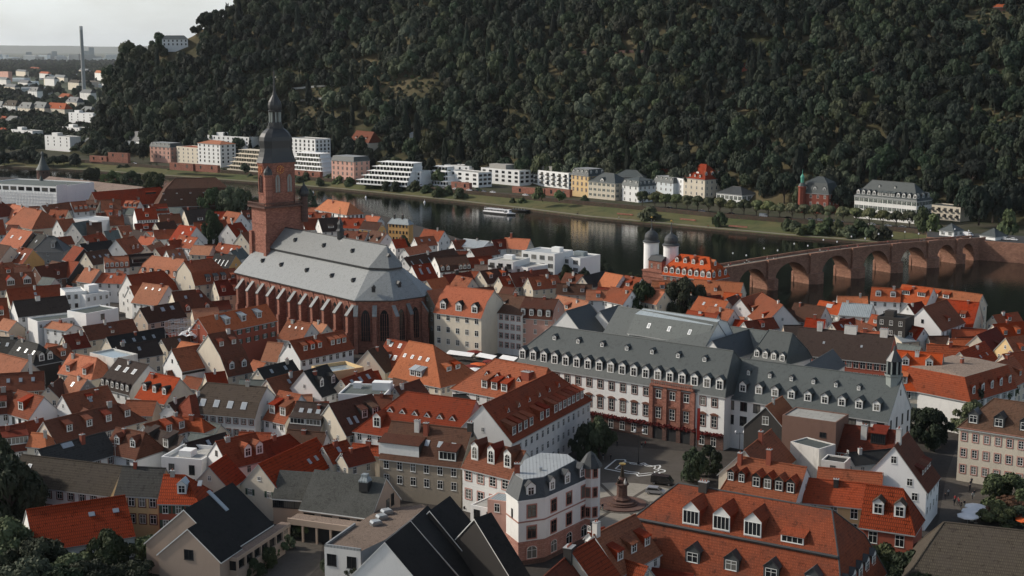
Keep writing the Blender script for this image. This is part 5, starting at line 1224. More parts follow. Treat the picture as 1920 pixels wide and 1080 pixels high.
    for X in (x0, x1):
        for Y in (y0, y1): t.box((X - .9, Y - .9, 0), (X + .9, Y + .9, 33), 0, 'd')
    tw = ob('tower', t.mesh('tower', ['sandstone']), r)
    bl = MB(); bl.box((x0 - 1.1, y0 - 1.1, ZT), (x1 + 1.1, y1 + 1.1, ZT + .7), 0)
    for X, Y, X2, Y2 in ((x0 - 1, y0 - 1, x1 + 1, y0 - .8), (x0 - 1, y1 + .8, x1 + 1, y1 + 1), (x0 - 1, y0 - .8, x0 - .8, y1 + .8), (x1 + .8, y0 - .8, x1 + 1, y1 + .8)):
        bl.box((X, Y, ZT + 1.7), (X2, Y2, ZT + 2.0), 0)
        nn = int(max(X2 - X, Y2 - Y) / .6)
        for k in range(nn + 1):
            u, v = X + (X2 - X) * k / nn, Y + (Y2 - Y) * k / nn
            if X2 - X > 1: bl.box((u - .09, Y + .02, ZT + .7), (u + .09, Y2 - .02, ZT + 1.7), 0)
            else: bl.box((X + .02, v - .09, ZT + .7), (X2 - .02, v + .09, ZT + 1.7), 0)
    ob('balustrade', bl.mesh('balustrade', ['darkstone']), tw)
    cx, cy = (x0 + x1) / 2, (y0 + y1) / 2; hx, hy, ch = 4.3, 6.7, 2.3
    def octo(k): return [(cx + X * k, cy + Y * k) for X, Y in ((-hx + ch, -hy), (hx - ch, -hy), (hx, -hy + ch), (hx, hy - ch), (hx - ch, hy), (-hx + ch, hy), (-hx, hy - ch), (-hx, -hy + ch))]
    bf = MB(); bf.prism(octo(1), ZT + .7, 58.2, 0)
    bf.prism(octo(1.05), 57.6, 58.6, 0); bf.prism(octo(1.04), 47, 47.4, 0); ob('belfry', bf.mesh('belfry', ['sandstone']), tw)
    bw = pointed(2.0, 6.6, 1)
    for lo, rz in (((cx, cy - hy, 47.5), 0), ((cx + hx, cy, 47.5), 1.5708), ((cx + hx, cy + 2.9, 47.5), 1.5708), ((cx - hx, cy, 47.5), -1.5708)):
        if lo[1] == cy and rz > 0: lo = (cx + hx, cy - 2.2, 47.5)
        ob('window', bw, tw, lo, rz)
    ck = MB(); ck.lathe([(0, 0), (1.7, 0), (1.7, .18), (1.45, .22), (1.45, .16), (0, .16)], 24, (0, 0), 0)
    for k in range(12):
        an = k * math.pi / 6; ck.tube((1.15 * math.cos(an), 1.15 * math.sin(an), .22), (1.5 * math.cos(an), 1.5 * math.sin(an), .22), .1, 4, 1)
    ck.tube((0, 0, .26), (.5, .95, .26), .08, 4, 1); ck.tube((0, 0, .26), (-.3, -.6, .26), .1, 4, 1)
    cme = ck.mesh('clock', ['redwall', 'gold'])
    for lo, rot in (((cx, cy - hy, 56.0), (1.5708, 0, 0)), ((cx + hx, cy - 1.0, 56.0), (1.5708, 0, 1.5708))):
        k = ob('clock', cme, tw, lo); k.rotation_euler = rot
    def lathe8(prof, mats, nm, par, n=8, ph=math.pi / 8):
        b = MB()
        for k in range(len(prof) - 1):
            (r0, z0), (r1, z1) = prof[k], prof[k + 1]
            p0, p1 = octo(r0), octo(r1)
            for i in range(8):
                j = (i + 1) % 8
                q = [(*p0[i], z0), (*p0[j], z0), (*p1[j], z1), (*p1[i], z1)]
                b.face(q, 0)
        return ob(nm, b.mesh(nm, mats), par)
    lathe8([(1.1, 58.5), (1.06, 59.1), (.97, 60.6), (.90, 62.4), (.87, 63.8), (.89, 65.2), (.91, 66.5), (.87, 67.9), (.75, 69.3), (.60, 70.3), (.46, 71.0), (.45, 71.8), (0, 71.8)], ['lead'], 'onion_dome', tw)
    lt = MB(); lt.lathe([(2.7, 71.6), (2.7, 73.0), (2.2, 73.1), (2.2, 73.4)], 8, (cx, cy), 1)
    for k in range(8):
        an = math.pi / 8 + k * math.pi / 4; lt.box((cx + 2.0 * math.cos(an) - .2, cy + 2.0 * math.sin(an) - .2, 73.2), (cx + 2.0 * math.cos(an) + .2, cy + 2.0 * math.sin(an) + .2, 77.2), 0)
    lt.lathe([(.9, 73.2), (.9, 77.0)], 8, (cx, cy), 1); lt.lathe([(2.5, 77.0), (2.6, 77.5), (2.3, 77.7)], 8, (cx, cy), 1); ob('lantern', lt.mesh('lantern', ['shuttergrey', 'lead']), tw)
    sp = MB(); sp.lathe([(2.3, 77.6), (2.55, 78.6), (2.6, 79.6), (2.3, 80.8), (1.55, 82.0), (.85, 83.2), (.5, 84.6), (.38, 87.0), (.30, 89.5), (.22, 92.2), (0, 92.3)], 10, (cx, cy), 0); sp.lathe([(0, 89.7), (.28, 90.1), (0, 90.5)], 8, (cx, cy), 0); sp.tube((cx, cy, 90.4), (cx, cy, 94), .09, 5, 0); sp.tube((cx - .6, cy, 91.5), (cx + .6, cy, 91.5), .06, 5, 0)
    ob('spire', sp.mesh('spire', ['lead', 'gold']), tw)
    st = MB(); st.lathe([(1.55, 42.5), (1.55, 53.6), (1.75, 53.8), (1.75, 54.2)], 10, (0, 0), 0); st.lathe([(1.7, 54.2), (1.65, 55.2), (1.2, 56.3), (.4, 57), (.12, 57.6), (0, 58)], 10, (0, 0), 1)
    ob('stair_turret', st.mesh('stair_turret', ['sandstone', 'lead']), tw, (cx + hx - .3, cy - hy + .6, 0))
    s2 = MB(); s2.lathe([(1.35, 36), (1.35, 45.4), (1.6, 45.6)], 10, (0, 0), 0); s2.lathe([(1.5, 45.6), (1.9, 46.6), (1.8, 47.6), (1.1, 48.9), (.4, 49.8), (.1, 51), (0, 51.4)], 10, (0, 0), 1)
    ob('corner_turret', s2.mesh('corner_turret', ['darkstone', 'lead']), tw, (x1 + .3, y1 + .3, 0))
church()
# ------------------------------------------------------------------ the slate-roofed palace and the town offices
def gridpos(r, x, y, z): return Vector((x, y, z))
ac = h(1035, 612, 1375, 659, 712, 'slate', 'white', 'long cream palace with slate mansard, red sandstone centre bay and rows of white dormers', my=678, t=2.0, tu=.95, ha=.85, hb=.25, ze=14.2, ch=[],
       wf=(), name='palace', cat='palace', win_b=(), win_a=(),
       dm=[d(18, 'gable', 2.1, 2.7, .22, 0), d(7, 'gable', 1.1, 1.1, .42, 1, a=.09, b=.93)])
LL, DD, ZE = INFO[ac.name]
# centre bay in red sandstone, ground floor in red sandstone under red creeper
b = MB(); xa, xb = LL * .675, LL * .865
b.box((xa, -.35, 3.6), (xa + .9, -.002, ZE + .1), 0); b.box((xb - .9, -.35, 3.6), (xb, -.002, ZE + .1), 0)
for k in range(4):
    c = xa + (xb - xa) * k / 3; b.box((c - .55, -.6, 3.6), (c + .55, -.004, ZE - .1), 0)
b.box((xa + .9, -.12, 3.6), (xb - .9, -.005, ZE), 0); b.box((xa, -.22, 3.6), (xb, -.006, 4.3), 0); b.box((xa, -.22, 8.6), (xb, -.006, 9.2), 0)
for k in range(3):
    c0 = xa + (xb - xa) * (k + .5) / 3
    for kd, wh_, z_ in (('plain', 2.2, ZE - 3.3), ('hood', 2.9, ZE - 8.6)): ob('window', win(kd, 1.6, wh_), ac, (c0, -.125, z_))
b.box((xa - .2, -.9, ZE), (xb + .2, -.01, ZE + .5), 0)
for k in range(24):
    c = xa + (xb - xa) * (k + .5) / 24; b.box((c - .1, -.8, ZE + .5), (c + .1, -.6, ZE + 1.3), 0)
b.box((xa, -.85, ZE + 1.3), (xb, -.55, ZE + 1.55), 0)
ob('centre_bay', b.mesh('centre_bay', ['sandstone']), ac)
b = MB(); b.box((0, -.16, 0), (LL, -.003, 3.55), 0)
for k in range(4):
    c = xa + (xb - xa) * (k) / 3; b.box((c - .6, -.5, 0), (c + .6, -.17, 3.5), 0)
for k in range(3):
    c = xa + (xb - xa) * (k + .5) / 3; b.box((c - 1.3, -.2, .02), (c + 1.3, -.165, 3.1), 1)
ob('ground_floor', b.mesh('ground_floor', ['darkstone', 'trimdark']), ac)
iv = leafcloud([((LL * (i + .5) / 60, -.3 - .2 * RN.random(), 3.5 + .3 * RN.random()), (LL / 90, .45, .55 + .35 * RN.random())) for i in range(60)], 5000, .16, 'ivyred', 'creeper'); ob('creeper', iv, ac)
for k in range(15):
    c = LL * (.02 + .655 * (k + .5) / 12) if k < 12 else xb + (LL - xb) * (.3 if k == 12 else .68)
    if k == 14: break
    for kd, wh_, z_, y_ in (('brown', 2.1, ZE - 3.2, 0), ('hood', 2.9, ZE - 8.6, 0), ('plain', 2.3, .7, -.165)): ob('window', win(kd, 1.5, wh_), ac, (c, y_, z_))
wg = h(1386, 672, 1690, 712, 766, 'slate', 'white', 'lower slate-roofed wing', t=1.05, ze=13, ch=[], wf=(2, 12, 'dark', 1.9, 2.4, 3.8), win_b=[(2, 4, 'dark', 1.0, 2.6, 4, .3), (1, 1, 'dark', .5, 1.3, 3, -6)], win_a=(),
       dm=[d(9, 'gable', 1.9, 2.0, .17, a=.05, b=.97), d(6, 'gable', .9, 1.1, .6, a=.03, b=.85)])
lw = INFO[wg.name]; tb = MB(); tb.lathe([(1.9, -2), (1.9, 1.2), (2.3, 1.4), (2.3, 1.8)], 8, (0, 0), 0); tb.lathe([(1.7, 1.8), (1.7, 5.0)], 8, (0, 0), 1)
for k in range(8): an = k * math.pi / 4; tb.box((1.7 * math.cos(an) - .16, 1.7 * math.sin(an) - .16, 1.8), (1.7 * math.cos(an) + .16, 1.7 * math.sin(an) + .16, 5), 0)
tb.lathe([(2.1, 5), (1.9, 5.3), (.5, 7.4), (.2, 8.6), (0, 8.7)], 8, (0, 0), 2)
ob('roof_lantern', tb.mesh('roof_lantern', ['shuttergrey', 'glass', 'lead']), wg, (lw[0] * .955, lw[1] * .5, lw[2] + lw[1] * .5 * 1.05 - .5))
merge(ac, wg)
q = h(1207, 579, 1350, 600, 634, 'slate', 'clean', 'hall', my=600, tu=.28, t=1.35, rm2='sheet', ze=15, ch=[], wf=(1, 6, 'plain', .4, .6), sk=[sky_(3, t=.35, w=1, h=1.6)], win_b=()); merge(ac, q)
q = h(1160, 575, 1346, 606, 644, 'slate', 'white', 'rear wing', ze=13, ch=[], wf=()); merge(ac, q)
for args in ((1061, 584, 1106, 571, 626, 'darkslate'), (1125, 584, 1160, 573, 617, 'darkslate'), (1352, 610, 1440, 622, 652, 'slate'), (1336, 640, 1412, 616, 662, 'darkslate'), (1504, 690, 1562, 656, 700, 'darkslate')):
    q = h(*args, 'white', 'wing', ze=12, ch=[], wf=(), win_a=(), win_b=()); merge(ac, q)
q = h(1442, 619, 1486, 626, 676, 'slate', 'white', 'wing', my=663, t=2.2, tu=1.0, ze=12, ha=.2, hb=.35, ch=[], wf=(), dm=[d(4, 'gable', 1.7, 1.9, .15, 0)]); merge(ac, q)
# town offices: front block, long right wing, rear block
to = h(762, 735, 892, 752, 826, 'red', 'white', 'large three-winged red hipped town building with triangular roof vents and long white facade', ha=1.15, ze=9, ch=[], wf=(3, 10, 'plain', 1.2, 1.7), win_b=(),
       dm=[d(6, 'tri', 2.0, 1.2, .5, a=.2, b=.92), d(1, 'gable', 2.2, 2.8, .12, a=.1, b=.3)], name='town_hall', cat='town hall')
q = h(905, 760, 1036, 698, 793, 'red', 'white', 'wing', hb=.95, ze=11, ch=[], wf=(4, 15, 'plain', 1.15, 1.8, 3.4, 1.2), win_b=(3, 6, 'plain', 1.2, 1.8, 3.4),
      dm=[d(6, 'tri', 1.6, 1.3, .6, a=.1, b=.85), d(4, 'shed', 1.9, 2.3, .1, a=.03, b=.30), d(2, 'shed', 1.9, 2.3, .1, a=.36, b=.50), d(7, 'shed', 1.9, 2.3, .1, a=.54, b=.95)]); merge(to, q)
q = h(928, 674, 1027, 691, 746, 'red', 'white', 'wing', ha=1.2, hb=.3, ze=10, ch=[(.75, .7, 'brickred', 2.6, 2.2, 1.2)], wf=(3, 8, 'plain', 1.2, 1.7), dm=[d(4, 'tri', 1.8, 1.2, .5, a=.25, b=.75), d(3, 'shed', 2.0, 2.3, .15, a=.3, b=.65)]); merge(to, q)
# corner building with the pale metal roof
def corner():
    EV = [(949, 923), (972, 940), (1022, 933), (1107, 895), (1086, 868), (1012, 858), (964, 886)]
    TP = [(966, 890), (981, 900), (1019, 895), (1078, 864), (1064, 853), (1014, 850), (984, 863)]
    ze, zt = 13.2, 16.7; E = [P(x, y, ze) for x, y in EV]; T = [P(x, y, zt) for x, y in TP]; o = E[2]
    r = thing('corner_building', 'white corner building with pale metal roof top, slate mansard and pink window frames', 'building', (o.x, o.y, 0))
    e = [(p.x - o.x, p.y - o.y) for p in E]; tp = [(p.x - o.x, p.y - o.y) for p in T]; n = len(e)
    ctr = Vector((sum(p[0] for p in e) / n, sum(p[1] for p in e) / n))
    def grow(k): return [tuple(ctr + (Vector(p) - ctr) * k) for p in e]
    w = MB(); w.prism(e, 4.4, ze, 0, bot=False); w.prism(grow(1.004), 0, 4.4, 1, bot=False); w.prism(grow(1.02), 4.4, 4.8, 1); w.prism(grow(1.012), 8.7, 8.95, 1); w.prism(grow(1.025), ze - .25, ze + .1, 2); w.prism(grow(1.012), 0, 1.0, 3, bot=False)
    ob('wall', w.mesh('wall', ['white', 'paleredstone', 'trimwhite', 'darkstone']), r)
    m = MB(); g = grow(1.02)
    for i in range(n):
        j = (i + 1) % n; m.face([(*g[i], ze + .1), (*g[j], ze + .1), (*tp[j], zt), (*tp[i], zt)], 0)
    ob('mansard_roof', m.mesh('mansard_roof', ['darkslate']), r)
    m = MB(); m.prism([(p[0] * 1.0, p[1]) for p in tp], zt, zt + .15, 0); m.box((-1, 6, zt + .15), (-.4, 6.6, zt + .8), 1); ob('roof', m.mesh('roof', ['zinc', 'steel']), r)
    for i, nc in ((1, 1), (2, 3), (0, 0)):
        p, q = Vector((*e[i], 0)), Vector((*e[i + 1], 0)); dv = q - p; rz = math.atan2(dv.y, dv.x); ln = dv.length; dv.normalize()
        if nc == 0: ob('window', win('dark', .8, 1.8), r, p + dv * ln * .5 + Vector((0, 0, 9)), rz); continue
        for k in range(nc):
            c = p + dv * ln * ((k + .55) / nc if nc > 1 else .5)
            ob('window', win('pinkdark', 1.9, 2.5), r, c + Vector((0, 0, 9.6)), rz); ob('window', win('pinkdark', 1.9, 2.5), r, c + Vector((0, 0, 5.3)), rz)
            ob('window', win('pinkarch', 2.2, 2.6), r, c + Vector((0, 0, 1.2)) + Vector((dv.y, -dv.x, 0)) * .06, rz)
            nn = Vector((-dv.y, dv.x, 0)); dq = ob('dormer', dormer_mesh('gable', 2.0, 1.9, 2.2, 'darkslate', 'darkslate', 'trimwhite'), r, c + nn * .35 + Vector((0, 0, ze + .7)), rz)
            ob('window', win('plain', 1.3, 1.55), dq, (0, 0, .12))
    p = Vector((*e[3], 0)); t = MB(); t.lathe([(2.0, 4.8), (2.0, ze + 2.6)], 8, (p.x, p.y), 0); t.lathe([(2.5, ze + 2.4), (2.3, ze + 2.9), (.9, ze + 5.0), (0, ze + 5.6)], 8, (p.x, p.y), 1)
    tt = ob('corner_turret', t.mesh('corner_turret', ['white', 'darkslate']), r)
    for z in (5.4, 9.6, ze + .5):
        for an in (-1.9, -1.1): ob('window', win('pinkdark', .9, 1.9), tt, (p.x + 1.9 * math.cos(an), p.y + 1.9 * math.sin(an), z), an + 1.5708)
    ob('chimney', chimney('brickred', 1.1, .9, 4.0), r, (e[0][0] + 2.2, e[0][1] + 1.2, ze + 1.5))
corner()
q = BX(1000, 0, 1001, 0, 0, 0, 'zinc', 'white', 'x') if False else None
BX(882, 946, 955, 962, 6.5, 9, 'concrete', 'white', 'low flat terrace block with chairs and a railing before the white house', flat={'ph': .25}, win_f=(1, 3, 'dark', 1.6, 2.2))
BX(914, 936, 950, 941, 9.4, 5, 'sheet', 'pink', 'little pink stair house with a blue-grey lid', flat={'ph': .1}, win_f=(1, 1, 'plain', 1.2, 1.8))
# modern group in front
m1 = h(345, 956, 435, 906, 1008, 'black', 'tan', 'modern beige building with zigzag gables, black slope roofs and window bands', t=.85, ze=6.2, ch=[], edge='trimwhite', cap=False, wf=(1, 5, 'band', 4.2, 1.9, 3, .8), win_a=[(1, 1, 'dark', 2.2, 2.0, 3, -2.2, 9, 14), (1, 1, 'dark', 2.6, 2.2, 3, 1.5, 4, 9), (1, 1, 'dark', 1.8, 2.6, 3, -.5, 14, 17)], sk=[(0, .6, (1, .35, .75), 1.2, 5.5)], name='modern_building', cat='building')
i1 = INFO[m1.name]
b = MB(); b.box((-.5, -2.6, 0), (i1[0] + .5, -.42, 3.0), 0); b.box((-.5, -2.6, 4.9), (i1[0] + 3, -.43, 5.6), 0); b.box((-.3, -2.2, 3.0), (i1[0], -.5, 4.9), 1)
b.face([(-.4, -2.5, 5.61), (i1[0] + 2.9, -2.5, 5.61), (i1[0] + 2.9, -.5, 5.61), (-.4, -.5, 5.61)], 2)
for k in range(7): c = i1[0] * k / 6; b.box((c - .2, -2.55, 3.0), (c + .2, -2.15, 4.9), 0)
ob('window_gallery', b.mesh('window_gallery', ['tan', 'glass', 'gravel']), m1)
q = h(352, 992, 392, 968, 1030, 'black', 'tan', 'bay', t=.85, ze=6, w=6.5, ch=[], edge='trimwhite', cap=False, wf=(), win_a=[(1, 1, 'dark', 2, 2, 3, -1.5)]); merge(m1, q)
m2 = h(591, 881, 723, 897, 961, 'speckled', 'tan', 'modern beige gabled house with a speckled dark roof and blue metal vent', t=.95, ze=5.5, ch=[], edge='trimwhite', cap=False, wf=(1, 4, 'band', 2.6, 2.6, 3, .9), win_b=[(1, 1, 'dark', 1.5, 2.4, 3, -1.6, 6, 9), (1, 1, 'dark', 1.5, 2.6, 3, -2.2, 8.2, 11.2)], name='modern_house')
i2 = INFO[m2.name]; b = MB(); b.box((-1, -1, -1), (1, 1, 1.0), 1); b.lathe([(1.5, 1.0), (1.5, 1.3), (.9, 2.0), (.9, 2.6), (0, 2.7)], 4, (0, 0), 0, math.pi / 4); ob('roof_vent', b.mesh('roof_vent', ['sheet', 'trimdark']), m2, (i2[0] * .78, i2[1] * .34, i2[2] + i2[1] * .34 * .95 + .6))
b = MB(); b.box((-.3, -4.6, 0), (i2[0] * .98, -.45, 4.4), 0, 'f'); b.box((-.3, -4.9, 3.5), (i2[0] * .98, -4.5, 4.75), 0); b.face([(-.3, -4.5, 4.42), (i2[0] * .98, -4.5, 4.42), (i2[0] * .98, -.46, 4.42), (-.3, -.46, 4.42)], 1)
for k in range(6): c = i2[0] * .97 * k / 5; b.box((c - .2, -4.85, 0), (c + .2, -4.5, 3.5), 0)
b.face([(-.3, -3.4, 0), (i2[0], -3.4, 0), (i2[0], -3.4, 3.5), (-.3, -3.4, 3.5)], 2)
ob('colonnade', b.mesh('colonnade', ['tan', 'gravel', 'trimdark']), m2)
q = h(526, 882, 586, 886, 934, 'speckled', 'tan', 'x', t=.95, ze=6, ch=[], edge='trimwhite', cap=False, wf=(1, 3, 'band', 2.6, 1.6, 3, .6)); merge(m2, q)
# white house with gravel roof and black saw-tooth slopes
m3 = h(722, 1017, 769, 979, 1110, 'black', 'white', 'white house with black saw-tooth roofs, white roof edges and gravel flat roof', w=11, t=1.05, ze=3.5, ch=[], edge='trimwhite', cap=False, wf=(), win_a=[(1, 1, 'dark', 3.2, 2.0, 3, 1.0, 9, 13)], name='modern_house')
for ax, ay, bx, by, ww in ((771, 977, 801, 949, 11), (806, 958, 843, 931, 11), (890, 973, 920, 962, 11)):
    q = h(ax, ay, bx, by, 1110, 'black', 'tan' if ax < 800 else 'darkwall', 'x', w=ww, t=1.05, ze=3.5, ch=[], edge='trimwhite', cap=False, wf=(), win_a=(), win_b=()); merge(m3, q)
PG = [P(x, y, 6.2) for x, y in ((608, 1025), (676, 1034), (722, 1012), (800, 950), (792, 946), (712, 955), (664, 985))]
o = m3.location; cs, sn = math.cos(-m3.rotation_euler.z), math.sin(-m3.rotation_euler.z)
pg = [((p.x - o.x) * cs - (p.y - o.y) * sn, (p.x - o.x) * sn + (p.y - o.y) * cs) for p in PG]
b = MB(); b.prism(pg, 0, 6.2, 0, 1, bot=False)
for i in (0, 6): p, q2 = Vector((*pg[i], 0)), Vector((*pg[(i + 1) % 7], 0)); b.extr([(0, 6.2), (.35, 6.2), (.35, 6.7), (0, 6.7)], ((q2 - p).normalized().yxz * Vector((-1, 1, 0)))[:], (0, 0, 1), p, q2 - p, 2)
ob('flat_roof_block', b.mesh('flat_roof_block', ['white', 'gravel', 'zinc']), m3)
p, q2 = Vector((*pg[0], 0)), Vector((*pg[1], 0)); rz = math.atan2((q2 - p).y, (q2 - p).x)
for f in (.2, .75): ob('window', win('dark', 2.0, 2.3), m3, p.lerp(q2, f) + Vector((0, 0, 2.6)), rz)
sm = MB(); sm.box((-1.1, -.8, 0), (1.1, .8, .55), 0); sm.extr([(-1.1, .55), (1.1, .55), (.8, .95), (-.8, .95)], (1, 0, 0), (0, 0, 1), (0, -.8, 0), (0, 1.6, 0), 1); sme = sm.mesh('skylight', ['steel', 'skyglass'])
for x, y in ((705, 984), (716, 973), (725, 963)):
    p = P(x, y, 6.2) - o; ob('skylight', sme, m3, (p.x * cs - p.y * sn, p.x * sn + p.y * cs, 6.2), -m3.rotation_euler.z + .5)
# mansard court building, lower right
ub = h(1272, 907, 1560, 957, 1105, 'rust', 'white', 'long red mansard with three big white-gabled dormers and dark slate lower dormers', my=1011, tu=.85, t=1.7, ha=.85, hb=.55, ze=7, ch=[(.33, .97, 'darkwall', 1.6, 1.2, 1.6)], cap='darkslate', wf=(), win_a=(), win_b=(),
       dm=[d(3, 'gable', 3.3, 3.0, .1, 1, a=.27, b=.66, wk='wide'), d(1, 'shed', 4.2, 1.4, .12, 1, a=.66, b=.85, wk='wide'), d(4, 'gable', 2.8, 2.2, .35, 0, a=.3, b=.95, mr='darkslate', mf='darkslate'), ['b', 0, .3, (5, .1, .9), 'gable', 2.2, 2.0, 'darkslate', 'trimwhite', 'plain', None]], name='mansard_building', cat='building')
h(1114, 1004, 1191, 966, 1056, 'rust', 'clean', 'dark red roof with three shed dormers and a white left gable beside the square', t=1.1, ze=11, dm=[d(3, 'shed', 1.9, 1.8, .25)], ch=[(.05, 1, 'stained', 1.1, 1.0, 2.2)], win_a=())
h(1020, 1082, 1068, 1040, 1130, 'darkred', 'cream', 'dark red roof with a big black chimney at the lower edge', w=8, ze=9, ch=[(.9, .95, 'darkwall', 2.0, 1.4, 2.2)], wf=())
h(1072, 1036, 1114, 1012, 1090, 'brightred', 'cream', 'red-tiled roof with pale verges at the lower edge', w=8, ze=10, ch=[], wf=())
h(1134, 1040, 1214, 1064, 1094, 'brightred', 'cream', 'low bright red tiled roof between two white verges at the lower edge', ze=9, ch=[], wf=())
h(1105, 1000, 1132, 990, 1008, 'red', 'clean', 'small stepped red dormer roofs beside the square', ze=8, ch=[], wf=())
h(1222, 1066, 1300, 1078, 1110, 'darkred', 'cream', 'dark red roof end with grey edges at the bottom of the view', ze=6, ch=[], wf=())

# grey capping along the break of the long mansard
lu = INFO[ub.name]; ru = [c for c in ub.children if c.name.startswith('roof')][0]
b = MB(); zs = sorted(set(round(v.co.z, 2) for v in ru.data.vertices)); bz = [v.co for v in ru.data.vertices if abs(v.co.y - min(u.co.y for u in ru.data.vertices if lu[2] + 2 < u.co.z)) < .05 and v.co.z > lu[2] + 2]
xs_ = [v.x for v in bz]; zz_ = max(v.z for v in bz); b.tube((min(xs_), bz[0].y - .05, zz_ + .02), (max(xs_), bz[0].y - .05, zz_ + .02), .32, 6, 0); ob('ridge_capping', b.mesh('ridge_capping', ['lead']), ub)
# ------------------------------------------------------------------ stables, round towers, scaffolded block
h(328, 335, 404, 333, 388, 'brown', 'darkstone', 'massive dark brown hip-roofed stone stables with small white hatches', my=353, tu=.8, t=1.6, ha=.9, hb=.9, ze=9, ch=[], wf=(2, 9, 'dark', 1, 1.4), name='stable_building', cat='stable', win_a=(), dm=[d(5, 'shed', 1.0, .8, .35, 0), d(6, 'shed', 1.0, .8, .7, 0)])
h(172, 361, 300, 351, 384, 'red', 'darkstone', 'long low red-roofed wing left of the brown stables', ze=8, dm=[d(1, 'shed', 7, 1.2, .6, a=.6, b=.9, mf='darkwall', wk=None), d(2, 'shed', 1.6, 1.2, .3, mf='darkwall', a=.4)], hb=.5, name='stable_wing', cat='stable')
h(92, 331, 268, 351, 357, 'stonebrown', 'paleredstone', 'very long low brown-roofed arsenal wall by the river', ze=7, t=.5, ch=[], wf=(1, 14, 'dark', .8, 1), name='arsenal', cat='arsenal', dm=[])
def roundtower(px, py, rr, hw, hr, label, lant=False):
    p = P(px, py, 0); r = thing('round_tower', label, 'tower', (p.x, p.y, 0)); b = MB(); b.lathe([(rr, 0), (rr, hw), (rr + .4, hw + .1)], 18, (0, 0), 0); ob('wall', b.mesh('wall', ['darkstone']), r)
    b = MB(); b.lathe([(rr + .6, hw), (rr * .62, hw + hr * .36), (.25, hw + hr), (0, hw + hr + .1)], 18, (0, 0), 0)
    b.tube((0, 0, hw + hr), (0, 0, hw + hr + 2.2), .12, 5, 0)
    if lant: b.lathe([(1.0, hw + hr * .93), (1.0, hw + hr + .6), (1.3, hw + hr + .7), (0, hw + hr + 2.6)], 8, (0, 0), 0)
    ob('roof', b.mesh('roof', ['slate']), r); w_ = win('dark', .8, 1.2)
    for k in range(4): ob('window', w_, r, (rr * math.cos(-2.4 + k * .6), rr * math.sin(-2.4 + k * .6), hw - 2.4), -2.4 + k * .6 + 1.5708)
roundtower(80, 390, 6.6, 6, 14.5, 'round tower with a plain grey cone roof before the scaffolded building')
roundtower(82, 346, 4.6, 11, 11.5, 'round tower with a lantern-topped cone roof behind the scaffolded building', True)
r = BX(-40, 343, 106, 350, 18, 34, 'greenfelt', 'clean', 'flat-roofed building wrapped in pale scaffold netting', flat={'ph': .6}, name='scaffolded_building', cat='building', win_f=(1, 10, 'band', 4.6, 2.2, 3, .4))
i_ = INFO[r.name]; b = MB(); b.box((-.6, -1.3, 0), (i_[0] + .8, -1.22, 13.4), 0); b.box((i_[0] + .8, -1.3, 0), (i_[0] + .88, 8, 19), 0)
for k in range(int(i_[0] / 2.4)):
    c = k * 2.4; b.tube((c, -1.5, 0), (c, -1.5, 14.4), .07, 5, 1)
for z in (2, 4, 6, 8, 10, 12, 14): b.tube((-.6, -1.5, z), (i_[0] + .8, -1.5, z), .06, 5, 1)
ob('scaffold', b.mesh('scaffold', ['canvaswhite', 'steel']), r)
# scaffold with white sheeting in the left roofs
p = P(340, 640, 9); r = thing('roof_scaffold', 'tubular scaffold with white sheeting between a beige house and an orange-red roof', 'scaffold', (p.x, p.y, 0), -.25); b = MB()
for i in range(6):
    for j in range(3): b.tube((i * 2.2 - 5.5, j * 2.4, 0), (i * 2.2 - 5.5, j * 2.4, 15), .07, 5, 0)
for z in (9, 11, 13, 15):
    for j in range(3): b.tube((-5.6, j * 2.4, z), (5.6, j * 2.4, z), .06, 5, 0)
    for i in range(6): b.tube((i * 2.2 - 5.5, 0, z), (i * 2.2 - 5.5, 4.8, z), .06, 5, 0)
ob('scaffold_frame', b.mesh('scaffold_frame', ['steel']), r)
b = MB(); n = 8
for i in range(n):
    for j in range(5):
        f = lambda i, j: (i * 1.1 - 3.5, j * 1.0 - .6, 9.5 + 3.2 * math.sin(i / n * 2.2) * (.5 + j * .12) + .35 * math.sin(i * 2.1 + j))
        b.face([f(i, j), f(i + 1, j), f(i + 1, j + 1), f(i, j + 1)], 0)
ob('sheeting', b.mesh('sheeting', ['canvaswhite']), r)
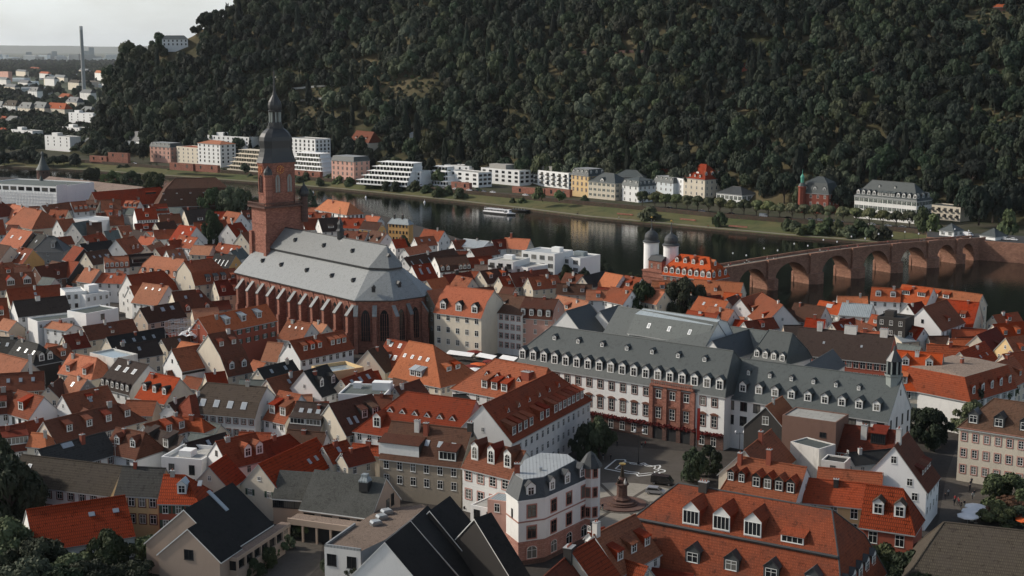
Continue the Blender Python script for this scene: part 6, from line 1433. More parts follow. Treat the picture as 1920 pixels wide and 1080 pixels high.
# ------------------------------------------------------------------ old stone bridge and its gate
def bridge():
    A, B = P(1362, 506, 5.2), P(1834, 450, 4.4); dv = B - A; LB = Vector((dv.x, dv.y)).length; an = math.atan2(dv.y, dv.x)
    r = thing('stone_bridge', 'long red sandstone bridge with round arches and cutwater piers across the river', 'bridge', (A.x, A.y, 0), an)
    ex = Vector((math.cos(an), math.sin(an), 0)); ey = Vector((-ex.y, ex.x, 0)); W_ = 8.4
    def onface(px, z0=-3):
        lo, hi = -30.0, LB + 30
        for _ in range(40):
            m = (lo + hi) / 2
            if proj(A + ex * m + Vector((0, 0, z0 - A.z)))[0] < px: lo = m
            else: hi = m
        return lo
    top = lambda x: 5.2 + 2.2 * math.sin(math.pi * max(0, min(1, x / LB))) - .8 * x / LB
    OP = [(onface(a), onface(b)) for a, b in ((1384, 1436), (1452, 1514), (1540, 1593), (1617, 1667), (1687, 1735), (1756, 1790), (1802, 1826))]
    def bot(x):
        for a, b in OP:
            if a < x < b:
                c, w = (a + b) / 2, (b - a) / 2; spring = -4.2
                return spring + (top(c) - 1.5 - spring) * math.sqrt(max(0, 1 - ((x - c) / w) ** 2)) ** .95
        return -9.0
    X = set([-14.0, LB + 6])
    for a, b in OP:
        for k in range(17): X.add(a + (b - a) * (.5 - .5 * math.cos(math.pi * k / 16)))
        X.add(a - .001); X.add(b + .001)
    x = -14.0
    while x < LB + 6: X.add(x); x += 4
    X = sorted(X); m = MB()
    for a, b in zip(X, X[1:]):
        za, zb = bot(a + 1e-4), bot(b - 1e-4); ta, tb = top(a), top(b)
        m.face([(a, 0, za), (b, 0, zb), (b, 0, tb), (a, 0, ta)], 0); m.face([(b, W_, zb), (a, W_, za), (a, W_, ta), (b, W_, tb)], 0)
        if za > -8.9 or zb > -8.9: m.face([(a, W_, za), (b, W_, zb), (b, 0, zb), (a, 0, za)], 0)
        for y0, y1 in ((-.25, .35), (W_ - .35, W_ + .25)):
            m.face([(a, y0, ta), (b, y0, tb), (b, y0, tb + 1.15), (a, y0, ta + 1.15)], 1); m.face([(b, y1, tb), (a, y1, ta), (a, y1, ta + 1.15), (b, y1, tb + 1.15)], 1)
            m.face([(a, y0, ta + 1.15), (b, y0, tb + 1.15), (b, y1, tb + 1.15), (a, y1, ta + 1.15)], 1); m.face([(a, y1, ta), (b, y1, tb), (b, y0, tb), (a, y0, ta)], 1)
    for a, b in OP:
        for k in (a, b): m.face([(k, 0, -9), (k, W_, -9), (k, W_, -4.2), (k, 0, -4.2)], 0)
    ob('wall', m.mesh('wall', ['bridgestone', 'bridgestone']), r)
    m = MB()
    for a, b in zip(X, X[1:]): m.face([(a, .35, top(a) + .02), (b, .35, top(b) + .02), (b, W_ - .35, top(b) + .02), (a, W_ - .35, top(a) + .02)], 0)
    ob('roadway', m.mesh('roadway', ['gravelpath']), r)
    for (a, b), (c, d_) in zip(OP, OP[1:]):
        u = (b + c) / 2; w = (c - b) / 2 + .3; tz = top(u); m = MB()
        m.prism([(u - w, .1), (u - w, -1.2), (u - w * .4, -3.8), (u + w * .4, -3.8), (u + w, -1.2), (u + w, .1)], -9, -1.2, 0)
        m.prism([(u - w, W_ - .1), (u + w, W_ - .1), (u + w, W_ + 1.2), (u, W_ + 4), (u - w, W_ + 1.2)], -9, -1.2, 0)
        m.prism([(u - w * .8, 0), (u - w * .8, -1.1), (u + w * .8, -1.1), (u + w * .8, 0)], -1.2, tz + .1, 0)
        m.prism([(u - w * .9, .1), (u - w * .9, -1.4), (u + w * .9, -1.4), (u + w * .9, .1)], tz - .2, tz + 1.35, 0)
        ob('pier', m.mesh('pier', ['bridgestone']), r)
    # lamps along the parapets: one thing each
    m = MB(); m.tube((0, 0, 0), (0, 0, 3.4), .06, 6, 0); m.lathe([(.1, 3.4), (.32, 3.6), (.34, 4.0), (.1, 4.25), (0, 4.3)], 8, (0, 0), 1); lme = m.mesh('pole', ['ironblack', 'paintwhite'])
    for k in range(9):
        x = 12 + k * (LB - 20) / 8
        for s, y in (('near', 0.05), ('far', W_ - .05)):
            p = A + ex * x + ey * y; o = thing('bridge_lamp', 'slim black lamp post with a pale globe on the bridge parapet', 'street lamp', (p.x, p.y, top(x) + 1.1), 0, 'lamp posts along the bridge'); ob('pole', lme, o)
    return A, ex, ey, top, LB, W_
BR = bridge()
def gate():
    for px, py, zt, lb in ((1220, 546, 21.5, 'left'), (1256.5, 552, 21.2, 'right')):
        p = P(px, py, 0); rr = 14.0 * (p - _c).length / FPX
        q = p
        lo, hi = 5, 40
        for _ in range(40):
            m = (lo + hi) / 2
            if proj((p.x, p.y, m))[1] > (455 if lb == 'left' else 461.5): lo = m
            else: hi = m
        z = lo; k = rr / 3.0
        r = thing('gate_tower', {'left': 'white round gate tower with dark bell-shaped cap, left one of the pair at the bridge', 'right': 'white round gate tower with dark bell-shaped cap, right one of the pair at the bridge'}[lb], 'tower', (p.x, p.y, 0))
        b = MB(); b.lathe([(rr, 0), (rr, z), (rr + .35, z + .1), (rr + .35, z + .5)], 24, (0, 0), 0); ob('wall', b.mesh('wall', ['clean'], True), r)
        b = MB(); b.lathe([(rr + .45, z + .3), (rr + .5, z + .7), (rr * .9, z + 1.2 * k), (rr * .93, z + 2.4 * k), (rr * .84, z + 3.5 * k), (rr * .55, z + 4.4 * k), (rr * .22, z + 5.0 * k), (.3, z + 5.8 * k), (.16, z + 8.4 * k), (.3, z + 8.8 * k), (0, z + 9.4 * k)], 20, (0, 0), 0); b.tube((0, 0, z + 9 * k), (0, 0, z + 10.6 * k), .08, 5, 0); b.lathe([(0, z + 9.6 * k), (.5, z + 10.1 * k), (0, z + 10.6 * k)], 8, (0, 0), 1)
        ob('dome', b.mesh('dome', ['darkslate', 'gold']), r)
        for a, zz in ((-1.9, z * .45), (-1.3, z * .62)): ob('window', win('dark', .9, .9), r, (rr * math.cos(a), rr * math.sin(a), zz), a + 1.5708)
    A, B = P(1208, 549, 0), P(1250, 556, 0); dv = B - A; L_ = dv.length
    r = thing('gate_building', 'red sandstone gatehouse with an archway between two white round towers', 'gatehouse', A, math.atan2(dv.y, dv.x)); m = MB(); c, w, hs, D = L_ * .52, 2.1, 4.2, 8
    n = 10; pr = [(c - w, 0)] + [(c - w * math.cos(math.pi * i / n), hs + w * math.sin(math.pi * i / n)) for i in range(n + 1)] + [(c + w, 0)]
    for y, s in ((-1.2, 1), (D, -1)):
        pts = [(0, 0)] + pr + [(L_, 0), (L_, 9.5), (0, 9.5)]
        f = [(x, y, z) for x, z in pts]; m.face(f if s > 0 else f[::-1], 0)
    for (x0, z0), (x1, z1) in zip(pr, pr[1:]): m.face([(x0, -1.2, z0), (x0, D, z0), (x1, D, z1), (x1, -1.2, z1)], 0)
    m.face([(0, -1.2, 0), (0, D, 0), (0, D, 9.5), (0, -1.2, 9.5)], 0); m.face([(L_, -1.2, 0), (L_, D, 0), (L_, D, 9.5), (L_, -1.2, 9.5)], 0)
    m.box((-.3, -1.5, 9.5), (L_ + .3, D + .3, 10.1), 0); m.box((L_ * .22, -.6, 10.1), (L_ * .8, D - 1, 14.2), 0)
    m.box((-.2, -1.45, 7.4), (L_ + .2, -1.2, 7.8), 0)
    ob('wall', m.mesh('wall', ['sandstone']), r); m = MB(); m.extr([(-1, 14.2), (D - .6, 14.2), (D * .6, 16), (D * .15, 16)], (0, 1, 0), (0, 0, 1), (L_ * .2, 0, 0), (L_ * .62, 0, 0), 0); ob('roof', m.mesh('roof', ['darkslate']), r)
    for x in (.36, .66): ob('window', win('brown', 1.0, 1.7), r, (L_ * x, -.6, 11.2))
gate()
h(1277, 477, 1330, 483, 519, 'orange', 'sandstone', 'orange mansard house at the bridge head with two rows of white dormers', my=500, t=2.0, tu=.9, ha=.75, hb=.85, ze=10, dm=[d(4, 'gable', 1.6, 1.7, .25, 1, a=.12, b=.8), d(8, 'gable', 1.9, 2.2, .12, 0), ['b', 0, .12, 3, 'gable', 1.9, 2.2, 'orange', 'trimwhite', 'plain', None], ['b', 1, .2, (1, .3, .7), 'gable', 1.6, 1.6, 'orange', 'trimwhite', 'plain', None]], wf=(2, 8, 'brown', 1.1, 1.6), name='bridge_house')
# quay and abutment at the far end of the bridge
# ------------------------------------------------------------------ houses along the far bank
def wf(r, c, k='dark', w=1.5, hh=1.6, f=3.1, t=.7): return (r, c, k, w, hh, f, t)
FB(1000, 347, 1066, 355, 319, 16, 'concrete', 'clean', 'white modern block with dark balconies left of the yellow mansard house', win_f=wf(3, 6, 'balcony', 3.0, 2.0), win_b=wf(3, 4, 'dark', 2.4, 1.7), flat={'huts': [(10, 9, 15, 11, 3.6)], 'hm': 'grey'}, name='apartment_block')
FB(902, 342, 974, 349, 315, 16, 'concrete', 'clean', 'white modern block with roof-top storey left of the one with dark balconies', win_f=wf(3, 6, 'band', 3.2, 1.7), win_b=wf(3, 3, 'band', 3.2, 1.7), flat={'huts': [(14, 9, 18, 10, 3.4)], 'hm': 'grey'}, name='apartment_block')
FB(1071, 367, 1103, 371, 326, 15, 'slate', 'yellow', 'tall yellow stone house with slate mansard on the far bank', roof='mansard', my=4, ha=1, hb=1, win_f=wf(3, 4, 'brown', 1.2, 2.1, 4, 1.0), win_b=wf(3, 3, 'brown', 1.2, 2, 4, 1), dm=[d(4, 'gable', 1.6, 2, .2), ['b', 0, .2, 3, 'gable', 1.6, 2, 'slate', 'trimwhite', 'plain', None]], cornice='yellow')
FB(1103, 371, 1153, 376, 339, 15, 'slate', 'cream', 'cream house with dark shutters and a grey hipped roof on the far bank', roof='hip', rise=5.5, ha=1, hb=1, win_f=wf(3, 6, 'shutter', 1.1, 1.7, 3.6, .9), win_b=wf(3, 3, 'shutter', 1.1, 1.7, 3.6, .9), dm=[d(1, 'gable', 3, 1.2, .05)])
FB(1166, 376, 1197, 380, 345, 15, 'slate', 'clean', 'ornate white corner villa with small slate mansard on the far bank', roof='mansard', my=3, rise=2.0, ha=1, hb=1, win_f=wf(3, 3, 'plain', 1.3, 2, 4), win_b=wf(3, 4, 'plain', 1.3, 2, 4), dm=[d(3, 'arch', 1.5, 1.7, .2), ['b', 0, .2, 4, 'arch', 1.5, 1.7, 'slate', 'trimwhite', 'plain', None]])
FB(1150, 352, 1205, 354, 330, 14, 'slate', 'grey', 'low grey hip-roofed building behind the white corner villa', roof='hip', rise=4, ha=1, hb=1, z0=4)
FB(1226, 362, 1262, 367, 338, 14, 'slate', 'bluewhite', 'bluish white house with a glazed penthouse on the far bank', roof='mansard', my=3.2, ha=1, hb=1, win_f=wf(3, 4, 'plain', 1.3, 1.9, 3.6), dm=[d(4, 'arch', 1.5, 1.6, .2)], z0=1)
FB(1262, 368, 1281, 371, 334, 12, 'slate', 'clean', 'narrow white house squeezed left of the red hipped villa', win_f=wf(4, 2, 'plain', 1.2, 1.7, 3.4), win_b=wf(3, 2))
FB(1281, 371, 1321, 376, 332, 17, 'red', 'cream', 'cream villa with a steep red hipped roof and an eyebrow dormer on the far bank', roof='hip', rise=9, ha=.9, hb=.9, win_f=wf(3, 4, 'plain', 1.3, 2, 4, 1.2), win_b=wf(3, 4, 'plain', 1.3, 2, 4, 1.2), dm=[d(1, 'arch', 3, .3, .35), ['b', 0, .25, 3, 'gable', 2, 1.7, 'red', 'trimwhite', 'plain', None], ['f', 0, .08, (3, .15, .85), 'gable', 1.4, 1.4, 'red', 'trimwhite', 'plain', None]])
FB(1343, 377, 1391, 382, 361, 15, 'darkslate', 'clean', 'low white house with green shutters and dark hipped roof on the far bank', roof='hip', rise=4.2, ha=1, hb=1, win_f=wf(1, 6, 'shutter', 1.3, 2.4, 3, 1.2), win_b=wf(1, 3, 'shutter', 1.3, 2.4, 3, 1.2))
rv = FB(1500, 398, 1552, 402, 360, 15, 'slate', 'redbrick', 'red brick villa with slate roof and a copper-topped stair tower', roof='mansard', my=6, rise=3.5, ha=1, hb=1, win_f=wf(2, 4, 'pinkarch', 1.5, 2.2, 4.4, 1), win_b=wf(2, 3, 'plain', 1.5, 2, 4.4, 1), dm=[d(3, 'gable', 1.8, 1.8, .25)])
i_ = INFO[rv.name]; b = MB(); b.lathe([(2.4, 0), (2.4, i_[2] + 3), (2.9, i_[2] + 3.2), (2.6, i_[2] + 3.8)], 8, (0, 0), 0); b.lathe([(2.6, i_[2] + 3.8), (1.7, i_[2] + 5.4), (1.0, i_[2] + 6)], 8, (0, 0), 1); b.lathe([(1.0, i_[2] + 6), (1.1, i_[2] + 9), (1.4, i_[2] + 9.2), (.9, i_[2] + 10.4), (.2, i_[2] + 11.4), (.1, i_[2] + 14), (0, i_[2] + 14.1)], 8, (0, 0), 2)
ob('stair_tower', b.mesh('stair_tower', ['redbrick', 'slate', 'copper']), rv, (1.2, -.6, 0))
FB(1601, 408, 1717, 420, 366, 16, 'slate', 'white', 'large white mansion with a long slate hipped roof beside the plane trees', roof='hip', rise=9, ha=.8, hb=.9, win_f=[wf(2, 13, 'shutter', 1.3, 2.2, 4.4, 1.0)], win_b=wf(2, 5, 'shutter', 1.3, 2.2, 4.4, 1.0), dm=[d(4, 'gable', 2, 2, .1, a=0, b=.35), d(4, 'shed', 2.4, 2, .1, a=.36, b=.64), d(4, 'gable', 2, 2, .1, a=.65), d(2, 'gable', 1, 1, .6, a=.2, b=.7), ['b', 0, .1, 3, 'gable', 2, 2, 'slate', 'trimwhite', 'plain', None]], name='mansion', cornice='white')
FB(1743, 410, 1800, 416, 385, 12, 'slate', 'cream', 'low cream annex with balconies right of the large white mansion', win_f=wf(2, 5, 'balcony', 2, 1.6, 3.6), win_a=wf(2, 3))
FB(1905, 415, 1960, 420, 392, 14, 'darkslate', 'ochre', 'ochre house with a dark hipped roof at the right edge by the wood', roof='hip', rise=5, ha=1, hb=1, win_f=wf(2, 6, 'dark', 1.4, 1.7, 3.4))
for x0, x1, y0, y1, ty, lb in ((1761, 1788, 441, 444, 431, 'small white pavilion with grey pyramid roof at the far bridge end, left of the van'), (1837, 1866, 447, 451, 440, 'small white pavilion with grey pyramid roof at the far bridge end, right of the van')):
    FB(x0, y0, x1, y1, ty, 9, 'slate', 'clean', lb, roof='hip', rise=3.4, ha=1, hb=1, win_f=wf(1, 2, 'greyshutter', 1.1, 1.8, 3, .5), win_b=wf(1, 2, 'greyshutter', 1.1, 1.8, 3, .5), z0=3.2, name='pavilion', cat='pavilion')
# terraces and white blocks left of the centre
def terraced(x0, y0, x1, y1, n, fl, back, shift, depth, label, wm='clean', z0=0, huts=()):
    A, B = P(x0, y0, z0), P(x1, y1, z0); dv = B - A; L_ = dv.length
    r = thing('terraced_block', label, 'apartment block', A, math.atan2(dv.y, dv.x)); w = MB(); g = MB()
    for k in range(n):
        xa, xb, y = shift[0] * k, L_ - shift[1] * k, back * k
        w.box((xa, y, fl * k), (xb, depth, fl * k + .9), 0, 'd'); w.box((xa + 1.2, y + 1.5, fl * k + .9), (xb - .3, depth - .01, fl * k + fl), 0, 'd')
        g.face([(xa + 1.3, y + 1.46, fl * k + .95), (xb - .5, y + 1.46, fl * k + .95), (xb - .5, y + 1.46, fl * k + fl - .2), (xa + 1.3, y + 1.46, fl * k + fl - .2)], 0)
        q = int((xb - xa) / 3.2)
        for j in range(q): c = xa + 1.3 + (xb - xa - 2) * (j + .5) / q; w.box((c - .35, y + 1.3, fl * k + .9), (c + .35, y + 1.5, fl * k + fl), 0)
        w.box((xa - .1, y - .4, fl * k + fl - .01), (xb + .1, depth + .2, fl * k + fl + .28), 0)
    ob('wall', w.mesh('wall', [wm]), r); ob('window_band', g.mesh('window_band', ['glass']), r)
    pl = MB()
    for k in range(1, n):
        for j in range(4): pl.box((shift[0] * k + 2 + j * L_ * .2, back * k + .3, fl * k + .9), (shift[0] * k + 4 + j * L_ * .2, back * k + .9, fl * k + 1.5), 0)
    tag(ob('balcony_planting', pl.mesh('balcony_planting', ['leafgarden']), r), None, None, None, 'stuff'); return r
terraced(668, 345, 762, 351, 5, 3.3, 2.6, (3.2, .4), 22, 'white terraced apartments stepping up to the right by the river')
terraced(790, 346, 838, 350, 4, 3.3, 3, (.4, 3), 18, 'pale terraced block with a flat top right of the stepped apartments')
FB(750, 346, 790, 349, 320, 11, 'concrete', 'clean', 'plain white house in front of the stepped apartments', win_f=wf(3, 4, 'dark', 1.8, 1.7))
FB(842, 346, 897, 352, 320, 13, 'concrete', 'clean', 'white block with long balconies beside a red wall on the far bank', win_f=wf(3, 4, 'band', 3.6, 1.6), win_b=wf(3, 3, 'band', 3, 1.6), name='apartment_block')
FB(833, 336, 880, 339, 310, 12, 'concrete', 'clean', 'taller white block behind the one with long balconies', win_f=wf(3, 4, 'dark', 1.6, 1.6), name='apartment_block')
FB(622, 337, 664, 341, 299, 16, 'slate', 'pink', 'pink brick four-storey villa with a grey mansard by the river', roof='mansard', my=3, ha=1, hb=1, win_f=wf(4, 5, 'brown', 1.3, 2, 4, 1), win_b=wf(4, 3, 'brown', 1.3, 2, 4, 1))
fh = P(655, 290, 12); FB(655, 288, 692, 292, 264, 13, 'darkred', 'cream', 'half-timbered house with a steep dark red roof at the wood edge', roof='hip', rise=8.5, ha=.25, hb=.25, z0=12, win_f=wf(2, 5, 'plain', 1.2, 1.5, 3.4), dm=[d(2, 'shed', 2, 1.4, .3, mr='darkred')])
r_ = terraced(540, 326, 604, 331, 5, 3.4, 1.4, (.6, 2.2), 18, 'tall white five-storey terraced block right of the church tower', z0=0)
FB(544, 302, 592, 306, 259, 16, 'concrete', 'clean', 'white block rising behind the five-storey terraces', win_f=wf(4, 6, 'band', 2.0, 1.9), win_b=wf(4, 4, 'dark', 1.6, 1.9), z0=8, name='apartment_block')
terraced(426, 318, 486, 323, 5, 3.3, 2.0, (1.5, .4), 20, 'beige balcony-banded terraced apartments left of the church tower', wm='cream', z0=0)
FB(332, 306, 375, 310, 275, 16, 'salmon', 'cream', 'cream river block with an awning and orange upper roof', win_f=wf(4, 5, 'plain', 1.5, 1.8, 3.4), name='apartment_block')
FB(372, 310, 414, 314, 268, 16, 'salmon', 'clean', 'white river block with corner balconies and orange roof', win_f=wf(5, 5, 'dark', 1.8, 1.8, 3.3), win_b=wf(5, 3, 'dark', 1.6, 1.8, 3.3), roof='hip', rise=2.4, ha=1, hb=1, name='apartment_block')
FB(390, 284, 468, 289, 254, 14, 'zinc', 'clean', 'long white block above the cream and orange-roofed ones', win_f=wf(3, 9, 'dark', 1.6, 1.7), z0=8, flat={'huts': [(12, 7, 9, 6, 3), (30, 7, 9, 6, 2.6)]}, name='apartment_block')
FB(282, 303, 320, 306, 273, 14, 'slate', 'pink', 'pink house with grey mansard at the river end of the white row', roof='mansard', my=3, ha=1, hb=1, win_f=wf(3, 5, 'brown', 1.3, 2, 3.8), win_b=wf(3, 3, 'brown', 1.3, 2, 3.8), dm=[d(5, 'arch', 1.3, 1.6, .2)])
FB(236, 284, 266, 287, 262, 14, 'darkslate', 'clean', 'white villa with a steep dark slate roof and tower at the wood foot', roof='hip', rise=8, ha=.9, hb=.6, z0=3, win_f=wf(2, 4, 'plain', 1.3, 2, 3.8), dm=[d(2, 'gable', 1.8, 1.8, .15)])
for a, b, c, e, t, lb in ((318, 318, 362, 321, 305, 'red brick wall with a green gate below the cream river block'), (366, 321, 408, 324, 308, 'red brick wall with a blue gate below the white river block'), (168, 303, 200, 305, 292, 'low red stone wall at the left end of the riverside road'), (203, 305, 240, 307, 286, 'high blank red stone wall beside the riverside road'), (548, 331, 600, 335, 319, 'red-roofed garage wall below the five-storey terraces'), (846, 355, 880, 358, 341, 'red garden wall right of the long-balcony block'), (960, 361, 1020, 366, 350, 'red garden wall in front of the roof-top storey block'), (1022, 366, 1068, 370, 353, 'red garden wall with white posts before the dark-balcony block')):
    r = FB(a, b, c, e, t, 3, 'stonebrown', 'sandstone', lb, flat={'ph': .2}, name='garden_wall', cat='wall', win_f=(1, 2, 'dark', 1.8, 2.4, 3, .8))
# villas at the far left
V = [(22, 268, 62, 272, 243, 'clean', 'flat', 'concrete', 'white flat villa at the left edge over the river'), (85, 281, 132, 285, 254, 'clean', 'flat', 'concrete', 'white flat villa right of the first one over the river'), (130, 244, 176, 247, 211, 'clean', 'flat', 'zinc', 'big white villa with a curved metal roof and terraces'), (118, 262, 150, 265, 238, 'clean', 'flat', 'concrete', 'white garage terrace under the metal-roofed villa'),
     (85, 225, 122, 228, 202, 'cream', 'hip', 'orange', 'cream villa with an orange hipped roof at far left'), (60, 223, 84, 226, 200, 'cream', 'hip', 'slate', 'grey mansard villa left of the orange-roofed one'), (34, 222, 57, 224, 201, 'cream', 'hip', 'slate', 'grey-roofed cream villa, second left of the orange-roofed one'), (6, 218, 30, 220, 197, 'white', 'hip', 'mossbrown', 'white villa with brown roof near the left edge'),
     (-22, 216, 3, 218, 198, 'white', 'hip', 'slate', 'villa cut by the left edge beside a brown-roofed one'), (53, 188, 70, 189, 170, 'white', 'hip', 'slate', 'tall pale villa above the row of villas'), (124, 210, 145, 212, 190, 'cream', 'hip', 'darkslate', 'villa with a dark pointed roof above the metal-roofed one'), (101, 152, 120, 154, 144, 'cream', 'hip', 'slate', 'small grey-roofed house among trees near the chimney'),
     (178, 150, 198, 152, 136, 'white', 'hip', 'orange', 'white house with a bright orange roof at the wood edge'), (190, 160, 209, 161, 145, 'white', 'hip', 'slate', 'grey-roofed white house below the bright orange one'), (0, 152, 16, 153, 134, 'pink', 'flat', 'concrete', 'pale pink block far off at the left edge'), (-6, 238, 6, 240, 228, 'cream', 'hip', 'red', 'red-roofed house at the left edge below the villas'), (-10, 262, 5, 264, 252, 'cream', 'hip', 'red', 'second red-roofed house at the left edge near the water')]
for x0, y0, x1, y1, t, wm, rf, rm, lb in V:
    z0 = 0 if y0 > 200 else 0
    FB(x0, y0, x1, y1, t, 12, rm, wm, lb, roof=rf, rise=7.5, ha=.8, hb=.8, win_f=wf(3, 4, 'plain' if rf == 'hip' else 'dark', 1.4, 1.8, 3.4), z0=z0, **({'dm': [d(2, 'gable', 2, 1.8, .15, mr=rm)]} if rf == 'hip' and y0 > 170 else {'flat': {'huts': [(12, 7, 10, 6, 3)]}} if rf == 'flat' and y0 > 240 else {}))
for i, (x, y, w_, hh_, wm, rm) in enumerate(((8, 176, 20, 14, 'cream', 'slate'), (34, 166, 18, 12, 'white', 'darkslate'), (84, 160, 18, 13, 'white', 'slate'), (128, 168, 20, 14, 'cream', 'mossbrown'), (150, 186, 20, 13, 'white', 'slate'), (74, 146, 16, 9, 'white', 'orange'), (30, 142, 18, 9, 'cream', 'slate'), (56, 136, 16, 8, 'white', 'red'), (148, 140, 16, 9, 'cream', 'slate'), (150, 222, 20, 15, 'cream', 'slate'), (8, 240, 22, 14, 'clean', 'slate'), (176, 262, 20, 15, 'clean', 'darkslate'), (196, 282, 22, 16, 'cream', 'slate'), (150, 284, 20, 14, 'clean', 'slate'), (110, 194, 18, 13, 'cream', 'orange'), (-6, 158, 18, 10, 'white', 'slate'))):
    FB(x, y, x + w_, y + 1.5, y - hh_, 12, rm, wm, 'pale villa with a hipped roof half hidden by the garden trees at far left', group='half-hidden villas of the far left quarter', roof='hip', rise=6, ha=.8, hb=.8, win_f=wf(3, 4, 'plain', 1.4, 1.8, 3.4))
# on the hill
def cottage(x, y, w, hh, rise, wm, rm, lb, zoff=0, dep=8, **k):
    q = hill_px(x, y); e = Vector((q.y, -q.x, 0)).normalized()
    return bld('hill_house', lb, 'house', q - e * w / 2 + Vector((0, 0, zoff - 2)), math.atan2(e.y, e.x), w, dep, q.z + zoff - 2, q.z + zoff + hh, [(q.z + zoff + hh + rise, dep / 2, dep * .3, dep * .3)], rm, wm, **k)
cottage(346, 97, 26, 11, 3.5, 'clean', 'slate', 'white mansion on the wooded slope near the sky', 2, 12, win_f=wf(2, 6, 'dark', 1.5, 2, 3.6))
cottage(1636, 146, 14, 4, 2.4, 'darkwall', 'brown', 'dark cabin with an orange awning in a hillside garden', 1)
cottage(1432, 214, 9, 4, 2.4, 'white', 'brown', 'little white cottage on the slope above the villas')
cottage(1275, 254, 8, 4, 2, 'white', 'darkbrown', 'small white hut low in the wood')
cottage(1312, 250, 9, 5, 2.5, 'white', 'darkbrown', 'white gabled hut low in the wood, right of the small one')
cottage(1390, 132, 8, 3.5, 2, 'redwall', 'darkred', 'tiny red cabin halfway up the slope')
cottage(1550, 66, 8, 3, 1.6, 'white', 'charcoal', 'small white cabin high on the slope')
cottage(1736, 26, 7, 4, 2, 'clean', 'charcoal', 'bright white cabin high on the right slope')
cottage(1668, 27, 12, 3, 1.6, 'brownwall', 'stonebrown', 'flat brown garden house high on the slope')
cottage(1852, 22, 14, 3.5, 2, 'brownwall', 'orange', 'orange-lidded garden house at the top of the clearing')
cottage(940, 56, 9, 3, 1.5, 'white', 'charcoal', 'pale hut among the trees high in the middle')
cottage(530, 114, 9, 3, 1.5, 'white', 'zinc', 'pale greenhouse in the hillside gardens by the church spire')
cottage(778, 262, 6, 5, 1, 'white', 'zinc', 'small white cube at the foot of the wood')
cottage(1240, 325, 16, 5, 2, 'redwall', 'brown', 'red-brown cabin behind the white corner villa')
p = hill_px(1118, 101); b = MB()
pts = [hill_px(960 + 8 + 20 * i, 103 - .35 * i) for i in range(13)]
for a, c in zip(pts, pts[1:]):
    for s in (0,):
        b.face([a + Vector((0, 0, -1)), c + Vector((0, 0, -1)), c + Vector((0, 0, 2.2)), a + Vector((0, 0, 2.2))], 0); b.face([a + Vector((0, 0, 2.2)), c + Vector((0, 0, 2.2)), c + Vector((0, 4, 2.3)), a + Vector((0, 4, 2.3))], 0)
o = ob('terrace_wall', b.mesh('terrace_wall', ['darkstone'])); tag(o, 'long pale terrace wall of the hillside path in the middle of the wood', 'wall')
for x0, x1, y0, y1, lb in ((1822, 1880, 66, 60, 'upper'), (1846, 1910, 84, 80, 'lower'), (1596, 1676, 146, 142, 'a'), (556, 640, 168, 160, 'b'), (572, 660, 190, 182, 'c'), (498, 556, 150, 144, 'd'), (1470, 1530, 98, 95, 'e'), (1866, 1925, 240, 232, 'f'), (1690, 1770, 104, 100, 'g'), (1210, 1300, 114, 111, 'h')):
    b = MB(); pts = [hill_px(x0 + (x1 - x0) * i / 6, y0 + (y1 - y0) * i / 6) for i in range(7)]; u = Vector((0, 0, 1))
    for a, c in zip(pts, pts[1:]): b.face([a - u, c - u, c + u * 1.7, a + u * 1.7], 0); b.face([a + u * 1.7, c + u * 1.7, c + Vector((0, 3, 1.8)), a + Vector((0, 3, 1.8))], 1)
    o = ob('terrace_wall', b.mesh('terrace_wall', ['stained', 'meadow'])); tag(o, 'low pale dry-stone wall holding a terrace garden in the hillside wood', 'wall', 'dry-stone terrace walls on the slope')
# the plain: chimney, church spire, town blocks
p = PY(155, 118, 2900); p.z = -7; hh = 100 + (2900 * math.tan(rad(9.54) * 0 + math.atan((90.5 - 50) / FPX))) ; b = MB(); b.lathe([(4.2, 0), (3.7, hh * .4), (3.2, hh + 4), (3.2, hh + 8), (2.2, hh + 8)], 20, (0, 0), 0); b.lathe([(3.4, hh + 1), (3.4, hh + 7)], 20, (0, 0), 1)
r = thing('industrial_chimney', 'tall lone pale grey chimney rising from the plain against the sky', 'chimney', p); ob('shaft', b.mesh('shaft', ['concretegrey', 'paintsilver'], True), r)
fr2 = random.Random(3)
def block(name, x, dist, w, dd, hh, mat, lb, grp):
    q = PY(x, 100, dist); q.z = -7; b = MB(); b.box((-w / 2, -dd / 2, 0), (w / 2, dd / 2, hh), 0, 'd'); b.box((-w / 2 + 1, -dd / 2 + 1, hh), (w / 2 - 1, dd / 2 - 1, hh + 2), 0, 'd')
    n = int(hh / 3.5)
    for k in range(n): b.box((-w / 2 + .5, -dd / 2 - .1, k * 3.5 + 1.2), (w / 2 - .5, -dd / 2, k * 3.5 + 2.8), 1)
    o = ob(name, b.mesh(name, [mat, 'glasspanel']), None, q, fr2.uniform(-.5, .5)); tag(o, lb, 'building', grp); return o
for i in range(46):
    dist = fr2.uniform(4000, 8500); block('plain_building', fr2.uniform(-10, 235), dist, fr2.uniform(20, 70), fr2.uniform(14, 30), fr2.uniform(7, 18), fr2.choice(['clean', 'white', 'cream', 'bluewhite', 'beige']), 'small pale building among the trees of the hazy plain', 'pale buildings scattered on the plain')
for i in range(44): block('skyline_block', fr2.uniform(-10, 300), fr2.uniform(12000, 15000), fr2.uniform(50, 140), 40, fr2.uniform(18, 62), fr2.choice(['white', 'grey', 'bluewhite']), 'faint block of the far city in the haze below the hills', 'far city blocks on the horizon')
for x, hh in ((171, 150), (163, 110), (101, 105), (95, 80), (54, 95), (230, 100)): block('tower_block', x, 13500, 50, 40, hh * .8, 'concretegrey', 'hazy high-rise standing above the far city skyline', 'far high-rises on the horizon')
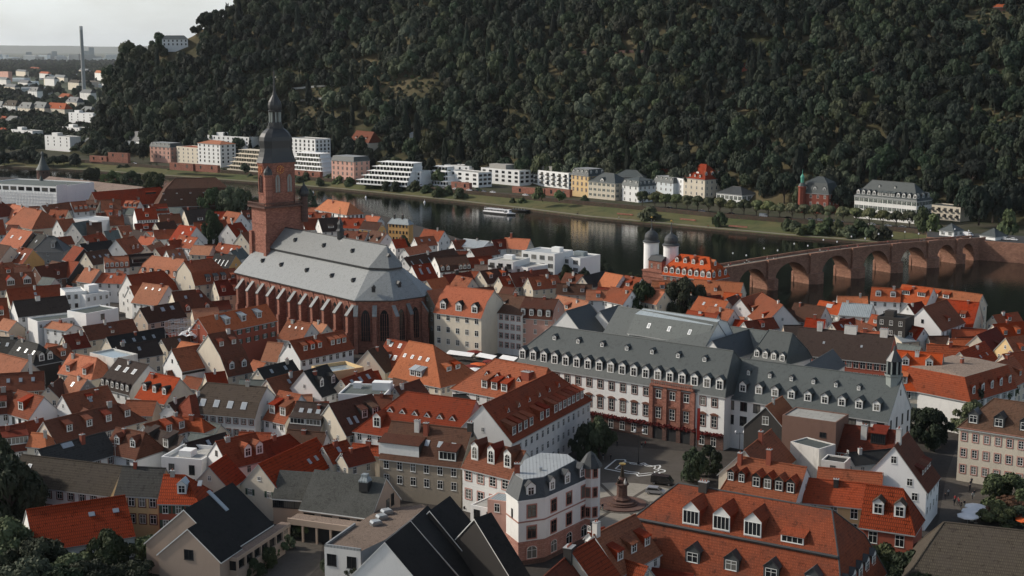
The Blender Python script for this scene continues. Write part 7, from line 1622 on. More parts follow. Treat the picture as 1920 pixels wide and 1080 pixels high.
block('white_office_block', 65, 3400, 70, 24, 16, 'clean', 'long pale office block in the plain left of the tall chimney', None)
block('pale_flat_block', 36, 3900, 110, 30, 9, 'concretegrey', 'low pale roof strip in the plain at far left', None)

# abutment of the bridge with the quay wall running on to the right
q = [P(1826, 453, 3.2), P(2060, 470, 3.2), P(2060, 450, 3.2), P(1800, 436, 3.2), P(1738, 434, 3.2), P(1738, 444, 3.2)]; b = MB(); b.prism([(p.x, p.y) for p in q], -9, 3.2, 0, 1, bot=False)
for p, u in ((q[0], q[1]),): b.extr([(0, 3.2), (.4, 3.2), (.4, 4.1), (0, 4.1)], ((u - p).normalized().yxz * Vector((-1, 1, 0)))[:], (0, 0, 1), (p.x, p.y, 0), ((u - p).x, (u - p).y, 0), 0)
o = ob('quay_wall', b.mesh('quay_wall', ['bridgestone', 'asphalt'])); tag(o, 'high red sandstone quay wall running right from the far bridge end', 'wall')
# ------------------------------------------------------------------ trees, bushes along the bank and in the town
def tr(px, py, z, h_, r, kind, label, group=None, name='tree', **k): return tree(P(px, py, z), h_, r, kind, label, group, name, **k)
# pollarded plane trees of the riverside road
PX = [1205, 1228, 1248, 1268, 1288, 1308, 1328, 1350, 1372, 1395, 1418, 1440, 1462, 1485, 1508, 1530, 1555, 1580, 1605, 1630, 1655, 1680, 1705, 1730]
RL = sorted((proj(off(road, i, 2.4))[0], proj(off(road, i, 2.4))[1]) for i in range(N))
for i, x in enumerate(PX):
    y = lerp_tab(RL, x); tr(x, y, 0, RN.uniform(9.5, 10.6), RN.uniform(5.2, 6.0), 'plane', 'flat-topped clipped plane tree in the avenue along the far riverside road', 'plane tree avenue', 'plane_tree')
# bushes on the slope and along the water, as picture points on the far bank
SHL = sorted(proj(p) for p in quay1)
def bank(x, dy, r, hh, label, group=None, kind='bush', name='bush'):
    y = lerp_tab(SHL, x) + dy; tree(P(x, y, -4.5 - dy * .09), hh, r, kind, label, group, name, 'bush' if name == 'bush' else 'tree', trunk=name != 'bush')
bank(1096, -19, 3.4, 7, 'lone round dark bush on the grass slope below the cream house', None)
bank(1218, -3, 7.5, 7.5, 'broad willow bush at the water below the plane trees, left one', None)
bank(1350, -3, 5.2, 9, 'tall round bush at the water, between two wider ones', None)
for x in (1478, 1492, 1506, 1522, 1538, 1552, 1570, 1590, 1612, 1636, 1655): bank(x, RN.uniform(-8, -1), RN.uniform(4, 6), RN.uniform(6, 9), 'dark bush crowding the bank left of the bridge end', 'bushes of the bank by the bridge end')
for x in (560, 575, 600, 618, 636, 655, 672, 690, 706, 724, 742, 760, 778, 800, 822, 842): bank(x, RN.uniform(-7, -1), RN.uniform(3.6, 6), RN.uniform(5, 8.5), 'rounded bush at the waterline below the white terraces', 'waterline bushes below the white terraces')
for k in range(60):
    x = RN.uniform(150, 980); bank(x, RN.uniform(-15, -5), RN.uniform(2.4, 4.2), RN.uniform(3, 5.5), 'low bush on the steep bank below the far riverside road', 'bushes of the far bank slope')
bank(862, -3, 6, 7.5, 'large round bush at the water right of the terraces', None)
for x in (-10, 8, 26, 44, 62, 80, 100, 120, 140): bank(x, RN.uniform(-6, 0), RN.uniform(6, 9), RN.uniform(9, 13), 'dark bank tree at the far left end of the river', 'bank trees at the left river end', 'broaddark', 'bank_tree')
for x, y, hh, r in ((596, 300, 20, 6), (610, 306, 18, 6), (632, 282, 24, 7), (700, 300, 15, 7), (716, 292, 16, 7), (806, 340, 18, 4.5), (822, 343, 10, 6), (868, 318, 26, 11), (890, 320, 20, 9), (1010, 372, 7, 5), (1050, 374, 6, 5), (1440, 375, 17, 8), (1470, 380, 19, 8), (1580, 395, 15, 7), (1750, 438, 10, 5), (1728, 432, 12, 6), (1835, 420, 20, 9), (1862, 415, 22, 10), (1890, 438, 12, 6), (1810, 408, 18, 8), (500, 315, 9, 5), (515, 318, 8, 5), (460, 322, 7, 5), (268, 300, 14, 7), (225, 285, 14, 7), (196, 290, 15, 8)):
    tr(x, y, 2, hh, r, 'broaddark' if hh > 12 else 'bush', 'dark garden tree standing among the far bank houses', 'garden trees between the far bank houses', 'garden_tree')
# villa quarter at far left
fr3 = random.Random(8)
for x, y, hh, r in ((30, 196, 15, 8), (68, 165, 18, 8), (95, 200, 19, 13), (118, 195, 17, 11), (150, 165, 22, 12), (165, 160, 20, 12), (140, 178, 20, 10), (110, 160, 16, 9), (55, 180, 15, 7), (20, 190, 15, 8), (-5, 195, 16, 9), (172, 195, 22, 11), (160, 205, 20, 10), (180, 215, 20, 10), (45, 236, 7, 5), (60, 240, 7, 5), (100, 240, 8, 5), (20, 242, 8, 6), (10, 252, 12, 7), (70, 262, 9, 5), (150, 270, 14, 9), (165, 262, 18, 10), (180, 255, 20, 11), (140, 285, 9, 6), (60, 250, 8, 5), (34, 240, 7, 4), (205, 250, 20, 10), (220, 262, 18, 9), (130, 150, 14, 8), (200, 215, 18, 9), (188, 185, 20, 10), (175, 176, 18, 9), (120, 178, 14, 8), (85, 180, 13, 7), (5, 180, 15, 8), (30, 172, 14, 8), (60, 208, 9, 5), (90, 236, 6, 4), (74, 205, 8, 4)):
    tr(x, y + 3, 0, hh * .85, r * .85, fr3.choice(['broad', 'olive', 'broad', 'pale', 'broaddark']), 'rounded garden tree among the villas at far left', 'trees of the villa quarter', 'garden_tree')
for k in range(75):
    x, y = fr3.choice([(fr3.uniform(0, 200), fr3.uniform(132, 182)), (fr3.uniform(-5, 130), fr3.uniform(229, 240)), (fr3.uniform(140, 215), fr3.uniform(240, 292)), (fr3.uniform(176, 215), fr3.uniform(190, 290)), (fr3.uniform(-5, 80), fr3.uniform(272, 283))])
    lo_ = .5 if 225 < y < 241 or (y > 270 and x < 100) else 1
    tr(x, y + 4, 0, fr3.uniform(9, 15) * lo_, fr3.uniform(5, 8) * (lo_ + .2), fr3.choice(['broad', 'olive', 'broad', 'broaddark']), 'rounded garden tree among the villas at far left', 'trees of the villa quarter', 'garden_tree')
# town side, left
for x, y, hh, r, lb in ((116, 392, 15, 9, 'dark tree clump right of the cone-roofed tower'), (140, 394, 16, 10, 'big dark tree between the round tower and the red stable wing'), (166, 388, 14, 8, 'dark tree at the left end of the red stable wing'), (172, 350, 14, 9, 'round bank tree behind the arsenal, leftmost of four'), (212, 356, 13, 9, 'round bank tree behind the arsenal, second from left'), (246, 359, 14, 10, 'round bank tree behind the arsenal, third from left'), (288, 362, 15, 11, 'round bank tree behind the arsenal, nearest the brown stables'), (400, 412, 19, 11, 'large tree right of the brown stables'), (434, 414, 20, 12, 'largest tree between the stables and the church tower'), (462, 412, 17, 9, 'tree close to the church tower left side'), (578, 396, 13, 7, 'pale tree right behind the church tower')):
    tr(x, y, 0, hh, r, 'fine', lb)
tr(397, 470, 0, 19, 6, 'finedark', 'small dark yew among the red roofs left of the church')
for x, y, hh, r, k, lb in ((1281, 604, 16, 8.5, 'fine', 'large green-gold tree behind the slate-roofed palace'), (1205, 604, 15, 6, 'finedark', 'dark tree left of the green-gold one'), (1062, 560, 13, 5, 'finedark', 'small dark tree left of the dark slate wing'), (1095, 560, 12, 4, 'finedark', 'dark shrub tree by the dark slate wing'), (757, 482, 10, 4, 'finedark', 'small dark tree right of the choir roof'), (1185, 553, 9, 5, 'finedark', 'dark bush below the gate towers'), (1125, 530, 9, 6, 'finedark', 'dark bank bush left of the gate towers'), (1080, 520, 8, 6, 'finedark', 'bank bush behind the two-dormer red house'),
                      (1122, 860, 10, 4.6, 'finedark', 'dark tree on the square at the white facade corner'), (1096, 862, 8.5, 4, 'finedark', 'second dark tree on the square, behind the corner turret'), (1326, 892, 7, 3.8, 'finedark', 'dark tree on the square below the stepped red dormers'), (1300, 905, 8, 3.5, 'finedark', 'small shrub tree on the square by the red roof'), (1742, 838, 9.5, 6.5, 'finedark', 'dark round tree in front of the shuttered mansard house'), (1715, 826, 8, 4.8, 'finedark', 'smaller dark tree beside the white slate-wing gable'),
                      (1812, 800, 13.5, 8.5, 'fine', 'large light-green tree before the right-hand lane'), (1856, 780, 12.5, 8, 'fine', 'light-green tree by the right lane, right of the largest one'), (1824, 816, 9, 7, 'fine', 'lower leafy tree in front of the lane trees')):
    tr(x, y, 0, hh, r, k, lb)
for x, y, hh, r, k, lb in ((22, 1005, 17, 8, 'finedark', 'dark tree at the left edge over the long mossy roof'), (-8, 985, 19, 8, 'finedark', 'tallest dark tree cut by the left frame edge'), (5, 1080, 11, 8, 'fine', 'leafy tree at the lower left edge'), (70, 1100, 9, 7.5, 'fine', 'leafy tree in front of the barn roof, left'), (130, 1110, 7, 7, 'fine', 'low leafy tree in the lower left corner'), (205, 1085, 9, 5.5, 'finedark', 'dark tree in front of the barn roof corner'), (165, 1120, 7, 6, 'fine', 'leafy tree below the barn roof, middle'), (250, 1105, 5.5, 5.5, 'finedark', 'dark shrub tree left of the zigzag-gabled building'), (60, 1130, 8, 8, 'finedark', 'dark tree at the bottom left'), (110, 1140, 7, 7, 'finedark', 'dark low tree at the bottom edge'), (280, 1050, 5, 3.5, 'fine', 'small green shrub below the yellow wall'),
                      (1650, 1112, 9, 6, 'fine', 'leafy tree below the vivid orange-red house'), (1700, 1122, 8.5, 6.5, 'fine', 'leafy tree at the bottom edge beside the mossy roof'), (1735, 1170, 9, 6, 'finedark', 'dark leafy tree in the lower right corner'), (1610, 1120, 10, 5, 'finedark', 'darker tree at the foot of the long mansard'), (1380, 1105, 7, 4, 'finedark', 'dark tree top at the bottom edge before the slate dormers')):
    tr(x, y, 0, hh, r, k, lb)
tr(1487, 1110, 0, 15, 6, 'finecon', 'dark conifer at the bottom edge before the long mansard', None, 'conifer')
for x, y, hh, r, k, lb in ((1888, 955, 8, 7, 'fine', 'big rounded shrub before the cream corner building'), (1870, 985, 5, 5, 'fine', 'green garden shrub beside the white parasols'), (1905, 985, 4, 5, 'fine', 'grey-green shrub at the right edge garden')):
    tr(x, y, 0, hh, r, k, lb, None, 'shrub', trunk=False)
tree(P(1890, 972, 0), 4.5, 5, 'autumn', 'rust-brown shrub between green ones at the right edge', None, 'shrub', trunk=False)
# courtyard planting of the modern group
for x, y, r in ((518, 1042, 2.2), (540, 1028, 1.8), (555, 1010, 1.7), (575, 1008, 2.4), (500, 1062, 2.6), (478, 1082, 2.4)):
    tr(x, y, 0, r * 1.5, r, 'fine', 'rounded shrub in the paved court of the modern buildings', 'court shrubs', 'shrub', trunk=False)
for x, y, r, lb in ((617, 1075, 1.9, 'dark clipped ball bush at the white house, left one'), (662, 1085, 2.0, 'dark clipped ball bush at the white house, right one')):
    tr(x, y, 0, r * 1.9, r, 'finedark', lb, None, 'clipped_bush', trunk=False)
# ------------------------------------------------------------------ the square: paving, column, people, vehicles
groundmat('palepaving', (0.30, 0.275, 0.23), (0.25, 0.23, 0.19), (0.2, 0.185, 0.15), .08, .8); groundmat('darkpaving', (0.10, 0.088, 0.075), (0.085, 0.075, 0.062), (0.07, 0.06, 0.05), .08, .8)
def sheet(name, px, z, mat): mb = MB(); mb.face([(*P(x, y, 0).xy, z) for x, y in reversed(px)]); setting(name, mb, [mat])
sheet('square', [(1085, 830), (1330, 850), (1330, 900), (1280, 930), (1180, 1010), (1080, 1010), (1085, 900)], .006, 'darkpaving')
ctr = P(1166, 946, 0)
mb = MB(); n = 48
def ring(r0, r1, z, m):
    for i in range(n):
        a, b = 2 * math.pi * i / n, 2 * math.pi * (i + 1) / n
        q = [(ctr.x + r * math.cos(t), ctr.y + r * math.sin(t), z) for r, t in ((r0, a), (r1, a), (r1, b), (r0, b))]; mb.face(q if r0 > 0 else [q[0], q[1], q[2]], m)
ring(0, 17, .011, 0); ring(5.6, 6.4, .016, 1); ring(16.3, 17.2, .016, 1)
for k in range(8):
    a = k * math.pi / 4 + .25; c, s = math.cos(a), math.sin(a)
    mb.face([(ctr.x + c * r + s * w, ctr.y + s * r - c * w, .021) for r, w in ((5.8, .45), (17, .45), (17, -.45), (5.8, -.45))], 1)
setting('paving', mb, ['palepaving', 'darkpaving'])
# church floor plan set in pale stone
FP = [(1134, 879), (1155, 862), (1172, 862), (1173, 866), (1200, 870), (1208, 868), (1213, 872), (1224, 874), (1237, 872), (1238, 876), (1234, 879), (1247, 882), (1246, 885), (1236, 886), (1237, 891), (1222, 890), (1206, 892), (1196, 893), (1194, 889), (1173, 887), (1150, 882)]
mb = MB(); q = [P(x, y, 0) for x, y in FP]; cc = sum((p for p in q), Vector()) / len(q)
for k in (1.0, .72):
    qq = [cc + (p - cc) * k for p in q]
    for a, b in zip(qq, qq[1:] + qq[:1]):
        t = (b - a).normalized(); nn = Vector((-t.y, t.x, 0)) * (.22 if k == 1 else .16); mb.face([(*(p.xy), .03) for p in (a - nn, b - nn, b + nn, a + nn)])
setting('floor_plan_marking', mb, ['trimwhite'])
r = thing('fountain_column', 'stone column with a gilded crowned statue on a stepped round base in the square', 'monument', ctr)
b = MB(); b.lathe([(5.5, 0), (5.5, .25), (3.4, .26), (3.4, .6), (3.0, .6), (3.0, .95), (2.3, 1.0), (0, 1.0)], 28, (0, 0), 0); ob('basin', b.mesh('basin', ['darkstone']), r)
b = MB(); b.lathe([(1.9, 1.0), (2.0, 1.5), (1.5, 1.8), (1.2, 2.0), (1.15, 4.4), (1.5, 4.6), (1.5, 4.9), (.9, 5.1)], 8, (0, 0), 0); b.lathe([(.9, 5.1), (.75, 6.0), (.5, 6.4), (0, 6.5)], 8, (0, 0), 0); ob('pedestal', b.mesh('pedestal', ['darkstone']), r)
for k in range(4):
    a = k * 1.57 + .6; b = MB(); b.lathe([(.3, 0), (.34, .4), (.22, .9), (.1, 1.0), (.14, 1.15), (.1, 1.3), (0, 1.35)], 8, (0, 0), 0); ob('figure', b.mesh('figure', ['stained' if k % 2 else 'bronze']), r, (1.05 * math.cos(a), 1.05 * math.sin(a), 4.9))
b = MB(); b.lathe([(.5, 6.3), (.42, 7.2), (.36, 7.9), (.3, 8.3), (.12, 8.5), (.2, 8.75), (.16, 9.0), (0, 9.1)], 10, (0, 0), 0); b.lathe([(.0, 9.0), (.75, 9.35), (.75, 9.5), (0, 9.45)], 12, (0, 0), 1); ob('statue', b.mesh('statue', ['bronze', 'gold']), r)
def carbody(kind, paint):
    """body of a car along x, with glazing, wheels as separate parts"""
    if kind == 'van': prof = [(-2.6, .45), (2.5, .45), (2.6, .95), (2.2, 1.25), (1.55, 2.15), (-2.5, 2.25), (-2.65, 1.0)]; w = .98; gl = [(1.5, 1.95), (2.02, 1.3), (1.0, 1.3), (1.0, 1.95)]; wb = 1.75
    elif kind == 'mpv': prof = [(-2.2, .4), (2.15, .4), (2.25, .8), (1.4, 1.05), (.55, 1.68), (-1.6, 1.72), (-2.15, 1.2)]; w = .9; gl = [(.45, 1.55), (1.2, 1.08), (-1.9, 1.08), (-1.55, 1.55)]; wb = 1.4
    else: prof = [(-2.1, .38), (2.1, .38), (2.18, .7), (1.2, .92), (.5, 1.4), (-.9, 1.42), (-1.6, .98), (-2.15, .9)]; w = .86; gl = [(.42, 1.32), (.98, .95), (-1.45, .95), (-.85, 1.32)]; wb = 1.3
    b = MB(); b.extr(prof, (1, 0, 0), (0, 0, 1), (0, -w, 0), (0, 2 * w, 0), 0); body = b.mesh('body', [paint])
    g = MB()
    for s in (-1, 1): g.face([(x, s * (w + .012), z) for x, z in gl])
    (xa, za), (xb, zb) = gl[0], gl[1]; q = {'van': ((1.6, 2.1), (2.2, 1.27)), 'mpv': ((.6, 1.66), (1.38, 1.08)), 'car': ((.54, 1.39), (1.18, .94))}[kind]
    g.face([(q[0][0] + .02, -w * .85, q[0][1]), (q[0][0] + .02, w * .85, q[0][1]), (q[1][0] + .02, w * .9, q[1][1]), (q[1][0] + .02, -w * .9, q[1][1])]); gm = g.mesh('windows', ['glass'])
    wh = MB()
    for s in (0,): wh.lathe([(0, -.11), (.31, -.11), (.34, -.06), (.34, .06), (.31, .11), (.2, .12), (0, .12)], 14, (0, 0), 0); wh.lathe([(.2, .125), (0, .13)], 10, (0, 0), 1); wh.lathe([(0, -.12), (.2, -.115)], 10, (0, 0), 1)
    return body, gm, wh.mesh('wheel', ['rubber', 'steel']), w, wb
CB = {}
def car(kind, paint, p, rz, label, group=None, name=None):
    k = (kind, paint)
    if k not in CB: CB[k] = carbody(kind, paint)
    body, gm, wh, w, wb = CB[k]; o = thing(name or {'van': 'van', 'mpv': 'minivan', 'car': 'parked_car'}[kind], label, 'van' if kind == 'van' else 'car', p, rz, group)
    ob('body', body, o); ob('windows', gm, o)
    for x in (-wb, wb):
        for s in (-1, 1): c = ob('wheel', wh, o, (x, s * (w - .1), .34)); c.rotation_euler = (math.pi / 2, 0, 0)
    return o
car('van', 'paintblack', P(1242, 908, 0), -.35, 'black van parked in the square behind the silver one'); car('mpv', 'paintsilver', P(1229, 926, 0), -.25, 'silver people carrier parked in the square beside the black van')
def roadang(x):
    return math.atan2(*reversed((P(x + 10, lerp_tab(RL, x + 10), 0) - P(x - 10, lerp_tab(RL, x - 10), 0)).xy))
def roadpt(x, t): i = 0; return P(x, lerp_tab(sorted(proj(off(road, i, t)) for i in range(N)), x), 0) + Vector((0, 0, .01))
CL = [(786, 'van', 'paintwhite', 'white van on the riverside road below the terraces'), (802, 'car', 'paintblack', 'black car right of the white van below the terraces'), (828, 'car', 'paintsilver', 'silver car on the road below the long-balcony block'), (842, 'car', 'paintred', 'red car on the road below the long-balcony block'), (854, 'car', 'paintwhite', 'white car right of the red one on the riverside road'),
      (880, 'car', 'paintwhite', 'white car by the left end of the red garden walls'), (893, 'car', 'paintblack', 'black car in front of the red garden walls'), (906, 'car', 'paintsilver', 'grey car in front of the red garden walls'), (924, 'car', 'paintwhite', 'white car in the middle of the garden-wall row'), (985, 'car', 'paintwhite', 'white car below the dark-balcony block'), (1014, 'car', 'paintblack', 'dark car below the dark-balcony block'),
      (580, 'car', 'paintsilver', 'silver car right of the church tower on the far road'), (1256, 'car', 'paintblack', 'dark car under the left plane trees'), (1316, 'car', 'paintsilver', 'grey car under the plane trees by the red hipped villa'), (1371, 'car', 'paintblack', 'dark car under the plane trees by the low white house'), (1432, 'van', 'paintwhite', 'white van under the middle of the plane tree avenue'),
      (1478, 'car', 'paintblack', 'black car left of the red brick villa'), (1520, 'car', 'paintsilver', 'silver car in front of the red brick villa'), (1536, 'car', 'paintwhite', 'white car in front of the red brick villa'), (1562, 'car', 'paintsilver', 'grey car left of the large mansion'), (1574, 'car', 'paintwhite', 'white car left of the large mansion'), (1635, 'car', 'paintwhite', 'white car in front of the large mansion'), (1665, 'car', 'paintwhite', 'white car at the right half of the large mansion'), (1692, 'car', 'paintsilver', 'grey car at the right end of the large mansion'), (1730, 'van', 'paintgreen', 'green-covered small van near the bridge end'),
      (172, 'car', 'paintwhite', 'white car at the left end of the far road'), (208, 'car', 'paintred', 'red car by the high blank stone wall'), (252, 'car', 'paintwhite', 'white car below the slate-roofed white villa')]
for x, k, pt, lb in CL: car(k, pt, roadpt(x, 4.5), roadang(x), lb)
car('van', 'paintwhite', P(1815, 443, 3.22), roadang(1800), 'large white van between the two white pavilions'); car('car', 'paintwhite', P(1884, 450, 3.22), roadang(1850), 'white car right of the pavilions, left one'); car('car', 'paintwhite', P(1900, 451, 3.22), roadang(1850), 'white car right of the pavilions, right one')
# passenger boat at the far landing stage
p = P(936, 401, WZ); a = roadang(940); r = thing('passenger_boat', 'long white passenger boat with a cabin deck moored at the far bank', 'boat', (p.x, p.y, WZ), a)
b = MB(); hull = [(-14, 0), (-12, -2.4), (9, -2.4), (14, 0), (9, 2.4), (-12, 2.4)]; b.prism(hull, -.2, 1.0, 0); b.prism([(x * 1.01, y * 1.02) for x, y in hull], 1.0, 1.35, 1); ob('hull', b.mesh('hull', ['trimdark', 'paintwhite']), r)
b = MB(); b.box((-11, -2.0, 1.36), (6, 2.0, 1.9), 0); b.box((-11, -2.0, 1.9), (6, 2.0, 2.9), 1); b.box((-11.4, -2.2, 2.9), (7.5, 2.2, 3.1), 0)
for k in range(14): b.box((-11 + k * 1.3, -2.04, 1.9), (-10.8 + k * 1.3, 2.04, 2.9), 0)
ob('cabin', b.mesh('cabin', ['paintwhite', 'glass']), r); b = MB(); b.box((7.6, -1.2, 1.36), (9.6, 1.2, 3.4), 0); b.box((9.62, -1, 2.4), (9.66, 1, 3.2), 1)
for k in range(9): b.tube((-11 + k * 2.0, -2.1, 3.1), (-11 + k * 2.0, -2.1, 4.0), .05, 4, 0)
b.tube((-11, -2.1, 4.0), (5, -2.1, 4.0), .05, 4, 0); ob('wheelhouse', b.mesh('wheelhouse', ['paintwhite', 'glass']), r)
p = P(978, 394, -5.2); b = MB(); b.box((-6, -3, 0), (6, 3, .5), 0)
for k in range(5): b.tube((-5 + k * 2.4, -2.8, .5), (-5 + k * 2.4, -2.8, 1.6), .07, 5, 1)
r = thing('landing_stage', 'dark floating landing stage right of the passenger boat', 'jetty', p, a); ob('deck', b.mesh('deck', ['trimdark', 'paintwhite']), r)
for x, y, lb in ((686, 371, 'small white buoy left in the river'), (796, 380, 'small white buoy in the middle of the river'), (587, 362, 'small white buoy near the church tower')):
    b = MB(); b.lathe([(0, -.4), (.7, -.2), (.8, .4), (.4, 1.1), (.12, 1.3), (.1, 2.2), (0, 2.2)], 10, (0, 0), 0); r = thing('buoy', lb, 'buoy', P(x, y, WZ)); ob('float', b.mesh('float', ['paintwhite']), r)
# benches of stone on the grass slope
for x, dy in ((1005, -16), (1062, -17), (1130, -20), (1150, -21), (1172, -10), (1290, -11), (1384, -7)):
    b = MB(); b.box((-6, -.4, -.3), (6, .4, .5), 0); y = lerp_tab(SHL, x) + dy; o = ob('stone_step', b.mesh('stone_step', ['sandstone']), None, P(x, y, -3.0 - dy * .02), roadang(x)); tag(o, 'low red stone seat step set in the grass slope of the far bank', 'step', 'stone steps on the grass slope')
# people -------------------------------------------------------------------
def person_mesh(shirt, trousers, stride, seed):
    q = random.Random(seed); b = MB(); s = stride
    V = [((0, 0, .95), .14), ((0, 0, 1.15), .135), ((0, 0, 1.38), .15), ((0, 0, 1.5), .06), ((0, .01, 1.58), .075), ((0, .01, 1.68), .09), ((0, 0, 1.76), .05), ((-.09, 0, .9), .09), ((-.1, -s, .5), .06), ((-.1, -s * 1.2 + .04, .09), .045), ((-.1, -s * 1.2 - .12, .04), .04), ((.09, 0, .9), .09), ((.1, s * .7, .5), .06), ((.1, s * 1.3, .1), .045), ((.1, s * 1.3 - .14, .04), .04), ((-.2, 0, 1.4), .06), ((-.25, s * .5, 1.14), .045), ((-.24, s * .3 - .1, .9), .035), ((.2, 0, 1.4), .06), ((.25, -s * .5, 1.14), .045), ((.24, -s * .3 - .14, .92), .035)]
    Ed = [(0, 1), (1, 2), (2, 3), (3, 4), (4, 5), (5, 6), (0, 7), (7, 8), (8, 9), (9, 10), (0, 11), (11, 12), (12, 13), (13, 14), (2, 15), (15, 16), (16, 17), (2, 18), (18, 19), (19, 20)]
    me = bpy.data.meshes.new('body'); me.from_pydata([v for v, r in V], Ed, []); o = bpy.data.objects.new('tmp', me); COL.objects.link(o)
    m = o.modifiers.new('s', 'SKIN'); o.modifiers.new('u', 'SUBSURF').levels = 1
    for i, (v, r) in enumerate(V): o.data.skin_vertices[0].data[i].radius = (r, r)
    o.data.skin_vertices[0].data[0].use_root = True
    dg = bpy.context.evaluated_depsgraph_get(); me2 = bpy.data.meshes.new_from_object(o.evaluated_get(dg)); bpy.data.objects.remove(o); me2.name = 'body'
    for x in (shirt, trousers, 'skin', 'bark'): me2.materials.append(MAT[x])
    for p in me2.polygons:
        c = p.center; p.use_smooth = True
        p.material_index = 3 if c.z > 1.69 or (c.z > 1.6 and c.y > .05) else 2 if c.z > 1.49 or (abs(c.x) > .2 and c.z < .98) else 0 if c.z > .95 else 1
    return me2
PM = [person_mesh(a, b, s, i) for i, (a, b, s) in enumerate((('clothdark', 'clothdark', .16), ('clothlight', 'clothdark', .05), ('clothred', 'clothdark', .2), ('clothdark', 'shuttergrey', .1)))]
PP = [(1157, 838, 0, 'person in dark clothes walking in the square near the palace'), (1145, 864, 0, 'person standing alone left of the pale floor plan in the square'), (1131, 862, 3, 'person in the shade of the square trees'), (1203, 842, 3, 'person beside the lamp post in front of the palace'), (1210, 838, 2, 'person in red near the palace lamp post'),
      (1166, 941, 1, 'person in light clothes at the fountain base'), (1789, 948, 0, 'person walking in the right lane near the parasols'), (1802, 953, 0, 'dark-clothed person before the parasols, left of a pair'), (1808, 951, 3, 'dark-clothed person before the parasols, right of a pair'), (1778, 930, 1, 'light-clothed person at the white house corner'), (1772, 938, 0, 'person close to the lane-side wall of the white house')]
for x, y, i, lb in PP: o = thing('person', lb, 'person', P(x, y, 0), RN.random() * 6.28); ob('body', PM[i], o)
for k in range(16):
    x, y = RN.choice([(RN.uniform(1100, 1290), RN.uniform(815, 850)), (RN.uniform(1110, 1150), RN.uniform(880, 960)), (RN.uniform(870, 940), RN.uniform(672, 700)), (RN.uniform(1785, 1830), RN.uniform(905, 955))]); o = thing('person', 'small passer-by crossing an open paved place in the old town', 'person', P(x, y, .03), RN.random() * 6.28, 'passers-by on the squares'); ob('body', PM[k % 4], o)
A, ex, ey, top, LB, W_ = BR
for k in range(30):
    x = RN.uniform(2, LB - 4); p = A + ex * x + ey * RN.uniform(1.2, W_ - 1.2); o = thing('person', 'small pedestrian crossing the stone bridge', 'person', (p.x, p.y, top(x) + .02), RN.choice([0, 3.1]) + math.atan2(ex.y, ex.x) + 1.57, 'pedestrians on the bridge'); ob('body', PM[k % 4], o)
for k in range(7): o = thing('person', 'stroller on the grass slope path of the far bank', 'person', P(RN.uniform(1000, 1450), 0, 0) if False else Vector((*quay1[8 + k % 4].lerp(quay1[9 + k % 4], RN.random()).xy, -4.37)), RN.random() * 6, 'strollers on the far river path'); ob('body', PM[k % 4], o)
# parasols, poles, awnings --------------------------------------------------
def parasol(x, y, r_, mat, label, group=None):
    o = thing('parasol', label, 'parasol', P(x, y, 0), RN.random(), group); b = MB(); b.tube((0, 0, 0), (0, 0, 2.7), .04, 6, 0); b.lathe([(.4, 0), (.4, .1), (0, .12)], 8, (0, 0), 0); ob('pole', b.mesh('pole', ['steel']), o)
    b = MB(); b.lathe([(r_, 2.25), (r_ * .5, 2.55), (0, 2.85)], 8, (0, 0), 0); b.lathe([(r_ * 1.005, 2.05), (r_, 2.26)], 8, (0, 0), 0); ob('canopy', b.mesh('canopy', [mat]), o)
for i, (x, y) in enumerate(((1828, 968), (1822, 977), (1814, 986), (1830, 981))): parasol(x, y, 2.3, 'canvaswhite', 'square white parasol in the cluster below the cream corner building', 'white parasols in the right lane')
parasol(1916, 980, 2.3, 'canvasorange', 'orange parasol at the right edge garden'); parasol(1922, 993, 2.2, 'canvasorange', 'second orange parasol, cut by the right edge lower down')
for x, y, m, lb in ((896, 696, 'canvasorange', 'bright orange parasol in the market place behind the town offices'), (882, 700, 'canvasred', 'dull red parasol left of the orange one'), (890, 706, 'canvaswhite', 'white parasol in front of the orange one'), (890, 672, 'canvasred', 'dark red parasol under the shop awnings'), (920, 690, 'canvasred', 'dark red parasol right of the orange one')): parasol(x, y, 2.6, m, lb)
for x, y, x2, y2, lb in ((843, 656, 890, 662, 'long white awning over the cream shop front'), (900, 661, 932, 667, 'white awning of the red-framed white house, left'), (943, 665, 972, 670, 'white awning of the red-framed white house, right')):
    a_, b_ = P(x, y, 3.0), P(x2, y2, 3.0); dv = (b_ - a_).normalized(); n_ = Vector((dv.y, -dv.x, 0)); b = MB(); b.face([a_, b_, b_ + n_ * 2.4 - Vector((0, 0, .8)), a_ + n_ * 2.4 - Vector((0, 0, .8))]); o = ob('awning', b.mesh('awning', ['canvaswhite'])); tag(o, lb, 'awning')
def pole(x, y, hh, m, label, banner=None):
    o = thing('lamp_post' if banner is None else 'flag_pole', label, 'lamp post' if banner is None else 'flag pole', P(x, y, 0)); b = MB(); b.lathe([(.3, 0), (.3, .5), (.12, .7)], 8, (0, 0), 0); b.tube((0, 0, 0), (0, 0, hh), .09, 6, 0, .06)
    if banner is None:
        b.tube((-1, 0, hh - .4), (1, 0, hh - .4), .05, 5, 0)
        for s in (-1, 1): b.lathe([(.1, hh - .3), (.28, hh), (.2, hh + .35), (0, hh + .4)], 8, (s, 0), 1)
    ob('pole', b.mesh('pole', [m, 'paintwhite']), o)
    if banner: b = MB(); b.box((.08, -.02, hh - 8.5), (.8, .02, hh - .4), 0); ob('banner', b.mesh('banner', [banner]), o)
pole(1197, 871, 8.5, 'ironblack', 'tall twin-globe lamp post inside the pale floor plan'); pole(1305, 858, 13, 'steel', 'flag pole with a long red banner before the palace', 'paintred'); pole(1386, 862, 7, 'ironblack', 'lamp post at the palace right end')
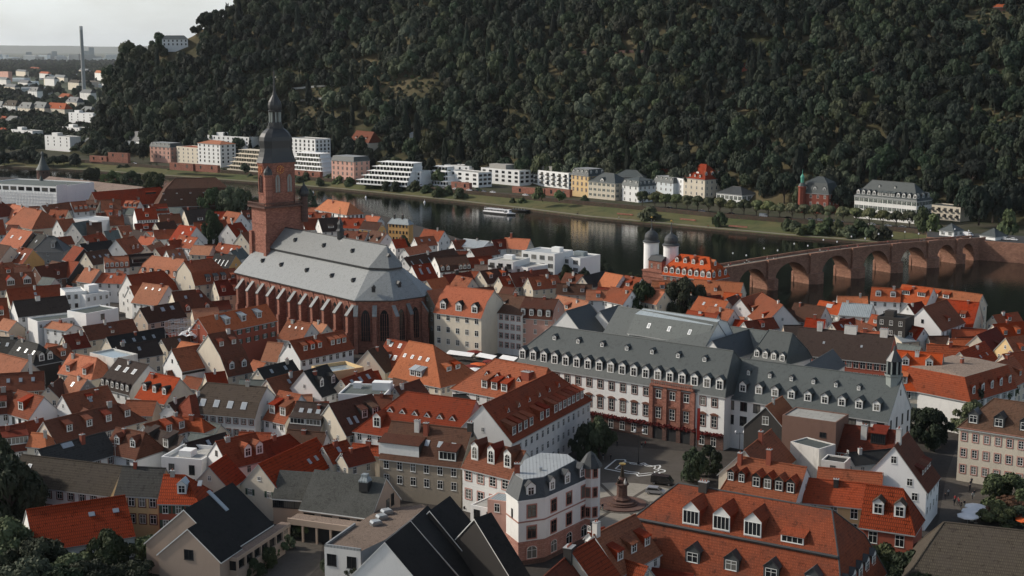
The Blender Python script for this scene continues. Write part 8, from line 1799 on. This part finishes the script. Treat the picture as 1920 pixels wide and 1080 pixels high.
b = MB(); b.tube((0, 0, 0), (0, 0, 16), .07, 5, 0); b.tube((-.6, 0, 15), (.6, 0, 15), .04, 4, 0); b.tube((-.45, 0, 14.4), (.45, 0, 14.4), .04, 4, 0); o = thing('antenna_mast', 'thin antenna mast rising over the mossy grey-brown roof', 'mast', P(221, 955, 0)); ob('pole', b.mesh('pole', ['steel']), o)
for x, y, lb in ((857, 955, 'black terrace chair left of the table'), (872, 958, 'black terrace chair right of the table')):
    b = MB(); b.box((-.25, -.25, .42), (.25, .25, .47), 0); b.box((-.25, .2, .47), (.25, .25, .95), 0)
    for u in (-.22, .22):
        for v in (-.22, .22): b.tube((u, v, 0), (u, v, .43), .025, 4, 0)
    o = thing('terrace_chair', lb, 'chair', P(x, y, 6.36) - Vector((0, 0, 0)), .8); ob('seat', b.mesh('seat', ['ironblack']), o)
mb = MB(); q = [(420, 1100), (480, 1035), (560, 985), (605, 1010), (600, 1060), (560, 1100)]; mb.face([(*P(x, y, 0).xy, .008) for x, y in reversed(q)]); setting('court_paving', mb, ['darkpaving'])
sheet('lane', [(1755, 1000), (1775, 890), (1800, 820), (1850, 790), (1960, 940), (1960, 1010)], .007, 'darkpaving')
# ------------------------------------------------------------------ low courtyard houses between the traced ones
def fillers():
    bpy.context.view_layer.update(); occ = []
    for o in list(COL.objects):
        if o.name in INFO and o.parent is None:
            L_, D_, z_ = INFO[o.name]; c = o.matrix_world @ Vector((L_ / 2, D_ / 2, 0)); occ.append((c, o.rotation_euler.z, L_ / 2, D_ / 2))
    q = random.Random(77); n = 0
    def hit(p, r_):
        for c, a, l, dd in occ:
            v = p - c
            if abs(v.x) > 45 or abs(v.y) > 45: continue
            x = v.x * math.cos(a) + v.y * math.sin(a); y = -v.x * math.sin(a) + v.y * math.cos(a)
            if abs(x) < l + r_ and abs(y) < dd + r_: return True
        return False
    Z = [((-20, 1010), (400, 900)), ((640, 1010), (400, 470)), ((1010, 1250), (500, 590)), ((1290, 1480), (540, 640)), ((1480, 1900), (560, 700)), ((440, 760), (600, 860)), ((1560, 1700), (800, 880))]
    for _ in range(9000):
        (xa, xb), (ya, yb) = q.choice(Z); x, y = q.uniform(xa, xb), q.uniform(ya, yb); p = P(x, y + 12, 0)
        if 425 < x < 830 and 380 < y < 700 and not (x < 470 and y < 470): continue     # church and its forecourt
        if 800 < x < 1010 and 640 < y < 740: continue
        if x > 930 and y > 690: continue
        if y + 12 < lerp_tab(NS, x) + 34: continue
        r_ = q.uniform(2.6, 4.2)
        if hit(p, r_ + .2): continue
        L_, D_ = r_ * 2 * q.uniform(.9, 1.25), r_ * 1.7; ze = q.uniform(4.5, 7.5); a = q.uniform(-1, .6); rm = q.choice(['red', 'red', 'darkred', 'darkred', 'brown', 'salmon', 'orange', 'darkbrown', 'charcoal', 'greenfelt'])
        o = Vector((p.x - (L_ / 2) * math.cos(a) + (D_ / 2) * math.sin(a), p.y - (L_ / 2) * math.sin(a) - (D_ / 2) * math.cos(a), 0))
        nm = {'red': 'red', 'darkred': 'dark red', 'brown': 'brown', 'salmon': 'salmon', 'orange': 'orange', 'darkbrown': 'dark brown', 'charcoal': 'charcoal', 'greenfelt': 'grey-felted'}[rm]
        bld('courtyard_house', 'low %s-roofed courtyard house squeezed in among taller town houses' % nm, 'house', o, a, L_, D_, 0, ze, [(ze + D_ * .45, D_ / 2, 0, 0)], rm, q.choice(['white', 'cream', 'stained', 'grey', 'beige']), nm + '-roofed courtyard houses', win_f=(1, 2, 'plain', .9, 1.2))
        occ.append((p, a, L_ / 2, D_ / 2)); n += 1
        if n >= 150: break
    print('FILL', n)
fillers()
# ------------------------------------------------------------------ thin haze over the whole place
def haze():
    b = MB(); b.box((-34000, -500, -13), (34000, 50000, 520), 0); o = ob('haze', b.mesh('haze', ['trimwhite'])); tag(o, None, None, None, 'stuff')
    m = bpy.data.materials.new('haze'); m.use_nodes = True; t = m.node_tree; t.nodes.clear(); out = t.nodes.new('ShaderNodeOutputMaterial'); v = t.nodes.new('ShaderNodeVolumePrincipled')
    v.inputs['Color'].default_value = (0.93, 0.97, 1.0, 1); v.inputs['Density'].default_value = HAZE; v.inputs['Anisotropy'].default_value = 0.2
    t.links.new(v.outputs[0], out.inputs['Volume']); o.data.materials.clear(); o.data.materials.append(m)
HAZE = 1.4e-5
haze()
